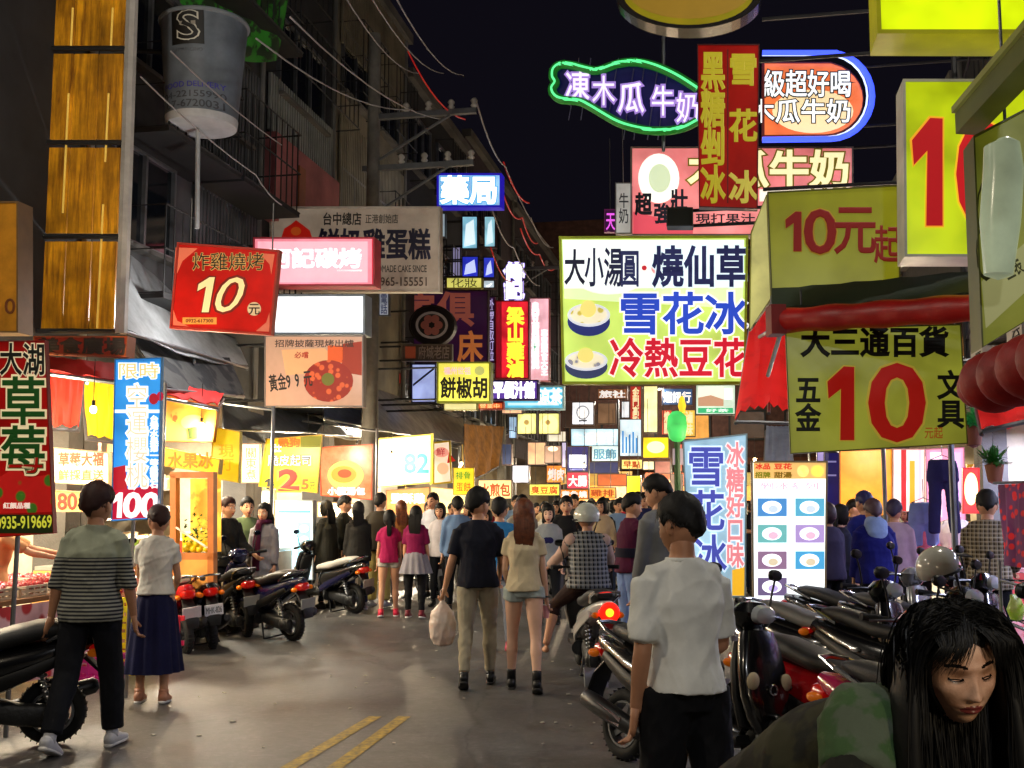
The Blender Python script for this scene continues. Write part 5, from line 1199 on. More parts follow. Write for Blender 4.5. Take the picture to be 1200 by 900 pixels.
def head_mb(k=1.0, nr=40, nc=48, eyes='open', ears=True, Mx=None):
    mb = MB(); vs = []; fs = []; mi = []
    for i in range(nr + 1):
        th = math.pi * i / nr
        for j in range(nc):
            ph = 2 * math.pi * j / nc
            # columns crowd together towards the face
            ph = ph - .45 * math.sin(ph)
            vs.append(head_pt(math.sin(th) * math.sin(ph), math.sin(th) * math.cos(ph), math.cos(th)))
    for i in range(nr):
        for j in range(nc):
            q = (i * nc + j, (i + 1) * nc + j, (i + 1) * nc + (j + 1) % nc, i * nc + (j + 1) % nc)
            c = (vs[q[0]] + vs[q[2]]) / 2; m = 0
            if c.y > .05:
                lw = .0235 * (1 - ((abs(c.z + .0635)) / .0125) ** 2)
                if abs(c.z + .0635) < .0115 and abs(c.x) < lw: m = 1
                bz = .029 + .004 * ss(.012, .03, abs(c.x)) - .003 * ss(.035, .05, abs(c.x))
                if .013 < abs(c.x) < .05 and abs(c.z - bz) < .0032: m = 2
                if eyes == 'down' and .017 < abs(c.x) < .045 and abs(c.z - (.001 + .0022 * ((abs(c.x) - .031) / .014) ** 2)) < .0016: m = 2
                if nr < 50 and eyes == 'open' and .021 < abs(c.x) < .042 and abs(c.z - .006) < .0055: m = 2
            fs.append(q); mi.append(m)
    o = 0; mb.v = [tuple(v) for v in vs]; mb.f = fs; mb.m = mi
    if ears:
        for s in (-1, 1):
            mb.ball((.0745 * s, -.006, -.004), .011, .019, .031, 12, 10); mb.ball((.080 * s, -.009, .004), .007, .018, .024, 10, 8)
    if eyes == 'open' and nr >= 50:
        for s in (-1, 1):
            mb.ball((.031 * s, .0715, .006), .0125, .012, .0085, 16, 10, 3); mb.ball((.031 * s, .0765, .005), .0062, .008, .0062, 12, 8, 2)
    Mx = (Mx or Matrix.Identity(4)) @ Matrix.Scale(k, 4)
    mb.v = [tuple(Mx @ V3(v)) for v in mb.v]
    return mb
def hair_mb(style, k=1.0, nr=36, nc=44, seed=1, Mx=None, vol=1.0):
    rnd = random.Random(seed); ph0 = rnd.random() * 9; mb = MB(); vs = []; fs = []
    for i in range(nr + 1):
        th = math.pi * i / nr
        for j in range(nc):
            ph = 2 * math.pi * j / nc
            d = V3((math.sin(th) * math.sin(ph), math.sin(th) * math.cos(ph), math.cos(th)))
            p = head_pt(*d)
            a = abs((ph + math.pi) % (2 * math.pi) - math.pi)      # 0 front, pi back
            line = .062 if a < .75 else (.062 - (a - .75) / .55 * .058 if a < 1.3 else (.004 + .020 * gs(a, 1.62, .28) if a < 1.9 else .006 - (a - 1.9) / 1.24 * (.070 if style == 'short' else .10)))
            if style == 'bob': line = min(line, .05 if a < .8 else -.11)
            if style == 'long' and a > 1.0: line = min(line, -.1)
            line += .006 * math.sin(ph * 9 + ph0)
            t = ss(line - .006, line + .022, p.z)
            thk = (.013 + .012 * ss(.0, .1, p.z) + (.004 if a > 1.6 else 0)) * vol
            nz = math.sin(ph * 17 + ph0 + 3 * math.sin(th * 7)) * .5 + math.sin(ph * 29 - th * 13 + ph0 * 2) * .4 + math.sin(th * 27 + ph * 9) * .35
            vs.append(p + V3((d.x, d.y, d.z)) * (t * (thk + .0035 * nz * vol) - .007 * (1 - t)))
    for i in range(nr):
        for j in range(nc): fs.append((i * nc + j, (i + 1) * nc + j, (i + 1) * nc + (j + 1) % nc, i * nc + (j + 1) % nc))
    mb.add(vs, fs)
    Mx_ = (Mx or Matrix.Identity(4)) @ Matrix.Scale(k, 4)
    mb.v = [tuple(Mx_ @ V3(v)) for v in mb.v]
    return mb
def ribbon(mb, pts, w0, side):
    n = len(pts); vs = []
    for i, p in enumerate(pts):
        w_ = w0 * (1 - .75 * (i / (n - 1)) ** 2) * (.5 if i == 0 else 1)
        vs += [p - side * w_, p + side * w_]
    mb.add(vs, [(2 * i, 2 * i + 1, 2 * i + 3, 2 * i + 2) for i in range(n - 1)])
def tufts(mb, Mx, n, seed, ln=.05, style='short', wd=.0035):
    """short locks lying over the scalp"""
    rnd = random.Random(seed)
    for _ in range(n):
        ph = rnd.uniform(-math.pi, math.pi); a = abs(ph); zmin = .07 if a < .8 else (.04 if a < 1.8 else .0)
        z = rnd.uniform(zmin, .116); dz = z / .118; st = math.sqrt(1 - dz * dz)
        d = V3((st * math.sin(ph), st * math.cos(ph), dz)); p = head_pt(*d) + d * .014
        tan = V3((d.x, d.y, 0)); tan = (tan.normalized() if tan.length > .05 else V3((rnd.uniform(-1, 1), 1, 0)).normalized())
        dn = (V3((0, 0, -1)) + tan * .6 + V3((rnd.gauss(0, .25), rnd.gauss(0, .25), 0))); dn = (dn - d * dn.dot(d)).normalized(); l0 = ln * (1 if z > .03 else .5)
        pts = [p + dn * l0 * u + d * (.010 * u - .012 * u * u) for u in (0, .35, .7, 1)]
        ribbon(mb, [Mx @ q for q in pts], wd, (Mx.to_3x3() @ d.cross(dn)).normalized())
def remesh(mb, vox, smooth=3, wr=0, wf=1.0, seed=0):
    me = mb.mesh(False, 'tmp'); o = bpy.data.objects.new('tmp', me); COL.objects.link(o)
    r = o.modifiers.new('r', 'REMESH'); r.mode = 'VOXEL'; r.voxel_size = vox; r.use_smooth_shade = True
    if smooth:
        s = o.modifiers.new('s', 'SMOOTH'); s.iterations = smooth; s.factor = .5
    m2 = bpy.data.meshes.new_from_object(o.evaluated_get(bpy.context.evaluated_depsgraph_get()))
    bpy.data.objects.remove(o); bpy.data.meshes.remove(me)
    if wr:
        n = len(m2.vertices); co = np.empty(n * 3, 'f'); no = np.empty(n * 3, 'f')
        m2.vertices.foreach_get('co', co); m2.vertices.foreach_get('normal', no); co = co.reshape(-1, 3); no = no.reshape(-1, 3)
        rg = np.random.RandomState(seed + 3); h = np.zeros(n)
        for f, am in ((19, .45), (27, .35), (43, .28), (70, .14)):
            for _ in range(2):
                k = rg.randn(3) * np.array([1.0, 1.0, .35]); k = k / np.linalg.norm(k) * f * wf; g = rg.randn(3) * f * .35 * wf
                h += am * (1 - 2 * np.abs(np.sin(co @ k * .5 + 1.6 * np.sin(co @ g + rg.rand() * 6))) ** .8) * (.6 + .4 * np.sin(co @ (rg.randn(3) * 6)))
        co += no * ((h + .35) * wr)[:, None]
        m2.vertices.foreach_set('co', co.reshape(-1)); m2.update()
    out = MB(); out.v = [tuple(v.co) for v in m2.vertices]; out.f = [tuple(p.vertices) for p in m2.polygons]; out.m = [0] * len(out.f)
    bpy.data.meshes.remove(m2)
    return out
def dirv(fwd, out, s): return V3((s * math.sin(R(out)), math.sin(R(fwd)) * math.cos(R(out)), -math.cos(R(fwd)) * math.cos(R(out))))
def hand(mb, wrist, d, thumb, k=1.0, curl=28, n=8):
    """palm, four unequal bent fingers and a thumb; d points along the forearm, thumb towards the thumb side"""
    d = d.normalized(); th = (thumb - d * thumb.dot(d)).normalized(); nrm = d.cross(th).normalized()
    mb.loft([(wrist - d * .02 * k, .026 * k, .02 * k), (wrist + d * .02 * k, .033 * k, .017 * k), (wrist + d * .06 * k, .041 * k, .015 * k), (wrist + d * .088 * k, .038 * k, .012 * k)], 12, side=th, cap=.4, p=2.4)
    for i, (off, ln, cu) in enumerate(((.029, .068, .8), (.010, .077, 1), (-.009, .071, 1.12), (-.027, .056, 1.3))):
        p = wrist + d * .086 * k + th * off * k; a = R(curl * cu); r_ = (.0088 - .0007 * i) * k
        pts = [p - d * .01 * k]; dd = d; q = p
        for sfr, mul in ((.45, .6), (.3, 1.7), (.25, 2.5)):
            dd = (d * math.cos(a * mul) + nrm * math.sin(a * mul)); q = q + dd * ln * sfr * k; pts.append(q)
        mb.loft([(pt, r_ * w_, r_ * w_) for pt, w_ in zip(pts, (1.05, 1, .92, .78))], n, side=th, cap=.8)
    p = wrist + d * .028 * k + th * .028 * k
    t1 = (d * .62 + th * .7 + nrm * .35).normalized(); t2 = (d * .85 + th * .3 + nrm * .45).normalized()
    mb.loft([(p - t1 * .01 * k, .014 * k, .012 * k), (p + t1 * .035 * k, .0115 * k, .0105 * k), (p + t1 * .035 * k + t2 * .032 * k, .0085 * k, .008 * k)], n, side=nrm, cap=.8)
def limb(mb, a, b, c, r, n=12, f0=0.0, f1=2.0, add=0, flare=0):
    """tapered limb through a-b-c; r = radii at 0,.25,.5,.75,1(joint),1.25,1.5,2; only the stretch f0..f1"""
    ks = [0, .3, .6, .88, 1.0, 1.12, 1.35, 1.7, 2.0]
    rs = dict(zip(ks, r)); secs = []
    def pos(f): return a.lerp(b, f) if f <= 1 else b.lerp(c, f - 1)
    def rad(f):
        for i in range(len(ks) - 1):
            if ks[i] <= f <= ks[i + 1]: u = (f - ks[i]) / (ks[i + 1] - ks[i]); return rs[ks[i]] * (1 - u) + rs[ks[i + 1]] * u
        return rs[ks[-1]]
    fsq = sorted({f0, f1} | {k for k in ks if f0 < k < f1})
    for f in fsq: q = rad(f) + add + flare * (f - f0) / max(f1 - f0, .01); secs.append((pos(f), q, q))
    mb.loft(secs, n, cap=.3)
ARM = [.048, .046, .042, .037, .037, .038, .036, .028, .023]
LEG = [.090, .086, .074, .058, .056, .052, .056, .042, .036]
SKIN = mat('#cf9a78', rough=.5, var=.15, vs=8, spec=.4); SKIN2 = mat('#b98463', rough=.5, var=.15, vs=8, spec=.4)
SKIN3 = mat('#deb095', rough=.5, var=.1, vs=8)
LIP = mat('#a04a44', rough=.4, var=.05); EYED = mat('#120c0a', rough=.25, var=0); EYEW = mat('#d8d4cc', rough=.2, var=0)
HB = mat('#0b0908', rough=.62, var=.4, vs=30, spec=.3); HBR = mat('#4a2412', rough=.5, var=.5, vs=30, c2='#7a4020', spec=.4); HRB = mat('#2c100c', rough=.6, var=.3, vs=30, spec=.3)
def cloth(c, **k): return mat(c, rough=.85, var=.22, vs=5, bump=.12, bs=260, spec=.25, **k)
def person(label, loc, rz, H=1.70, sex='m', hi=False, armL=(5, 8, 12, 4), armR=(5, 8, 12, 4), legL=(0, 3, 0), legR=(0, 3, 0), lean=2, pelz=None,
           head=(0, 0), hair='short', hairm=None, skin=None, top=None, sleeve=.75, hem=-.10, loose=0, topc='shirt', bottom=None, blen=1.92, bw=0, skirt=None,
           shoe=None, shoec='shoe', group=None, seed=1, bare=False, w=None, wr=None, hairvol=1.0, curlL=30, curlR=30, sock=None, jacket=None, thumbs=None, sleeve2=None, ntuft=520, headk=1.10):
    skin = skin or SKIN; hairm = hairm or HB; group = group or 'people in the night market street'
    t = thing('person', label, 'person', (loc[0], loc[1], 0), rz, group)
    k = H / 1.70; fem = sex == 'f'; w = w or (.84 if fem else .92)
    sw = (.138 if fem else .162) * k * (1 + (w or 1) * .3 - .3)
    def legpts(spec, s, hip):
        th, out, sh = spec; kn = hip + dirv(th, out, s) * .43 * k; an = kn + dirv(sh, out * .5, s) * .41 * k
        return kn, an
    hipL, hipR = V3((-.085 * k, 0, 0)), V3((.085 * k, 0, 0))
    kl, al = legpts(legL, -1, hipL); kr, ar = legpts(legR, 1, hipR)
    pz = pelz if pelz is not None else .085 * k - min(al.z, ar.z)
    pel = V3((0, 0, pz)); hipL, hipR, kl, al, kr, ar = [q + pel for q in (hipL, hipR, kl, al, kr, ar)]
    up = V3((0, math.sin(R(lean)), math.cos(R(lean)))); sd = V3((1, 0, 0))
    bk = up.cross(sd) * -1
    waist = pel + V3((0, 0, .10 * k)); mid = waist + up * .09 * k; chest = waist + up * .24 * k; shc = waist + up * .36 * k; nb = waist + up * .415 * k
    hu = V3((0, math.sin(R(lean * .5 - head[1] * .2)), math.cos(R(lean * .5 - head[1] * .2))))
    hc = nb + hu * (.130 * k) + V3((0, .014, 0))
    Mh = Matrix.Translation(hc) @ Matrix.Rotation(R(head[0]), 4, 'Z') @ Matrix.Rotation(R(head[1]), 4, 'X')
    vox = .010 if hi else .019; nn = 14 if hi else 10
    armpts = {}
    for s, sp_ in ((-1, armL), (1, armR)):
        sh = shc + V3((s * sw, 0, -.030 * k)); el = sh + dirv(sp_[0], sp_[1], s) * .285 * k; wr_ = el + dirv(sp_[2], sp_[3], s) * .245 * k
        armpts[s] = (sh, el, wr_)
    legs = {-1: (hipL, kl, al), 1: (hipR, kr, ar)}
    # ---- body
    b = MB(); W1 = w
    b.loft([(pel - V3((0, 0, .06 * k)), .13 * k * W1, .10 * k), (pel, .158 * k * W1, .115 * k), (waist, .145 * k * W1, .10 * k), (mid, .13 * k * W1, .095 * k), (chest, .155 * k * W1, .11 * k), (shc - up * .02, .145 * k * W1, .085 * k), (shc + up * .03, .09 * k, .07 * k), (nb, .062 * k, .06 * k)], 18, cap=.3)
    b.loft([(shc, .06 * k, .06 * k), (nb, .054 * k, .056 * k), (hc - hu * .05 * k - V3((0, .012, 0)), .050 * k, .055 * k)], 12)
    for s in (-1, 1):
        b.ball(armpts[s][0] - V3((s * .012, 0, .0)), .050 * k * W1); b.loft([(nb - up * .03 * k, .05 * k, .05 * k), (armpts[s][0] + V3((-s * .01, 0, -.004)), .038 * k, .038 * k)], 10, side=(0, 1, 0)); limb(b, *armpts[s], [q * k * (.86 if fem else 1) for q in ARM], nn)
        limb(b, *legs[s], [q * k * (.96 if fem else 1) for q in LEG], nn)
    if bare:
        for s in (-1, 1):
            an = legs[s][2]; b.loft([(an + V3((0, -.045, -.05 * k)), .028, .03), (an + V3((0, .03, -.055 * k)), .036, .032), (an + V3((0, .10, -.068)), .045, .018), (an + V3((0, .16, -.072)), .036, .011)], 12, side=(1, 0, 0))
    body = remesh(b, vox, 4)
    for s in (-1, 1):
        sh, el, wr_ = armpts[s]; fd = (wr_ - el).normalized()
        tb = V3(thumbs[s]) if thumbs and s in thumbs else V3((-s * .35, 1, .15))
        if tb.cross(fd).length < .1: tb = V3((-s, 0, 0))
        cur = curlL if s < 0 else curlR
        hb = MB(); hand(hb, wr_, fd, tb, k * (.92 if fem else 1), cur if s > 0 else -cur, 8 if hi else 5)
        if s < 0: hb.f = [tuple(f) for f in hb.f]
        body.add(hb.v, hb.f)
    hm = head_mb(k * headk, 56 if hi else 26, 60 if hi else 26, Mx=Mh)
    o0 = len(body.v); body.v += hm.v; body.f += [tuple(i + o0 for i in f) for f in hm.f]; body.m += hm.m
    me = body.mesh(True, 'body')
    link('body', me, [skin, LIP, EYED, EYEW], t)
    # ---- hair
    if hair:
        st = 'long' if hair in ('long', 'tail') else hair
        h = hair_mb(st, k * headk, 36 if hi else 22, 44 if hi else 24, seed, Mh, hairvol)
        if not hi: tufts(h, Mh @ Matrix.Scale(k, 4), 150, seed, .034, wd=.006)
        if hi: tufts(h, Mh @ Matrix.Scale(k, 4), ntuft, seed, .028, wd=.0035 if ntuft < 1000 else .0018)
        if hair in ('long', 'tail'):
            rnd = random.Random(seed); 
            wdt = .085 if hair == 'long' else .03; L_ = .42 if hair == 'long' else .34
            top_ = hc + V3((0, -.03, .06)); base = hc - up * (L_ * k) + up.cross(sd) * (-.05)
            back = -(up.cross(sd)) if (up.cross(sd)).y > 0 else up.cross(sd)
            c0 = Mh @ V3((0, -.075, .02)); 
            sec = [(c0, wdt * .8, .03), (c0 + V3((0, -.03, -.09)), wdt, .036), (c0 + V3((0, -.035, -.2)), wdt * .98, .03), (c0 + V3((0, -.03, -.32 if L_ > .4 else -.27)), wdt * .7, .02), (c0 + V3((0, -.025, -L_)), wdt * .25, .008)]
            h.loft(sec, 14, cap=.4)
            for _ in range(160 if hi else 30):
                x = rnd.uniform(-1, 1); y0 = rnd.uniform(.6, 1.15); pts = []
                for kk, (c, ra, rb) in enumerate(sec):
                    pts.append(c + V3((x * ra * 1.02 + rnd.gauss(0, .003), -rb * y0 * math.sqrt(max(0, 1 - x * x * .8)) - .004, 0 if kk < 4 else rnd.uniform(-.04, .03))))
                ribbon(h, pts, .006, V3((1, .2 * rnd.uniform(-1, 1), 0)))
        link('hair', h.mesh(True, 'hair'), hairm, t)
    # ---- clothing
    wr_amp = (.0080 if hi else .004) if wr is None else wr
    if top:
        L2 = loose; b = MB(); A_ = .014 + L2 * .4
        b.loft([(pel + V3((0, 0, hem * k)), (.165 * W1 + .024 + L2) * k, (.122 + .022 + L2) * k), (pel + V3((0, 0, (hem * .3) * k)), (.167 * W1 + .022 + L2) * k, (.122 + .020 + L2) * k), (waist, (.152 * W1 + .010 + L2) * k, (.108 + .01 + L2) * k), (mid, (.142 * W1 + .008 + L2) * k, (.104 + .01 + L2) * k),
                (chest, max(.165 * W1 + .008 + L2 * .8, sw / k + .022) * k, (.118 + .008 + L2 * .6) * k), (shc - up * .03, max(.150 * W1 + .008 + L2 * .4, sw / k - .002) * k, (.092 + .006 + L2 * .3) * k), (shc + up * .03, .100 * k, .082 * k), (nb + up * .006, .070 * k, .068 * k)], 20, cap=.12, p=2.2)
        for s in (-1, 1):
            sl = sleeve2[0 if s < 0 else 1] if sleeve2 else sleeve
            b.ball(armpts[s][0] - V3((s * .014, 0, .004)), (.050 * W1 + A_ * .6) * k); b.loft([(nb - up * .035 * k, .062 * k, .060 * k), (armpts[s][0] + V3((-s * .012, 0, .004)), (.053 + A_ * .6) * k, (.053 + A_ * .6) * k)], 10, side=(0, 1, 0))
            if sl > .05: limb(b, *armpts[s], [q * k * (.90 if fem else 1) for q in ARM], nn, 0, sl, (.012 + L2 * .45) * k, .006 + L2 * .25 if sl < 1 else 0)
        tp = remesh(b, vox * .9, 3, wr_amp, 1.0, seed)
        to = link(topc, tp.mesh(True, topc), top, t)
        if hi:
            c = MB(); c.loft([(nb - up * .012, .077 * k, .072 * k), (nb + up * .006, .071 * k, .067 * k)], 24, cap=0); link('collar', c.mesh(True, 'collar'), top, to)
    if bottom:
        b = MB(); b.loft([(pel - V3((0, 0, .08 * k)), .145 * k * W1 + bw, .118 * k + bw), (pel, .168 * k * W1 + bw * .5, .128 * k), (waist - V3((0, 0, .01)), .153 * k * W1, .112 * k)], 18, cap=.1)
        for s in (-1, 1):
            add = .010 + bw; lr = [q * k for q in (LEG if not bw else [.09, .088, .08, .072, .070, .068, .066, .062, .058])]
            limb(b, *legs[s], lr, nn, 0, blen, add, .008 if blen < 1 else 0)
        bt = remesh(b, vox * .9, 3, wr_amp * .9, 1.2, seed + 5)
        link('shorts' if blen < 1 else 'trousers', bt.mesh(True, 'trousers'), bottom, t)
    if skirt:
        m_, ln, fl = skirt; b = MB(); n = 96 if hi else 40; vs = []; fs = []
        z0 = waist.z + .02; zs = [0, .05, .12, .25, .45, .7, .9, 1.0]
        for i, u in enumerate(zs):
            for j in range(n):
                a = 2 * math.pi * j / n; f = (1 + .0) ; pl_ = .012 * u * math.sin(a * 14 + .4 * math.sin(u * 4)) + .010 * u * math.sin(a * 5 + 1)
                ra = .140 * W1 * k + (.035 * ss(0, .25, u)) + fl * u + pl_; rb = .108 * k + (.03 * ss(0, .25, u)) + fl * u + pl_
                vs.append(V3((ra * math.cos(a), rb * math.sin(a), z0 - ln * u)))
        for i in range(len(zs) - 1):
            for j in range(n): fs.append((i * n + j, i * n + (j + 1) % n, (i + 1) * n + (j + 1) % n, (i + 1) * n + j))
        fs.append(tuple(range(n - 1, -1, -1))); b.add(vs, fs)
        link('skirt', b.mesh(True, 'skirt'), m_, t)
        if hi: c = MB(); c.torus((0, 0, z0), .142 * W1 * k, .012, 'z', 32, 8); c.v = [(x, y * .78, z) for x, y, z in c.v]; link('waistband', c.mesh(True, 'waistband'), m_, t)
    if shoe and not bare:
        for s in (-1, 1):
            an = legs[s][2]; kn = legs[s][1]; d = (an - kn).normalized(); pitch = math.atan2(d.y, -d.z) * .8
            rot = Matrix.Rotation(pitch, 3, 'X'); b = MB()
            h0 = .06 if shoec == 'boot' else .0
            S = lambda y, z: an + rot @ V3((s * .006 * (y > .05), y, z))
            b.loft([(S(-.075, -.045), .028, .03), (S(-.055, -.035), .036, .045), (S(0, -.03), .040, .05), (S(.06, -.045), .044, .036), (S(.12, -.055), .046, .026), (S(.17, -.062), .036, .018), (S(.19, -.066), .02, .012)], 14, p=2.4, side=(1, 0, 0), cap=.3)
            b.loft([(S(0, -.03), .040, .048), (S(-.005, .015 + h0), .041, .045), (S(-.005, .03 + h0), .040, .043)], 12, cap=0)
            sh_ = link(shoec, b.mesh(True, 'shoe'), shoe, t)
            if hi:
                b = MB(); b.loft([(S(-.078, -.072), .028, .012), (S(0, -.072), .042, .012), (S(.1, -.076), .049, .012), (S(.18, -.078), .034, .01), (S(.198, -.078), .018, .008)], 14, p=3, side=(1, 0, 0), cap=.2)
                link('sole', b.mesh(True, 'sole'), mat('#e4e2de', rough=.6) if shoe not in (BLK,) else mat('#1c1a18', rough=.7), sh_)
    t['_j'] = [list(q) for q in (hc, nb, waist, armpts[-1][2], armpts[1][2], chest)]
    return t
def J(t, i): return V3(t['_j'][i])
def GP(px, d, py=700): q = P(px, py, d); return (q.x, q.y)
def wld(t, v): return Matrix.Translation(t.location) @ Matrix.Rotation(t.rotation_euler.z, 4, 'Z') @ v
def child(t, name, mb, m, smooth=True, label=None): return part(name, mb, m, t, label, smooth)

DEN = cloth('#26334d'); BJ = cloth('#12151c'); WT2 = cloth('#dfe0d8'); WT = cloth('#c9cdc8'); GRY = cloth('#6c6c6c')
p1 = person('man in a striped grey sweater and dark jeans walking past the strawberry stall', GP(103, 7.6, 800), R(-4), 1.76, hi=True, armL=(-8, 11, -2, 8), armR=(4, 13, 12, 6), legL=(-12, 2, -26), legR=(14, 3, 4), lean=3, head=(-12, -3),
       hair='short', hairm=HRB, skin=SKIN2, top=cloth('#2a2c32', pat='shirt', c2='#98988c'), sleeve=1.15, hem=-.09, loose=.012, topc='sweater', bottom=cloth('#0d0f16'), bw=.002, shoe=mat('#cfcfd2', rough=.6, var=.2), seed=3, hairvol=1.35, w=1.06)
p2 = person('woman in a white blouse and long navy skirt standing at the left stall', GP(180, 9.4, 760), R(8), 1.60, 'f', True, armL=(20, 6, 70, -10), armR=(8, 10, 48, -14), legL=(0, 2, 0), legR=(-4, 2, -4), lean=2, head=(25, -12),
       hair='short', hairm=HRB, skin=SKIN, top=cloth('#dcd8cc'), sleeve=.55, hem=.02, loose=.012, topc='blouse', skirt=(cloth('#10123a'), .74, .085), shoe=mat('#c88a6a', rough=.5), seed=5)
j = J(p2, 0); b = MB(); b.ball((0, j.y - .07, j.z + .055), .042, .04, .04, 14, 10); tufts(b, Matrix.Translation(V3((0, j.y - .07, j.z + .055))) @ Matrix.Scale(.35, 4), 60, 2); child(p2, 'hair_bun', b, HRB)
p3 = person('man in a navy polo shirt and beige trousers carrying a plastic bag', GP(560, 10.2, 700), R(0), 1.76, hi=True, armL=(-4, 15, 8, 14), armR=(8, 10, 50, -6), legL=(-16, 2, -26), legR=(15, 2, 3), lean=3, head=(-38, -4),
       hair='short', skin=SKIN, top=cloth('#141726'), sleeve=.78, hem=-.06, loose=.016, topc='polo_shirt', bottom=cloth('#a39a84'), shoe=BLK, seed=7, hairvol=1.4, curlL=70)
p4 = person('woman with long brown hair in a cream tee and denim shorts', GP(614, 9.95, 700), R(-2), 1.66, 'f', True, armL=(14, 9, 30, -10), armR=(0, 9, 8, 6), legL=(13, 3, 4), legR=(-13, 3, -22), lean=2, head=(4, -2),
       hair='long', hairm=HBR, skin=SKIN3, top=cloth('#d8c8a6'), sleeve=.5, hem=-.03, loose=.010, topc='tee_shirt', bottom=cloth('#a9b6b4'), blen=.24, shoe=BLK, shoec='boot', seed=9)
b = MB(); b.torus(J(p4, 4) + V3((0, 0, .01)), .028, .009, 'z', 18, 6); child(p4, 'wristband', b, BLK)
p8 = person('man in a plain white tee seen from behind in the right foreground', GP(803, 4.5, 800), R(17), 1.665, hi=True, armL=(-6, 9, 12, 3), armR=(14, 10, 60, -24), legL=(2, 4, 0), legR=(-2, 4, -2), lean=1, head=(26, -6),
       hair='short', skin=SKIN2, top=cloth('#ecede6'), sleeve=.84, hem=-.005, loose=.012, topc='tee_shirt', bottom=cloth('#0c0d12'), bw=.004, shoe=BLK, seed=11, wr=.0085, w=.80, hairvol=1.05, ntuft=1700, headk=1.0)
# rider
p5 = person('plaid shirted rider with pale sleeves on the scooter with the round tail light', GP(690, 11.15, 680), R(6), 1.68, hi=True, pelz=.84, armL=(48, 22, 66, 14), armR=(46, 20, 66, 6), legL=(52, 30, -12), legR=(66, 12, 2), lean=9, head=(4, -4),
       hair='short', hairm=mat('#77736c', rough=.5), skin=SKIN2, top=cloth('#16181c', pat='plaid', c2='#8b8f94', ps=1.15), sleeve=.9, sleeve2=(.10, .10), hem=-.04, loose=.03, topc='plaid_shirt', bottom=cloth('#2a1612'), blen=1.25, bare=True, seed=13, w=1.05)
b = MB(); jj = p5['_j']
hc5 = wld(p5, J(p5, 0)); helmet('pearl white round helmet on the scooter rider', hc5 + V3((0, 0, .03)), R(6), '#c5cabd', r=.148)
# pale sleeves of the rider
for s, ar in ((-1, (48, 22, 66, 14)), (1, (46, 20, 66, 6))):
    up = V3((0, math.sin(R(9)), math.cos(R(9)))); kk = 1.68 / 1.7
    shc = V3((0, 0, .84)) + V3((0, 0, .10 * kk)) + up * .36 * kk; sh = shc + V3((s * .165 * kk, 0, -.03)); el = sh + dirv(ar[0], ar[1], s) * .285 * kk; wr_ = el + dirv(ar[2], ar[3], s) * .245 * kk
    b = MB(); limb(b, sh, el, wr_, ARM, 14, 0, 1.85, .022); b.ball(sh, .075); child(p5, 'sleeve', remesh(b, .01, 3, .006, 1, 4), cloth('#c9aa9c'))
p6 = person('man in a maroon and navy jacket and pale jeans holding up a phone', GP(738, 12.4, 680), R(-70), 1.73, hi=True, armL=(40, 6, 118, -6), armR=(44, 8, 120, -10), legL=(0, 3, 0), legR=(3, 3, 2), lean=3, head=(0, -8), thumbs={-1: (1, 0, 0), 1: (-1, 0, 0)},
       hair='short', skin=SKIN, top=cloth('#4a1030'), sleeve=1.8, hem=-.06, loose=.022, topc='jacket', bottom=cloth('#7f96c8'), bw=.006, shoe=BLK, seed=15)
hnd = (J(p6, 3) + J(p6, 4)) / 2 + V3((0, .06, .07)); b = MB(); b.box(hnd, (.15, .012, .075)); child(p6, 'phone', b, BLK, False)
b = MB(); c = J(p6, 2); b.loft([(c + V3((0, 0, .0)), .19, .15), (c + V3((0, .0, .10)), .19, .15)], 20, cap=.05); b.box(c + V3((.05, .17, -.02)), (.2, .09, .18)); child(p6, 'waist_bag', b, cloth('#101024'))
p7 = person('tall man in a grey knit top looking down behind the white tee man', GP(776, 9.6, 640), R(42), 1.86, hi=False, head=(20, -22), hair='short', top=cloth('#77797a'), sleeve=1.7, hem=-.1, loose=.02, topc='sweater', bottom=BJ, shoe=BLK, seed=17)
p10 = person('man in a brown plaid shirt browsing the right hand stall', GP(1158, 10.4, 640), R(-28), 1.74, hi=True, armL=(20, 10, 50, -6), armR=(24, 10, 60, -6), lean=5, head=(10, -16), hair='short', top=cloth('#3a3024', pat='plaid', c2='#8f8268', ps=1.3), sleeve=1.8, hem=-.1, loose=.03, topc='plaid_shirt', bottom=BJ, shoe=BLK, seed=19)
p11 = person('shopper in a royal blue hooded jacket seen from behind on the right', GP(1026, 12, 640), R(4), 1.66, hi=True, lean=3, head=(0, -5), hair='short', hairm=mat('#4a3038', rough=.5), top=cloth('#14186e'), sleeve=1.85, hem=-.12, loose=.035, topc='jacket', bottom=BJ, shoe=BLK, seed=21, w=1.05)
j = J(p11, 1); b = MB(); b.loft([(j + V3((0, .03, .05)), .09, .08), (j + V3((0, -.04, 0)), .13, .10), (j + V3((0, -.10, -.10)), .11, .055), (j + V3((0, -.115, -.19)), .05, .02)], 18, cap=.4); child(p11, 'hood', remesh(b, .012, 3, .004), cloth('#8ea6d4'))
def simple(label, px, d, py=640, **k):
    rz = R(k.pop('rz', 0)); return person(label, GP(px, d, py), rz, **k)
simple('man in a dark blue cap and jacket behind the blue hooded shopper', 1016, 13.4, H=1.76, rz=20, top=cloth('#1a2478'), sleeve=1.8, loose=.03, topc='jacket', bottom=BJ, shoe=BLK, seed=23, hairm=mat('#141a58'))
simple('woman with a pale face turned sideways beside the menu stand', 984, 13, H=1.60, sex='f', rz=-75, hair='long', skin=SKIN3, top=cloth('#30344e'), sleeve=1.8, loose=.02, topc='jacket', bottom=BJ, shoe=BLK, seed=25)
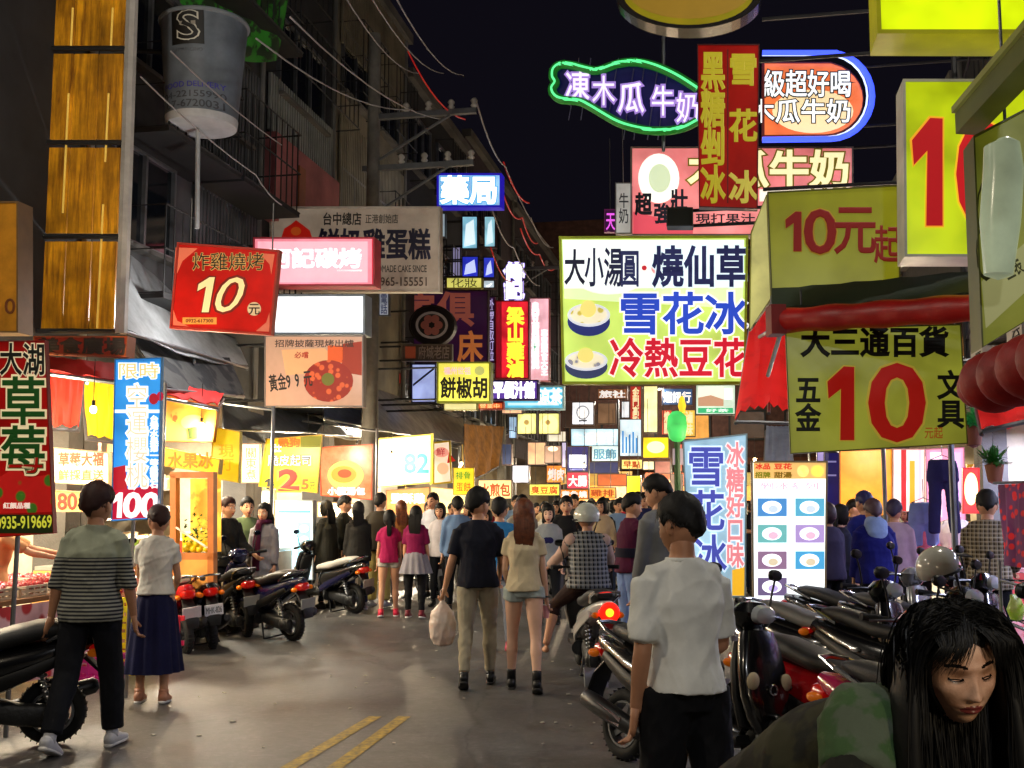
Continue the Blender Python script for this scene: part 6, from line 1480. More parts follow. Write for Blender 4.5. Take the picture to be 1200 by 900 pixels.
simple('shopper in a faded purple coat right behind the menu stand', 972, 12.6, H=1.62, sex='f', rz=15, hair='bob', hairm=mat('#352430'), top=cloth('#3c3858'), sleeve=1.8, loose=.03, topc='coat', bottom=BJ, shoe=BLK, seed=27)
simple('shopper with short violet tinted hair to the right of the blue hood', 1049, 13.2, H=1.66, rz=-30, hairm=mat('#2b2346'), top=cloth('#b8a0b8'), sleeve=1.8, loose=.02, topc='jacket', bottom=BJ, shoe=BLK, seed=29)
simple('bending shopper in a pink and white top at the clothes table', 1076, 14, H=1.55, sex='f', rz=-60, lean=28, hair='bob', top=cloth('#d86a80'), sleeve=1.6, loose=.02, topc='top', bottom=BJ, shoe=BLK, seed=31)
# left customers
simple('man in a dark olive jacket with reddish hair at the left stall', 262, 14.6, H=1.70, rz=-120, hairm=HRB, top=cloth('#1d1d1a'), sleeve=1.85, loose=.045, topc='jacket', bottom=BJ, shoe=BLK, seed=33, hi=True, armL=(20, 10, 60, 0), armR=(20, 10, 60, 0), lean=6)
simple('man in a muted green top with headphones behind the olive jacket', 288, 15.6, H=1.70, rz=-150, top=cloth('#5a6a48'), sleeve=1.8, loose=.02, topc='jacket', bottom=BJ, shoe=BLK, seed=35)
pw = simple('woman with long dark hair and a plum scarf over a pale coat facing us', 310, 14.9, H=1.62, sex='f', rz=168, hair='long', skin=SKIN, top=cloth('#8f8c90'), sleeve=1.85, hem=-.4, loose=.04, topc='coat', bottom=BJ, shoe=BLK, seed=37, hi=True)
j = J(pw, 1); b = MB(); b.torus(j + V3((0, .01, .02)), .075, .032, 'z', 24, 8); b.loft([(j + V3((.03, .11, .0)), .05, .02), (j + V3((.04, .155, -.25)), .06, .02), (j + V3((.04, .16, -.62)), .06, .015)], 12); child(pw, 'scarf', remesh(b, .012, 2, .005), cloth('#4a1030'))
simple('shopper in a long black coat waiting at the pale menu board', 383, 17.6, H=1.66, sex='f', rz=60, hair='long', hi=True, top=cloth('#15150f'), sleeve=1.85, hem=-.35, loose=.05, topc='coat', bottom=BJ, shoe=BLK, seed=39)
simple('man in a black jacket facing the counter beside the long coated shopper', 401, 18.2, H=1.74, rz=-100, hi=True, head=(20, -8), armL=(20, 10, 60, 0), top=cloth('#17170f'), sleeve=1.85, hem=-.15, loose=.04, topc='jacket', bottom=BJ, shoe=BLK, seed=41)
simple('shopper in a black jacket with a pink collar left of the olive shirt man', 420, 17.4, H=1.64, sex='f', rz=25, hair='long', hi=True, head=(-25, 0), top=cloth('#1b1a18'), sleeve=1.85, hem=-.15, loose=.045, topc='jacket', bottom=cloth('#2c3c5c'), shoe=mat('#b8b8bc'), seed=43)
simple('man in an olive brown shirt and pale yellow trousers by the white banner', 444, 17.8, H=1.78, rz=-20, top=cloth('#2f2a20'), sleeve=.9, hem=-.08, loose=.03, topc='shirt', bottom=cloth('#b8a860'), bw=.01, shoe=mat('#a8a8ac'), seed=45)
simple('girl with a dark ponytail in a magenta tee and pale shorts', 456, 16.4, H=1.52, sex='f', rz=5, hair='tail', top=cloth('#960f48'), sleeve=.5, hem=-.06, loose=.015, topc='tee_shirt', bottom=cloth('#a8a49a'), blen=.3, shoe=mat('#d81c40', rough=.5), seed=47, hi=True, legL=(-6, 3, -12), legR=(6, 3, 0))
p15 = simple('girl in a magenta tee with a grey jacket tied round her waist', 487, 16.2, H=1.58, sex='f', rz=-5, hair='long', top=cloth('#7c0f44'), sleeve=.8, hem=-.02, loose=.015, topc='tee_shirt', bottom=cloth('#0c0c10'), skirt=(cloth('#8c8890'), .34, .09), shoe=mat('#6a1020', rough=.5), seed=49, hi=True, legL=(5, 3, 0), legR=(-4, 3, -10))
simple('woman with auburn hair in a brown top behind the magenta girls', 470, 18.6, H=1.66, sex='f', rz=15, hair='long', hairm=HBR, top=cloth('#7a4a20'), sleeve=1.2, topc='top', bottom=BJ, shoe=BLK, seed=51)
simple('woman in a black vest over white sleeves facing us', 516, 18, H=1.62, sex='f', rz=170, hair='bob', top=cloth('#cfcad0'), sleeve=1.8, loose=.02, topc='blouse', bottom=BJ, shoe=BLK, seed=53)
simple('man in a light blue denim jacket left of the navy polo man', 536, 17, H=1.72, rz=10, top=cloth('#6a86ac'), sleeve=1.8, loose=.03, topc='jacket', bottom=BJ, shoe=BLK, seed=55)
simple('man in a white shirt looking over the customers near the pale banner', 508, 19.5, H=1.80, rz=150, top=cloth('#c8ccd4'), sleeve=1.7, loose=.02, topc='shirt', bottom=BJ, shoe=BLK, seed=57)
simple('person in a sky blue top half hidden behind the navy polo man', 585, 12.5, H=1.68, rz=-15, top=cloth('#2e78b4'), sleeve=.9, loose=.02, topc='tee_shirt', bottom=cloth('#7a8090'), shoe=mat('#c04060'), seed=59)
pg = simple('girl facing us in a grey tee printed with a navy patch', 643, 15.4, H=1.60, sex='f', rz=175, hair='bob', skin=SKIN3, top=cloth('#8e9498'), sleeve=1.0, loose=.03, topc='tee_shirt', bottom=BJ, shoe=BLK, seed=61)
j = J(pg, 5); b = MB(); b.ball(j + V3((0, .125, -.06)), .075, .012, .05, 16, 10); child(pg, 'chest_print', b, cloth('#1b1c50'))
simple('man in an open black jacket walking towards us behind the grey tee girl', 664, 16.2, H=1.72, rz=178, top=cloth('#121216'), sleeve=1.85, loose=.03, topc='jacket', bottom=cloth('#5c5c60'), shoe=BLK, seed=63)
simple('person in a hot pink top just left of the scooter rider', 681, 17, H=1.58, sex='f', rz=-170, hair='bob', top=cloth('#c81458'), sleeve=1.0, topc='top', bottom=BJ, shoe=BLK, seed=65)
simple('person in a brown cap and dark shirt facing us down the street', 612, 16.8, H=1.74, rz=180, top=cloth('#8a8478'), sleeve=1.5, loose=.02, topc='shirt', bottom=BJ, shoe=BLK, seed=67)
pv = simple('stall keeper reaching over the strawberry trays', -6, 10.3, H=1.68, rz=-70, armL=(62, 6, 80, 4), armR=(58, 4, 78, -4), lean=12, top=cloth('#d8a070'), sleeve=.8, topc='shirt', bottom=BJ, shoe=BLK, seed=69)
# crowd copies
protos = []
for k, kw in enumerate((dict(sex='m', hair='short', rz=0), dict(sex='f', hair='long', rz=0), dict(sex='m', hair='short', armL=(10, 8, 40, 0), legL=(12, 3, 6), legR=(-10, 3, -18)), dict(sex='f', hair='bob', armR=(20, 8, 70, -8)), dict(sex='m', hair='short', head=(35, -8), armL=(30, 8, 80, -10), lean=5, w=1.02), dict(sex='f', hair='tail', head=(-30, 0), armL=(10, 14, 30, 4), legL=(8, 4, 2), legR=(-8, 4, -12)), dict(sex='m', hair='short', head=(-20, -14), armR=(20, 16, 95, -20), w=.86))):
    kw.pop('rz', 0); sx = kw['sex']
    protos.append(dict(kw, H=(1.72 if sx == 'm' else 1.60) + .015 * (k - 3), top=GRY, sleeve=1.7 if k % 2 else .85, loose=.025, topc='top', bottom=BJ, shoe=BLK, seed=80 + k))
TC = [('black', '#131316'), ('dark grey', '#38383c'), ('white', '#c8c6c0'), ('navy', '#1b2350'), ('brown', '#5a3a22'), ('red', '#98182a'), ('pale blue', '#7f9cc0'), ('olive', '#4d5034'), ('cream', '#c2ac88'), ('purple', '#4a2a60')]
rc = random.Random(21); built = {}
spots = []
for y in np.arange(19, 46, 1.0):
    nlo, nhi = -6.0 + .02 * y, (1.4 if y < 30 else 2.0)
    for _ in range(9 if y < 27 else 12): spots.append((rc.uniform(nlo, nhi), y + rc.uniform(-.5, .5)))
kept = []
for q in spots:
    if all((q[0] - a[0]) ** 2 + (q[1] - a[1]) ** 2 > .19 for a in kept): kept.append(q)
for i, (n_, s_) in enumerate(kept):
    pk = rc.randrange(7); ci = rc.choice([0, 1, 1, 2, 2, 3, 4, 5, 5, 6, 7, 8, 8, 9, 0]); away = rc.random() < .5
    cn, chx = TC[ci]; loc = W(n_, s_); rz = R((0 if away else 180) + rc.uniform(-35, 35)) - A
    sx = 'woman' if protos[pk]['sex'] == 'f' else 'man'; g_ = 'distant crowd down the street'
    where = ('left side', 'middle', 'right side')[0 if n_ < -3.4 else 1 if n_ < -.8 else 2]; dp = 'near' if s_ < 24 else 'middle' if s_ < 31 else 'far' if s_ < 38 else 'farthest'
    lab = f"{'long haired ' if pk == 1 else 'ponytailed ' if pk == 5 else 'short haired ' if pk in (0, 2, 4, 6) else 'bob haired '}{sx}, {cn} top, {'back to us' if away else 'facing us'}, {where} of the {dp} crowd"
    if pk not in built:
        built[pk] = person(lab, loc, rz, group=g_, **protos[pk]); r_ = built[pk]
        for c_ in r_.children:
            if c_.name.split('.')[0] == 'top': c_.material_slots[0].material = cloth(chx)
    else:
        r_ = clone(built[pk], loc, rz, lab, g_, {'top': cloth(chx), 'trousers': rc.choice([BJ, DEN, GRY])}, rc.uniform(.91, 1.06))
# a few shoppers among the right-hand stalls
for i, (px, d, c, l) in enumerate(((1000, 17, '#26305e', 'shopper in a dark blue top deep between the right hand stalls'), (1064, 18, '#5a4a78', 'shopper in a violet top deep by the hanging trousers'), (912, 18, '#202028', 'shopper in black glimpsed past the menu stand'),
                                  (935, 22, '#8a2030', 'shopper in dull red far past the menu stand'), (1120, 15, '#c8c0c8', 'shopper in a pale top behind the plaid shirt man'))):
    clone(built[i % 4], P(px, 640, d) * V3((1, 1, 0)) if False else V3((P(px, 640, d).x, d, 0)), R(rc.uniform(-180, 180)), l, 'people in the night market street', {'top': cloth(c)})

# things people carry
q = wld(p3, J(p3, 3)) + V3((-.02, .0, -.08))
t = thing('plastic_bag', 'pale pink plastic bag of takeaway food in the polo man\'s hand', 'bag', q)
b = MB(); b.loft([((0, 0, -.02), .02, .018), ((0, 0, -.06), .04, .03), ((0, 0, -.12), .10, .07), ((0, 0, -.22), .125, .09), ((0, 0, -.34), .12, .085), ((0, 0, -.42), .08, .06)], 20, cap=.3)
part('bag', remesh(b, .008, 1, .007, 1.6, 2), mat('#d8b8a8', rough=.35, var=.35, vs=9, c2='#e8dcd0'), t)
b = MB(); b.tube([(-.015, 0, -.03), (-.02, 0, .06), (.0, 0, .085), (.02, 0, .06), (.015, 0, -.03)], .006, 6); part('handle', b, mat('#e0d0c8', rough=.4), t)
q = wld(p4, J(p4, 4)) + V3((.0, .02, -.12))
t = thing('drink_cup', 'small pink drink cup in the long haired woman\'s hand', 'cup', q); b = MB(); b.loft([((0, 0, -.06), .025, .025), ((0, 0, .05), .034, .034)], 16, cap=0); part('cup', b, mat('#e8a8b4', rough=.3), t); b = MB(); b.loft([((0, 0, .05), .036, .036), ((0, 0, .06), .034, .034)], 16, cap=.1); part('lid', b, mat('#e8e8e8', rough=.2), t)

# ---------------------------------------------------------------- the woman in the right foreground
fwc = P(1060, 900, 2.6); fw_ = thing('person', 'young woman with long black hair leaning forward in the bottom right corner', 'person', (fwc.x, fwc.y, 0), 0, 'people in the night market street')
o_ = V3((fwc.x, fwc.y, 0)); Q = lambda x, y, d: P(x, y, d) - o_
hc = Q(1117, 780, 2.36)
Mh = Matrix.Translation(hc) @ Matrix.Rotation(R(180 + 6), 4, 'Z') @ Matrix.Rotation(R(-13), 4, 'X') @ Matrix.Rotation(R(4), 4, 'Y') @ Matrix.Diagonal((1.08, 1, 1, 1))
nk = Q(1112, 858, 2.50); sh1 = Q(1012, 856, 2.44); sh2 = Q(1205, 900, 2.55); el1 = Q(992, 985, 2.28); wr1 = Q(1075, 1040, 2.1); el2 = Q(1225, 1020, 2.4); wr2 = Q(1160, 1060, 2.15)
pelv = Q(850, 1010, 3.0); w1 = Q(915, 935, 2.88); ch = Q(1010, 890, 2.68); chs = Q(1075, 880, 2.56)
b = MB()
b.loft([(pelv, .15, .12), (w1, .125, .105), (ch, .13, .12), (chs, .12, .10), (nk, .05, .05)], 20, side=(0, 1, 0))
b.loft([(chs, .06, .06), (nk, .048, .05), (Mh @ V3((0, -.02, -.07)), .047, .05)], 14)
limb(b, sh1, el1, wr1, ARM, 14); limb(b, sh2, el2, wr2, ARM, 14); b.ball(sh1, .055); b.ball(sh2, .055)
for s, (ky, ay) in ((-1, (1010, 1200)), (1, (1040, 1210))):
    hp = pelv + V3((.02, .09 * s, -.03)); kn = hp + V3((.38, -.18 + .1 * s, -.02)); an = kn + V3((-.05, -.05, -.40)); 
    limb(b, hp, kn, an, LEG, 14)
body = remesh(b, .008, 4)
hb = MB(); hand(hb, wr1, wr1 - el1, V3((0, 0, 1)), .92, 40); hand(hb, wr2, wr2 - el2, V3((0, 0, 1)), .92, 40); body.add(hb.v, hb.f)
hm = head_mb(.97, 150, 150, 'down', Mx=Mh); o0 = len(body.v); body.v += hm.v; body.f += [tuple(i + o0 for i in f) for f in hm.f]; body.m += hm.m
FS = mat('#dfb496', rough=.48, var=.22, vs=22, c2='#b88468', bump=.12, bs=420, spec=.4)
link('body', body.mesh(True, 'body'), [FS, mat('#8a3c3c', rough=.35, var=.1), EYED, EYEW], fw_)
b = MB()
for s in (-1, 1):   # lashes and lid crease
    for (z0, am, r_) in ((.0005, .0042, .0012),):
        pts = []
        for k in range(9):
            x = s * (.018 + .0265 * k / 8); u = (k / 8 - .5) * 2
            z = z0 + am * (u * u - .6); y = head_pt(x / .0755, math.sqrt(max(0, 1 - (x / .0755) ** 2 - (z / .118) ** 2)), z / .118).y
            pts.append(Mh @ V3((x * .97, y * .97 + .0012, z * .97)))
        b.tube(pts, [r_ * (.5 + .5 * math.sin(math.pi * (k + .5) / 9)) for k in range(9)], 6)
    for k in range(14):
        x = s * (.019 + .025 * k / 13); u = (k / 13 - .5) * 2; z = -.0015 + .0042 * u * u - .001
        y = head_pt(x / .0755, math.sqrt(1 - (x / .0755) ** 2), 0).y; p0 = V3((x, y + .001, z)) * .97; b.tube([Mh @ p0, Mh @ (p0 + V3((s * .001 * u, .0055, -.0035)))], [.00045, .0002], 4)
child(fw_, 'eyelashes', b, EYED)
b = MB(); b.loft([(pelv, .19, .16), (w1, .165, .145), (Q(960, 905, 2.76), .165, .15), (ch, .168, .152), (chs + V3((0, .02, 0)), .15, .125), (nk + V3((0, .02, -.01)), .085, .08)], 22, side=(0, 1, 0), cap=.2)
b.ball(sh1, .092); b.ball(sh2, .09); limb(b, sh1, el1, wr1, ARM, 14, 0, 1.9, .035); limb(b, sh2, el2, wr2, ARM, 14, 0, 1.9, .035)
jk = remesh(b, .008, 3, .010, .8, 8)
child(fw_, 'jacket', jk, cloth('#1c1c16', pat='blotch', c2='#33321e', ps=1.2))
b = MB(); b.ball(sh1 + V3((.02, .0, .012)), .105, .10, .09); b.loft([(sh1 + V3((-.02, -.01, .01)), .1, .09), (sh1.lerp(nk, .55) + V3((0, .03, .02)), .09, .085)], 16, side=(0, 1, 0)); b.loft([(sh1, .098, .098), (sh1.lerp(el1, .45), .082, .082)], 16)
child(fw_, 'shoulder_panel', remesh(b, .008, 3, .007, .9, 4), cloth('#56604e', pat='blotch', c2='#3f5a34', ps=1.6))
b = MB(); b.loft([(pelv + V3((-.02, 0, -.1)), .2, .17), (pelv, .195, .165), (pelv + V3((.04, 0, .02)), .18, .155)], 18, side=(0, 1, 0))
for s in (-1, 1):
    hp = pelv + V3((.02, .09 * s, -.03)); kn = hp + V3((.38, -.18 + .1 * s, -.02)); an = kn + V3((-.05, -.05, -.40)); limb(b, hp, kn, an, LEG, 14, 0, 1.95, .02)
child(fw_, 'trousers', remesh(b, .012, 3, .006), cloth('#0e0f14'))
# hair: cap plus hanging locks
h = hair_mb('long', .97, 60, 70, 4, Mh, .4); rnd = random.Random(4)
R3 = Mh.to_3x3()
def crom(p, n=3):
    out = []
    for i in range(len(p) - 1):
        p0 = p[max(i - 1, 0)]; p1 = p[i]; p2 = p[i + 1]; p3 = p[min(i + 2, len(p) - 1)]
        for k in range(n):
            t = k / n; out.append(.5 * ((2 * p1) + (p2 - p0) * t + (2 * p0 - 5 * p1 + 4 * p2 - p3) * t * t + (3 * p1 - p0 - 3 * p2 + p3) * t ** 3))
    return out + [p[-1]]
for s_ in (-1, 1):     # the mass of hair under the loose strands
    h.loft([(hc + V3((s_ * .062, .03, .06)), .03, .05), (hc + V3((s_ * .092, .012, .0)), .022, .06), (hc + V3((s_ * .104, -.0, -.08)), .026, .062), (hc + V3((s_ * .112 + .004, -.01, -.2)), .034, .06), (hc + V3((s_ * .110 + .012, -.02, -.36)), .03, .045)], 16, side=(1, 0, 0))
h.loft([(hc + V3((0, .06, .05)), .08, .04), (hc + V3((0, .11, -.03)), .11, .05), (hc + V3((0, .12, -.2)), .12, .05), (hc + V3((0, .1, -.36)), .11, .04)], 18, side=(1, 0, 0))
for _ in range(4200):
    a = rnd.uniform(-math.pi, math.pi); zz_ = rnd.uniform(-.1, .985) if abs(a) > 1.25 else rnd.uniform(.72, .985)
    st = math.sqrt(1 - zz_ * zz_); d = V3((st * math.sin(a), st * math.cos(a), zz_)); p0 = Mh @ (head_pt(*d) * .97 + d * .015)
    side = 1 if (p0.x - hc.x) > rnd.uniform(-.012, .012) else -1; out = R3 @ d
    xo = hc.x + side * rnd.uniform(.080, .135 if side > 0 else .112) + (.006 if side > 0 else 0)
    if abs(a) > 2.2: xo = hc.x + rnd.uniform(-.12, .125)
    back = 1 if abs(a) > 1.9 else 0
    yo = hc.y + (rnd.uniform(-.055, .03) if not back else rnd.uniform(.0, .12))
    m1 = p0 + out * .006; m1 = V3((p0.x * .55 + xo * .45, p0.y * .8 + yo * .2, p0.z - .012 + .004)) + out * .012
    zt = hc.z + rnd.uniform(-.02, .03)
    m2 = V3((p0.x * .1 + xo * .9, p0.y * .35 + yo * .65, min(m1.z - .03, zt + .02)))
    L_ = rnd.uniform(.26, .42); wv = rnd.uniform(0, 6); ex = xo + rnd.gauss(.004, .010) + side * .012
    pts = [p0, m1, m2] + [V3((xo * (1 - u) + ex * u + .004 * math.sin(wv + 5 * u), yo - .02 * u, m2.z - .03 - L_ * u)) for u in (.2, .6, 1)]
    ribbon(h, crom(pts), rnd.uniform(.0009, .0022), V3((1, rnd.uniform(-.9, .9), 0)).normalized())
for _ in range(300):     # fringe combed to the sides of the forehead
    x = rnd.uniform(-.055, .055); d = V3((x / .09 + rnd.gauss(0, .05), rnd.uniform(.25, .62), .8)).normalized(); p = Mh @ (head_pt(*d) * .97 + d * .018)
    sx = 1 if x > -.01 else -1; en = V3((x * .9 + sx * rnd.uniform(.022, .06), .094, rnd.uniform(.012, .055))); en.y = .100 - abs(en.x) * .42; e_ = Mh @ (en * .97 + V3((0, .008, 0)))
    mid_ = Mh @ (V3(((x + en.x) / 2, .088, .082)) * .97 + V3((0, .016, .004)))
    ribbon(h, [p, mid_, mid_.lerp(e_, .5) + R3 @ V3((0, .004, 0)), e_], rnd.uniform(.0005, .0012), (R3 @ V3((1, rnd.uniform(-.8, .8), .1))).normalized())
link('hair', h.mesh(True, 'hair'), mat('#080706', rough=.58, var=.4, vs=30, spec=.35), fw_)
# ================================================================ STALLS AND LAMPS
WARM = (1.0, .80, .52); WHT = (1.0, .90, .72); COOL = (.64, .68, 1.0)
TUBE = mat('#fff4dc', 9, var=0, ev=0); TUBEC = mat('#e4ecff', 9, var=0, ev=0); BULB = mat('#ffd890', 14, var=0, ev=0)
def mark(n, s):
    L_ = ((8.6, 'the strawberry table'), (11.2, 'the yellow crates'), (13.3, 'the juice window'), (15.8, 'the olive jacketed man'), (18.6, 'the pale menu board'), (21.6, 'the magenta girls'), (25.4, 'the orange backlit menu'), (30, 'the far yellow banner'), (36, 'the slim distant pole'), (99, 'the left stalls at the bend'))
    R_ = ((10, 'the wire rack'), (13.3, 'the plaid shirt man'), (16.5, 'the clothes table'), (20, 'the orange hanging panel'), (25, 'the menu stand, far beyond it,'), (31, 'the right hand snack stall'), (99, 'the amber roofed stall'))
    return next(w_ for k_, w_ in (L_ if n < -3 else R_) if s < k_)
def tube_lamp(n, s, z, L_=1.2, e=60, col=WHT, m=None, along=True, hang=.35):
    t = thing('tube_lamp', f'bare fluorescent tube over {mark(n, s)} in the {"left" if n < -3 else "right"} row', 'lamp', W(n, s, z), -A + (0 if along else math.pi / 2), 'fluorescent tubes under the awnings')
    b = MB(); b.tube([(0, -L_ / 2, 0), (0, L_ / 2, 0)], .016, 10); part('tube', b, m or (TUBEC if col is COOL else TUBE), t)
    b = MB(); b.box((0, 0, .045), (.06, L_ + .06, .04)); part('housing', b, mat('#c9c9c4', rough=.5), t, smooth=False)
    b = MB(); b.tube([(0, -L_ * .4, .06), (0, -L_ * .4, hang)], .005, 5); b.tube([(0, L_ * .4, .06), (0, L_ * .4, hang)], .005, 5); part('wire', b, BLK, t)
    lamp(t, 'AREA', (0, 0, -.03), e * (3.6 if n < -3 else 2.6), col, .1, L_)
    return t
def bulb_lamp(n, s, z, e=30, col=WARM, lab=''):
    t = thing('bulb_lamp', lab or f'bare bulb hanging in the row, {s:.0f} metres down', 'lamp', W(n, s, z), 0, 'bare bulbs hanging over the stalls')
    b = MB(); b.ball((0, 0, 0), .035, .035, .042, 12, 8); part('bulb', b, BULB, t)
    b = MB(); b.tube([(0, 0, .035), (0, 0, .09)], .018, 8); b.tube([(0, 0, .09), (0, 0, .5)], .004, 5); part('socket', b, BLK, t)
    lamp(t, 'POINT', (0, 0, -.07), e * 3.4, col, .05)
    return t
# shop interiors along the left row
for n, s, e, c in ((-8.0, 8.3, 75, WHT), (-8.2, 10.3, 95, WARM), (-8.0, 12.6, 85, WARM), (-8.2, 15, 85, WHT), (-8.0, 17.5, 90, WHT), (-8.0, 20.4, 95, WHT), (-8.0, 24, 95, WARM), (-8.0, 28, 95, WHT), (-8, 33, 110, WARM), (-8, 40, 130, WARM)):
    tube_lamp(n, s, 2.85, 1.2, e, c)
for n, s, e, c in ((4.9, 9.0, 60, COOL), (4.8, 12.0, 85, COOL), (4.8, 15, 90, COOL), (4.9, 18.5, 95, COOL), (4.8, 23, 95, WHT), (4.8, 29, 110, WARM), (4.8, 36, 120, WARM)):
    tube_lamp(n, s, 2.85, 1.2, e, c)
q_ = P(262, 350, 13.2); tl = thing('bulb_lamp', 'added white bulb hidden behind the red ten dollar sign, lighting the grey tarpaulin', 'lamp', q_, 0, 'bare bulbs hanging over the stalls')  # added bulb, kept out of sight to brighten the tarpaulin
b = MB(); b.ball((0, 0, 0), .035, .035, .042, 12, 8); part('bulb', b, TUBE, tl); b = MB(); b.tube([(0, 0, .035), (0, 0, .09)], .018, 8); b.tube([(0, 0, .09), (0, 0, .8)], .004, 5); part('socket', b, BLK, tl); lamp(tl, 'POINT', (0, 0, -.07), 120, (1, .97, .93), .05)
for n, s, e, l in ((-7.0, 14.0, 40, 'bare warm bulb under the big grey tarpaulin'), (-6.9, 18.4, 40, 'bare warm bulb behind the yellow sale banner'), (-6.1, 9.9, 38, 'bare warm bulb over the strawberry trays'), (-6.1, 12.2, 38, 'bare warm bulb in front of the juice window'), (-6.4, 16.4, 34, 'bare warm bulb above the dark coated customers'), (-6.3, 20.5, 40, 'bare warm bulb under the pale tent awning'),
                   (-6.0, 25.0, 50, 'bare warm bulb beside the yellow banner'), (-5.6, 31, 60, 'bare warm bulb far down the left stalls'), (2.4, 15.5, 26, 'bare bulb above the clothes table'), (2.2, 21, 45, 'bare bulb above the right hand snack stall'), (1.8, 28, 60, 'bare bulb far down on the right'), (-2, 42, 110, 'bare bulb over the stalls where the street bends'), (-4.6, 36, 80, 'added bulb on a line over the far crowd on the left'), (-1.5, 34, 70, 'added bulb on a line over the middle of the far crowd'), (-3.4, 27, 55, 'added bulb on a line over the crowd beyond the couple'), (.6, 24, 45, 'added bulb on a line over the crowd beyond the rider'), (1.5, 38, 80, 'bare bulb hanging low before the bend on the right')):  # bulbs on lines over the crowd are added to brighten it
    bulb_lamp(n, s, 2.55, e, WARM, l)
# added fill lamps on street lamp poles; two stand behind the viewer
def fill_lamp(n, s, h, e, label, col=(1, .90, .74), reach=1.6, fl=1):
    t = thing('fill_lamp', label, 'fill lamp', W(n, s), -A, 'added fill lamps')
    b = MB(); b.tube([(0, 0, 0), (0, 0, h)], [.08, .05], 12); part('pole', b, METAL, t)
    b = MB(); b.tube([(0, 0, h - .1), (reach * .5 * fl, 0, h + .15), (reach * fl, 0, h + .15)], .03, 8); part('arm', b, METAL, t)
    b = MB(); b.loft([((reach * fl - .3, 0, h + .15), .06, .04), ((reach * fl, 0, h + .15), .14, .07), ((reach * fl + .35, 0, h + .13), .10, .05)], 14, side=(0, 1, 0)); part('lamp_head', b, METAL, t)
    b = MB(); b.box((reach * fl, 0, h + .075), (.4, .2, .02)); part('diffuser', b, mat('#fff0d0', 12, var=0, ev=0), t, smooth=False)
    lamp(t, 'POINT', (reach * fl, 0, h - .04), e, col, .16)
fill_lamp(-6.9, 1.0, 5.6, 330, 'added fill lamp behind the viewer on the left side', (1, .84, .62), fl=1)
fill_lamp(3.6, -.6, 5.0, 260, 'added fill lamp behind the viewer on the right side', (.93, .95, 1.0), fl=-1, reach=2.0)
fill_lamp(-7.0, 5.6, 7.2, 430, 'added fill lamp just outside the frame by the tall yellow panels', fl=1)
fill_lamp(-4.5, 47.5, 6.4, 900, 'added fill lamp at the bend in front of the corner building', fl=1)
fill_lamp(4.0, 8.6, 8.2, 560, 'added fill lamp just outside the frame over the ten dollar shop', (1, .93, .82), fl=-1, reach=.9)

# ---- goods helpers
def crate(label, n, s, z, d=(.45, .32, .22), c='#e8c820', fill=None, g=None, rz=0, e=0):
    t = thing('crate', label, 'crate', W(n, s, z), -A + rz, g)
    w_, l_, h = d; m = mat(c, e, rough=.45, var=.25)
    b = MB(); b.box((0, 0, .01), (w_, l_, .02)); part('base', b, m, t, smooth=False)
    for q, dd in (((w_ / 2, 0, h / 2), (.015, l_, h)), ((-w_ / 2, 0, h / 2), (.015, l_, h)), ((0, l_ / 2, h / 2), (w_, .015, h)), ((0, -l_ / 2, h / 2), (w_, .015, h))):
        b = MB(); b.box(q, (dd[0], dd[1], h * .25)); b.box((q[0], q[1], h * .87), (dd[0] * 1.3, dd[1] + .01, h * .2)); b.box((q[0], q[1], h * .12), (dd[0], dd[1], h * .2))
        for k in range(5):
            u = (k / 4 - .5) * .94
            b.box((q[0] + (u * w_ if dd[0] > .1 else 0), q[1] + (u * l_ if dd[1] > .1 else 0), h / 2), (.02, .02, h * .9))
        part('side', b, m, t, smooth=False)
    if fill:
        b = MB(); r_ = random.Random(n * 7 + s)
        for _ in range(70): b.ball((r_.uniform(-.46, .46) * w_, r_.uniform(-.44, .44) * l_, h * r_.uniform(.7, 1.0)), .028, .028, .032, 7, 5)
        o = part('fruit_heap', b, mat(fill, rough=.3, var=.4, vs=20), t, kind='stuff')
    return t
def stall_table(name, label, n0, n1, s0, s1, h, top, front, cat='stall', items=True):
    t = thing(name, label, cat, W((n0 + n1) / 2, (s0 + s1) / 2), -A)
    w_, l_ = abs(n1 - n0), abs(s1 - s0)
    b = MB(); b.box((0, 0, h - .02), (w_, l_, .04)); part('table_top', b, top, t, smooth=False)
    b = MB(); b.sheet([(w_ / 2 + .012, -l_ / 2, h - .045), (w_ / 2 + .012, l_ / 2, h - .045), (w_ / 2 + .03, l_ / 2, .12), (w_ / 2 + .03, -l_ / 2, .12)], .006, 20, 6, 0, .012); part('front_cloth', b, front, t)
    b = MB(); b.sheet([(-w_ / 2, -l_ / 2 - .012, h - .045), (w_ / 2, -l_ / 2 - .012, h - .045), (w_ / 2, -l_ / 2 - .03, .12), (-w_ / 2, -l_ / 2 - .03, .12)], .006, 14, 6, 0, .012); part('side_cloth', b, front, t)
    for x in (-1, 1):
        for y in (-1, 1): b = MB(); b.tube([(x * (w_ / 2 - .05), y * (l_ / 2 - .05), 0), (x * (w_ / 2 - .05), y * (l_ / 2 - .05), h - .04)], .018, 6); part('leg', b, METAL, t)
    return t
WOOD = mat('#8a5a2c', rough=.6, var=.4, vs=6, c2='#6b4018')
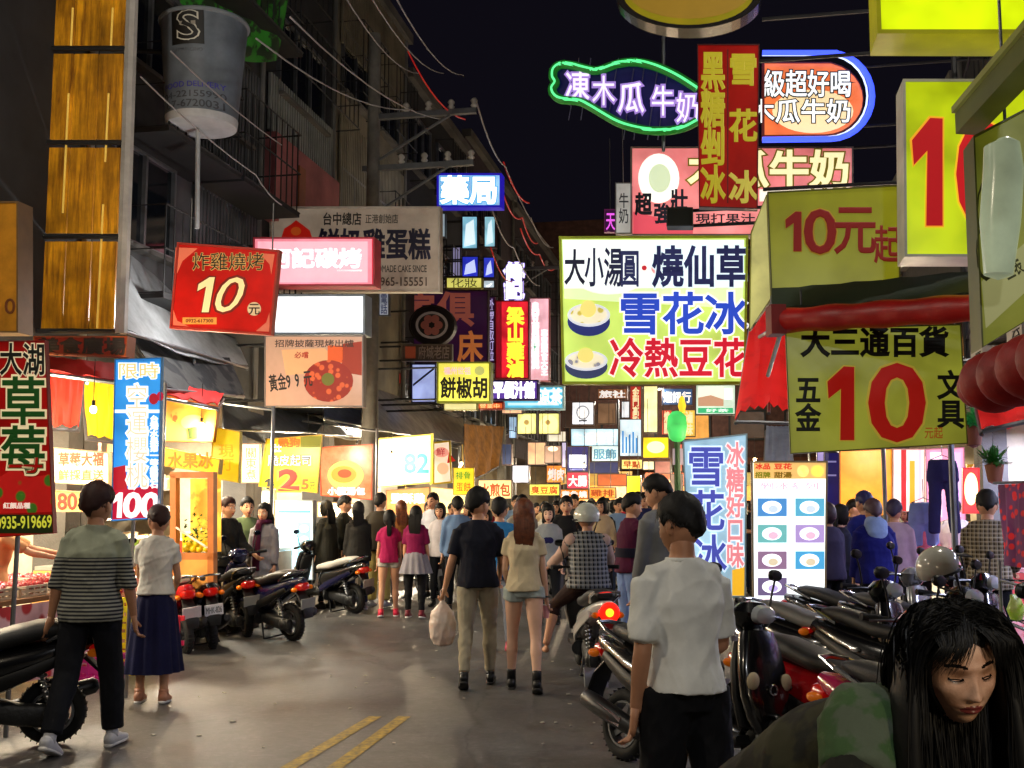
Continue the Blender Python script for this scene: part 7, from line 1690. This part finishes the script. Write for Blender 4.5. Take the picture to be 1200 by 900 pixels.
# strawberry stall
stall_table('stall', 'strawberry stall table with a red and pink cloth at the left edge', -7.3, -5.9, 7.6, 10.4, .82, WOOD, mat('#b81c2c', .06, rough=.7, pat='spots', c2='#d8a8b0', ps=.5))
gi = 0
for (n, s) in ((-6.2, 7.9), (-6.2, 8.4), (-6.2, 8.9), (-6.2, 9.4), (-6.2, 9.95), (-6.75, 7.9), (-6.75, 8.4), (-6.75, 8.9), (-6.75, 9.4), (-6.75, 9.95)):
    gi += 1
    crate('tray of strawberries, %s row of the table, %s' % ('front' if n > -6.5 else 'back', ['nearest end', 'second from the near end', 'middle', 'second from the far end', 'far end'][(gi - 1) % 5]), n, s, .82, (.42, .38, .10), '#c8b8a0', '#b80f14', 'strawberry trays')
for k, (n, s, z, c, l) in enumerate(((-5.75, 10.1, .0, '#f0d818', 'yellow crate at the bottom under the far end of the strawberry table'), (-5.75, 10.1, .25, '#f0d818', 'yellow crate on top of its twin at the strawberry table'), (-5.72, 10.55, .0, '#e02c60', 'magenta crate on the ground behind the yellow ones'), (-5.72, 10.55, .25, '#e83848', 'red crate stacked on the magenta one'), (-5.8, 10.1, .5, '#f4e028', 'third yellow crate topmost of its stack'), (-5.75, 9.6, .0, '#c02878', 'dark pink crate on the ground near the man in stripes'))):
    crate(l, n, s, z, (.36, .36, .24), c, None, 'crates beside the strawberry table', e=.12)
for k, (n, s, c, l) in enumerate(((-6.0, 10.5, '#e8708c', 'pink plastic basin on the far end of the strawberry table'), (-5.8, 10.3, '#f4a0a8', 'pale pink basin on top of the yellow crates'))):
    z = .82 if k == 0 else .76
    t = thing('basin', l, 'basin', W(n, s - .25 if k == 0 else s, z)); b = MB(); b.loft([((0, 0, 0), .12, .12), ((0, 0, .12), .17, .17), ((0, 0, .14), .185, .185)], 20, cap=0); part('bowl', b, mat(c, .15, rough=.35), t); b = MB(); b.torus((0, 0, .14), .18, .01, 'z', 24, 6); part('rim', b, mat(c, .15, rough=.35), t)
# back shelves with packs inside the left shops
def shelf(label, n, s0, s1, zs, cols, e=.0, depth=.3, seed=0, fl=1, bh=.16):
    t = thing('shelf_unit', label, 'shelf', W(n, (s0 + s1) / 2), -A); L_ = s1 - s0; r_ = random.Random(seed)
    for z in zs: b = MB(); b.box((0, 0, z), (depth, L_, .025)); part('shelf', b, mat('#cfc8ba', rough=.5), t, smooth=False)
    for y in (-L_ / 2, L_ / 2): b = MB(); b.box((0, y, max(zs) / 2 + .1), (depth, .03, max(zs) + .2)); part('upright', b, METAL, t, smooth=False)
    for ci, c in enumerate(cols):
        b = MB()
        for z in zs:
            y = -L_ / 2 + .08
            while y < L_ / 2 - .06:
                w_ = r_.uniform(.07, .16)
                if r_.randrange(len(cols)) == ci:
                    h = r_.uniform(.5, 1) * bh * 1.5; b.box((r_.uniform(-.02, .06) * fl, y + w_ / 2, z + .013 + h / 2), (depth * .6, w_ * .9, h))
                y += w_
        if b.v: part('packs', b, mat(c, e, rough=.45, var=.2), t, smooth=False, kind='stuff')
    return t
CL = ['#e8452c', '#f2c81c', '#ece6d8', '#3a8a48', '#e88a2c']
shelf('tall shelf of bright packets at the back of the strawberry stall', -8.9, 7.8, 10.8, (.5, .95, 1.4, 1.85, 2.3), CL, .12, seed=1)
shelf('shelf of jars behind the juice window', -8.9, 11.2, 13.6, (.5, .95, 1.4, 1.85, 2.3), ['#f2d81c', '#e8a02c', '#f0e8c8', '#6aa03a'], .12, seed=2)
shelf('shelf of boxes behind the dark coated customers', -8.9, 14.2, 18.6, (.5, .95, 1.4, 1.85, 2.3), ['#f4ead0', '#e8b878', '#c85a3a', '#f0f0f0'], .15, seed=3)
shelf('long shelf of goods behind the magenta girls', -8.9, 19.2, 24.8, (.5, .95, 1.4, 1.85, 2.3), ['#f4ead0', '#f0d870', '#c85a3a', '#88b8c8'], .15, seed=4)
shelf('farthest goods shelf of the left row', -8.9, 25.6, 33, (.5, .95, 1.4, 1.85, 2.3), ['#f4ead0', '#f0c040', '#e05a3a', '#f0f0f0'], .2, seed=5)
shelf('shelf of folded coloured clothes behind the plaid shirt man', 5.7, 8, 12, (.5, .95, 1.4, 1.85, 2.3), ['#e83c6a', '#f4d8e0', '#4a5ad0', '#e8e0f0'], .12, seed=6, fl=-1)
shelf('shelf of toys and clothes behind the clothes table', 5.7, 12.8, 19.5, (.5, .95, 1.4, 1.85, 2.3), ['#f0a8c0', '#f4f0f4', '#5a60c8', '#f0c850', '#e84858'], .15, seed=7, fl=-1)
shelf('long far shelf on the right hand row', 5.7, 20.5, 29, (.5, .95, 1.4, 1.85, 2.3), ['#f4ead0', '#f0c040', '#e05a3a', '#b8a8f0'], .2, seed=8, fl=-1)
# menu panels lit from behind inside the left shops
def panel(label, quad, d, c, e, items=(), yaw=None, frame='#b89a70', cat='menu board', side=None, **k):
    return board('menu_board', label, cat, quad, d, c, e, frame, 1.2, .06, items=items, yaw=yaw, side=side, **k)
panel('cream backlit menu at the back of the strawberry stall', [(62, 524), (128, 530), (128, 570), (62, 566)], 12.6, '#fdf0d0', .75, [T('草莓大福', 68, 530, 122, 546, '#c8502c', .3, .03), T('鮮採直送', 68, 550, 122, 563, '#b87a40', .3, .02)])
panel('small orange price card under the cream menu', [(62, 574), (100, 576), (100, 600), (62, 600)], 12.2, '#f8b868', 1.0, [T('80', 68, 578, 90, 597, '#b83018', .5, .03)])
panel('white backlit counter menu behind the coated customers', [(288, 574), (322, 574), (322, 604), (288, 604)], 19, '#fff6dc', 1.35)
panel('white backlit menu above the black jackets', [(372, 588), (436, 590), (436, 608), (372, 606)], 20.5, '#fff4d8', 1.5)
panel('orange backlit menu behind the magenta girls', [(452, 574), (504, 570), (504, 604), (452, 604)], 24, '#f8a860', 1.05, [T('鹽酥雞', 458, 578, 498, 590, '#fff', 1.1, .03)])
panel('pale yellow menu behind the women in vests', [(504, 570), (548, 574), (548, 602), (504, 602)], 25.5, '#fce8a0', 1.15)
panel('long pale counter sign at the grilled squid stall', [(380, 497), (432, 502), (432, 514), (380, 512)], 21, '#fdfdf4', 1.6)
# wooden juice window
d0 = thing('juice_window', 'wooden framed stall window with lemons and leaves right of the cherry banner', 'stall', W(-6.7, 12.9), -A)
pz = plane_proj(P(225, 610, 12.6), SN)
for (x0, y0, x1, y1) in ((199, 556, 206, 690), (243, 560, 250, 690), (199, 553, 250, 560), (199, 648, 250, 656)):
    b = MB(); q = [pz(x0, y0), pz(x1, y0), pz(x1, y1), pz(x0, y1)]; mi_ = d0.matrix_basis
    inv = (Matrix.Translation(d0.location) @ Matrix.Rotation(-A, 4, 'Z')).inverted(); b.prism([inv @ p_ for p_ in q], inv.to_3x3() @ (-SN * .1)); part('frame_post', b, mat('#b86a28', .12, rough=.5, var=.3), d0, smooth=False)
b = MB(); q = [pz(206, 656), pz(243, 656), pz(243, 690), pz(206, 690)]; b.prism([inv @ p_ for p_ in q], inv.to_3x3() @ (-SN * .05)); part('lower_panel', b, mat('#d8903c', .3, rough=.5), d0, smooth=False)
b = MB(); q = [pz(206, 560), pz(243, 560), pz(243, 648), pz(206, 648)]; b.add([inv @ (p_ - SN * .35) for p_ in q], [(0, 1, 2, 3)]); part('lit_back', b, mat('#f4d040', .85, rough=.5, pat='blotch', c2='#f0a030', ps=.6), d0, smooth=False)
b = MB(); c = inv @ (pz(222, 630) - SN * .2); r_ = random.Random(3)
for _ in range(120):
    p_ = c + V3((r_.gauss(0, .09), r_.gauss(0, .05), r_.gauss(.0, .12))); dv = V3((r_.gauss(0, 1), r_.gauss(0, 1), r_.gauss(.3, .6))).normalized() * .06; sd_ = dv.cross(V3((0, 0, 1))).normalized() * .018
    b.add([p_, p_ + dv * .5 + sd_, p_ + dv, p_ + dv * .5 - sd_], [(0, 1, 2, 3)])
part('leaves', b, mat('#3a6a18', rough=.5, var=.3), d0, smooth=False, kind='stuff')
for k in range(8): b = MB(); b.ball(inv @ (pz(211 + 4 * k, 644 - (k % 2) * 6) - SN * .15), .04, .045, .04, 10, 8); part('lemon', b, mat('#f0d01c', .1, rough=.35), d0)
b = MB(); b.tube([inv @ pz(206, 618), inv @ pz(243, 642)], .012, 6); part('handrail', b, mat('#e8e0d0', rough=.3), d0)
# counters along the left row
for (s0, s1, c, l) in ((11.0, 13.6, '#d8a050', 'golden wood counter under the juice window'), (14.4, 18.4, '#c8b8a0', 'cream counter behind the parked scooters'), (19.2, 24.6, '#d8c8b0', 'steel topped counter behind the magenta girls'), (25.6, 32, '#c88a4a', 'orange counter at the far left')):
    stall_table('counter', l, -7.4, -6.7, s0, s1, .95, mat('#b8b4ac', rough=.3, metal=.4), mat(c, .06, rough=.6, var=.3), 'counter')
r_ = random.Random(12)
ORD = 'first second third fourth fifth sixth seventh eighth ninth tenth eleventh twelfth'.split(); seen_ = {}
def nth(key): seen_[key] = seen_.get(key, -1) + 1; return ORD[seen_[key]]
for s in sorted(r_.uniform(11.2, 31) for _ in range(26)):
    n = r_.uniform(-7.3, -6.8); c = r_.choice(['#f0f0ea', '#e8452c', '#f2c81c', '#8ab83a', '#c8c8cc', '#f8d0a0'])
    t = thing('food_tub', f"{ {'#f0f0ea':'white','#e8452c':'red','#f2c81c':'yellow','#8ab83a':'green','#c8c8cc':'steel','#f8d0a0':'peach'}[c] } food tub, {nth('T' + mark(-7, s))} from the near end on the counter by {mark(-7, s)}", 'tub', W(n, s, .951), -A, 'food tubs on the left counters')
    b = MB(); h = r_.uniform(.12, .3); w0 = r_.uniform(.07, .13); b.loft([((0, 0, 0), w0 * .85, w0 * .85), ((0, 0, h), w0, w0)], 14, cap=0, p=r_.choice([2, 5])); part('tub', b, mat(c, .05, rough=.35, var=.15), t)
    b = MB(); b.loft([((0, 0, h), w0 * 1.06, w0 * 1.06), ((0, 0, h + .02), w0, w0)], 14, cap=.1); part('lid', b, mat('#d8d8d8', rough=.3), t)
# steam hood lamps / awning posts along both rows
for s in (11.2, 14.2, 18.8, 25, 32):
    t = thing('awning_post', f'steel post of the left awnings beside {mark(-7, s)}', 'post', W(-6.05, s), -A, 'steel posts under the left awnings'); b = MB(); b.tube([(0, 0, 0), (0, 0, 2.95)], .028, 8); part('post', b, METAL, t); b = MB(); b.tube([(0, 0, 2.9), (-1.4, 0, 3.1)], .022, 6); part('arm', b, METAL, t)
for s in (10.6, 15, 21, 28):
    t = thing('awning_post', f'steel post of the right awnings beside {mark(3, s)}', 'post', W(2.0, s), -A, 'steel posts under the right awnings'); b = MB(); b.tube([(0, 0, 0), (0, 0, 2.95)], .028, 8); part('post', b, METAL, t); b = MB(); b.tube([(0, 0, 2.9), (2.1, 0, 3.1)], .022, 6); part('arm', b, METAL, t)
# ================================================================ RIGHT-HAND CLOTHES STALL
panel('plain glowing orange panel hanging behind the blue hooded shopper', [(984, 528), (1046, 526), (1046, 604), (984, 606)], 17, '#f2a028', .95, cat='panel', fk=dict(var=.3, c2='#f0b84c'), frame='#e89a30', drop=[(990, 530, .5), (1040, 528, .5)])
panel('dark indigo banner strip left of the orange panel', [(966, 530), (984, 530), (984, 604), (966, 604)], 17.5, '#1c1c6a', .5, [RC(970, 540, 980, 542, '#8a8ac8', .6), RC(970, 556, 980, 558, '#8a8ac8', .6)], cat='banner', frame='#28285a')
panel('pale lilac strip beside the menu stand', [(957, 524), (966, 524), (966, 640), (957, 640)], 18, '#c0b0f0', .85, cat='banner', frame='#a090d0')
panel('pink wall poster behind the hanging trousers', [(1084, 526), (1130, 524), (1132, 612), (1086, 612)], 17, '#f0a0c0', .85, [RC(1090, 530, 1104, 606, '#f6d8ec', 1), RC(1118, 530, 1126, 606, '#e8b8f0', .9)], cat='poster', frame='#e090b0')
panel('yellow and red price poster right of the hanging trousers', [(1128, 548), (1148, 548), (1148, 602), (1128, 602)], 15.6, '#e83838', .8, [EL(1130, 554, 1146, 592, '#fff0a0', 1.4)], cat='poster', frame='#c82828')
panel('red and white curtain strip beside the orange panel', [(1046, 526), (1084, 526), (1084, 600), (1046, 600)], 16.6, '#f0e0dc', .8, [RC(1056, 526, 1062, 600, '#c01c28', .7), RC(1066, 540, 1072, 600, '#e8a020', .8), RC(1076, 526, 1080, 600, '#f4b8c8', .9)], cat='curtain', frame='#d8a8a8')
def trousers(label, px, py, d, m, h=.85):
    q = P(px, py, d); t = thing('hanging_trousers', label, 'trousers', q, -A)
    b = MB(); b.loft([((0, 0, 0), .16, .05), ((0, 0, -.12), .18, .07), ((0, 0, -.24), .19, .075)], 16)
    for s in (-1, 1): b.loft([((s * .08, 0, -.16), .09, .065), ((s * .10, 0, -.5), .075, .05), ((s * .12, 0, -h), .07, .045)], 14)
    part('cloth', remesh(b, .015, 2, .006), m, t); b = MB(); b.tube([(-.14, 0, .01), (0, 0, .07), (.14, 0, .01), (-.14, 0, .01)], .006, 5); b.tube([(0, 0, .07), (0, 0, .3)], .005, 5); part('hanger', b, METAL, t)
trousers('dark indigo jeans hanging in front of the pink poster', 1104, 540, 13.2, cloth('#26265a')); trousers('pale blue jeans draped lower by the clothes table', 1082, 590, 13.6, cloth('#8aa0dc'), .5)
stall_table('clothes_table', 'clothes table with a pink and red cloth behind the white helmet', 2.5, 4.0, 12.6, 16.5, .95, mat('#e8a0b0', .2, rough=.6), mat('#e8585c', .25, rough=.7, var=.3, pat='blotch', c2='#f4b0c0', ps=.3), 'table')
r_ = random.Random(5)
for i, s in enumerate(sorted(r_.uniform(12.8, 16.3) for _ in range(24))):
    n = r_.uniform(2.6, 3.9); cn, c = r_.choice([('pink', '#f0a0b8'), ('white', '#f0eef4'), ('violet', '#8a70d0'), ('red', '#e03848'), ('blue', '#4a60d0'), ('yellow', '#f0c840')])
    t = thing('folded_garment', f'{cn} folded garment on the clothes table, {nth("G" + cn + str(n < 3.2))} from the near end of its {"front" if n < 3.2 else "back"} side', 'garment', W(n, s, .951), r_.uniform(0, 3), 'folded garments on the clothes table')
    b = MB(); b.loft([((0, 0, 0), .14, .10), ((0, 0, .03), .15, .11), ((0, 0, .06), .14, .10)], 14, p=5); part('cloth', b, mat(c, .12, rough=.8, var=.25, bump=.3, bs=30), t)
# near right display: patterned red cloth, plants and pots
rc_ = thing('patterned_cloth', 'red floral cloth hanging at the right edge beside the plaid shirt man', 'cloth', P(1190, 570, 8.6))
b = MB(); o_ = rc_.location; b.sheet([P(1172, 568, 8.8) - o_, P(1212, 566, 8.2) - o_, P(1216, 668, 8.1) - o_, P(1176, 662, 8.7) - o_], .01, 14, 12, 0, .02); part('cloth', b, mat('#c8101a', .3, rough=.7, pat='spots', c2='#5a1a4a', ps=1.4), rc_)
b = MB(); b.tube([P(1165, 566, 8.9) - o_, P(1230, 564, 8.0) - o_], .012, 6); part('rod', b, METAL, rc_)
ds = thing('display_rack', 'low wire rack of bright bagged goods at the bottom right', 'rack', W(2.35, 8.2), -A)
for z in (.35, .75, 1.05):
    b = MB()
    for k in range(8): b.tube([(-.3 + .085 * k, -.9, z), (-.3 + .085 * k, .9, z)], .006, 5)
    b.tube([(-.32, -.9, z), (.32, -.9, z), (.32, .9, z), (-.32, .9, z), (-.32, -.9, z)], .01, 6); part('wire_shelf', b, METAL, ds)
for x in (-.32, .32):
    for y in (-.9, .9): b = MB(); b.tube([(x, y, 0), (x, y, 1.2)], .014, 6); part('post', b, METAL, ds)
r_ = random.Random(9)
for i in range(26):
    z = (.36, .76, 1.06)[i % 3]; n, s = 2.35 + r_.uniform(-.24, .24), 7.4 + 1.6 * i / 25; cn, c = r_.choice([('lime', '#a8d828'), ('yellow', '#e8c028'), ('orange', '#e0702c'), ('clear', '#d0d0c8'), ('red', '#c82430'), ('blue', '#3a50a8')])
    t = thing('bagged_toy', f'{cn} bagged item on the {["low", "middle", "top"][i % 3]} shelf of the wire rack, {nth("B" + cn + str(i % 3))} of its colour there', 'bag', W(n, s, z + .008), r_.uniform(0, 3), 'bagged goods on the wire rack')
    b = MB(); h = r_.uniform(.14, .24); b.loft([((0, 0, 0), .05, .04), ((0, 0, h * .4), .085, .06), ((0, 0, h * .8), .06, .03), ((0, 0, h), .075, .012)], 12); part('bag', b, mat(c, .08, rough=.25, var=.4, vs=14, c2='#c8b890' if i % 2 else None, bump=.3, bs=30), t)
    b = MB(); b.loft([((0, 0, h * .8), .03, .02), ((0, 0, h * .86), .03, .02)], 8); part('tie', b, mat('#d8d8d0', rough=.4), t)
for (px, py, d, c, l) in ((1165, 545, 12, '#2c6a24', 'green potted plant behind the plaid shirt man'), (1140, 500, 11, '#3aa858', 'green plant hanging beside the bunched canvas roll')):
    q = P(px, py, d); t = thing('potted_plant', l, 'plant', q); b = MB(); b.loft([((0, 0, -.18), .07, .07), ((0, 0, 0), .1, .1)], 14); part('pot', b, mat('#8a5038', rough=.6), t)
    b = MB()
    for _ in range(90):
        p_ = V3((r_.gauss(0, .03), r_.gauss(0, .03), 0)); dv = V3((r_.gauss(0, .8), r_.gauss(0, .8), r_.uniform(.1, 1))).normalized() * r_.uniform(.18, .34); sd_ = dv.cross(V3((0, 0, 1))).normalized() * .02
        b.add([p_, p_ + dv * .5 + sd_, p_ + dv - V3((0, 0, .06)), p_ + dv * .5 - sd_], [(0, 1, 2, 3)])
    part('leaves', b, mat(c, .05, rough=.5, var=.3), t, smooth=False, kind='stuff'); b = MB(); b.tube([(0, 0, .0), (0, 0, .9)], .004, 5); part('cord', b, BLK, t)
# end-of-street stalls
for k, (n, s, c, l) in enumerate(((-5, 44, '#f0b850', 'yellow roofed stall at the bend on the left'), (-2, 46, '#e8703c', 'orange roofed stall in the middle of the bend'), (1, 46, '#f0d070', 'pale roofed stall on the right of the bend'), (3, 40, '#e8a040', 'amber roofed stall beyond the clothes row'))):
    t = thing('market_stall', l, 'stall', W(n, s), -A)
    b = MB(); b.sheet([(-1.3, .8, 2.9), (1.3, .8, 2.9), (1.4, -.9, 2.35), (-1.4, -.9, 2.35)], .02, 12, 4, .05, .01, scal=.06); part('roof', b, mat(c, .5, rough=.7), t)
    b = MB(); b.box((0, 0, .5), (2.4, 1.0, 1.0)); part('counter', b, mat('#c8a880', .2, rough=.6), t, smooth=False)
    b = MB(); b.box((0, .75, 1.7), (2.4, .05, 1.3)); part('back_panel', b, mat('#fbe6b0', 1.5, rough=.6, pat='blotch', c2='#f0a850', ps=.25), t, smooth=False)  # glows without a lamp to brighten the far end
    for x in (-1.25, 1.25):
        for y in (-.8, .75): b = MB(); b.tube([(x, y, 0), (x, y, 2.8)], .025, 6); part('post', b, METAL, t)

bulb_lamp(1.7, .8, 1.9, 15, WARM, 'added fill bulb at the near right, just outside the frame')  # added to light the face of the leaning woman
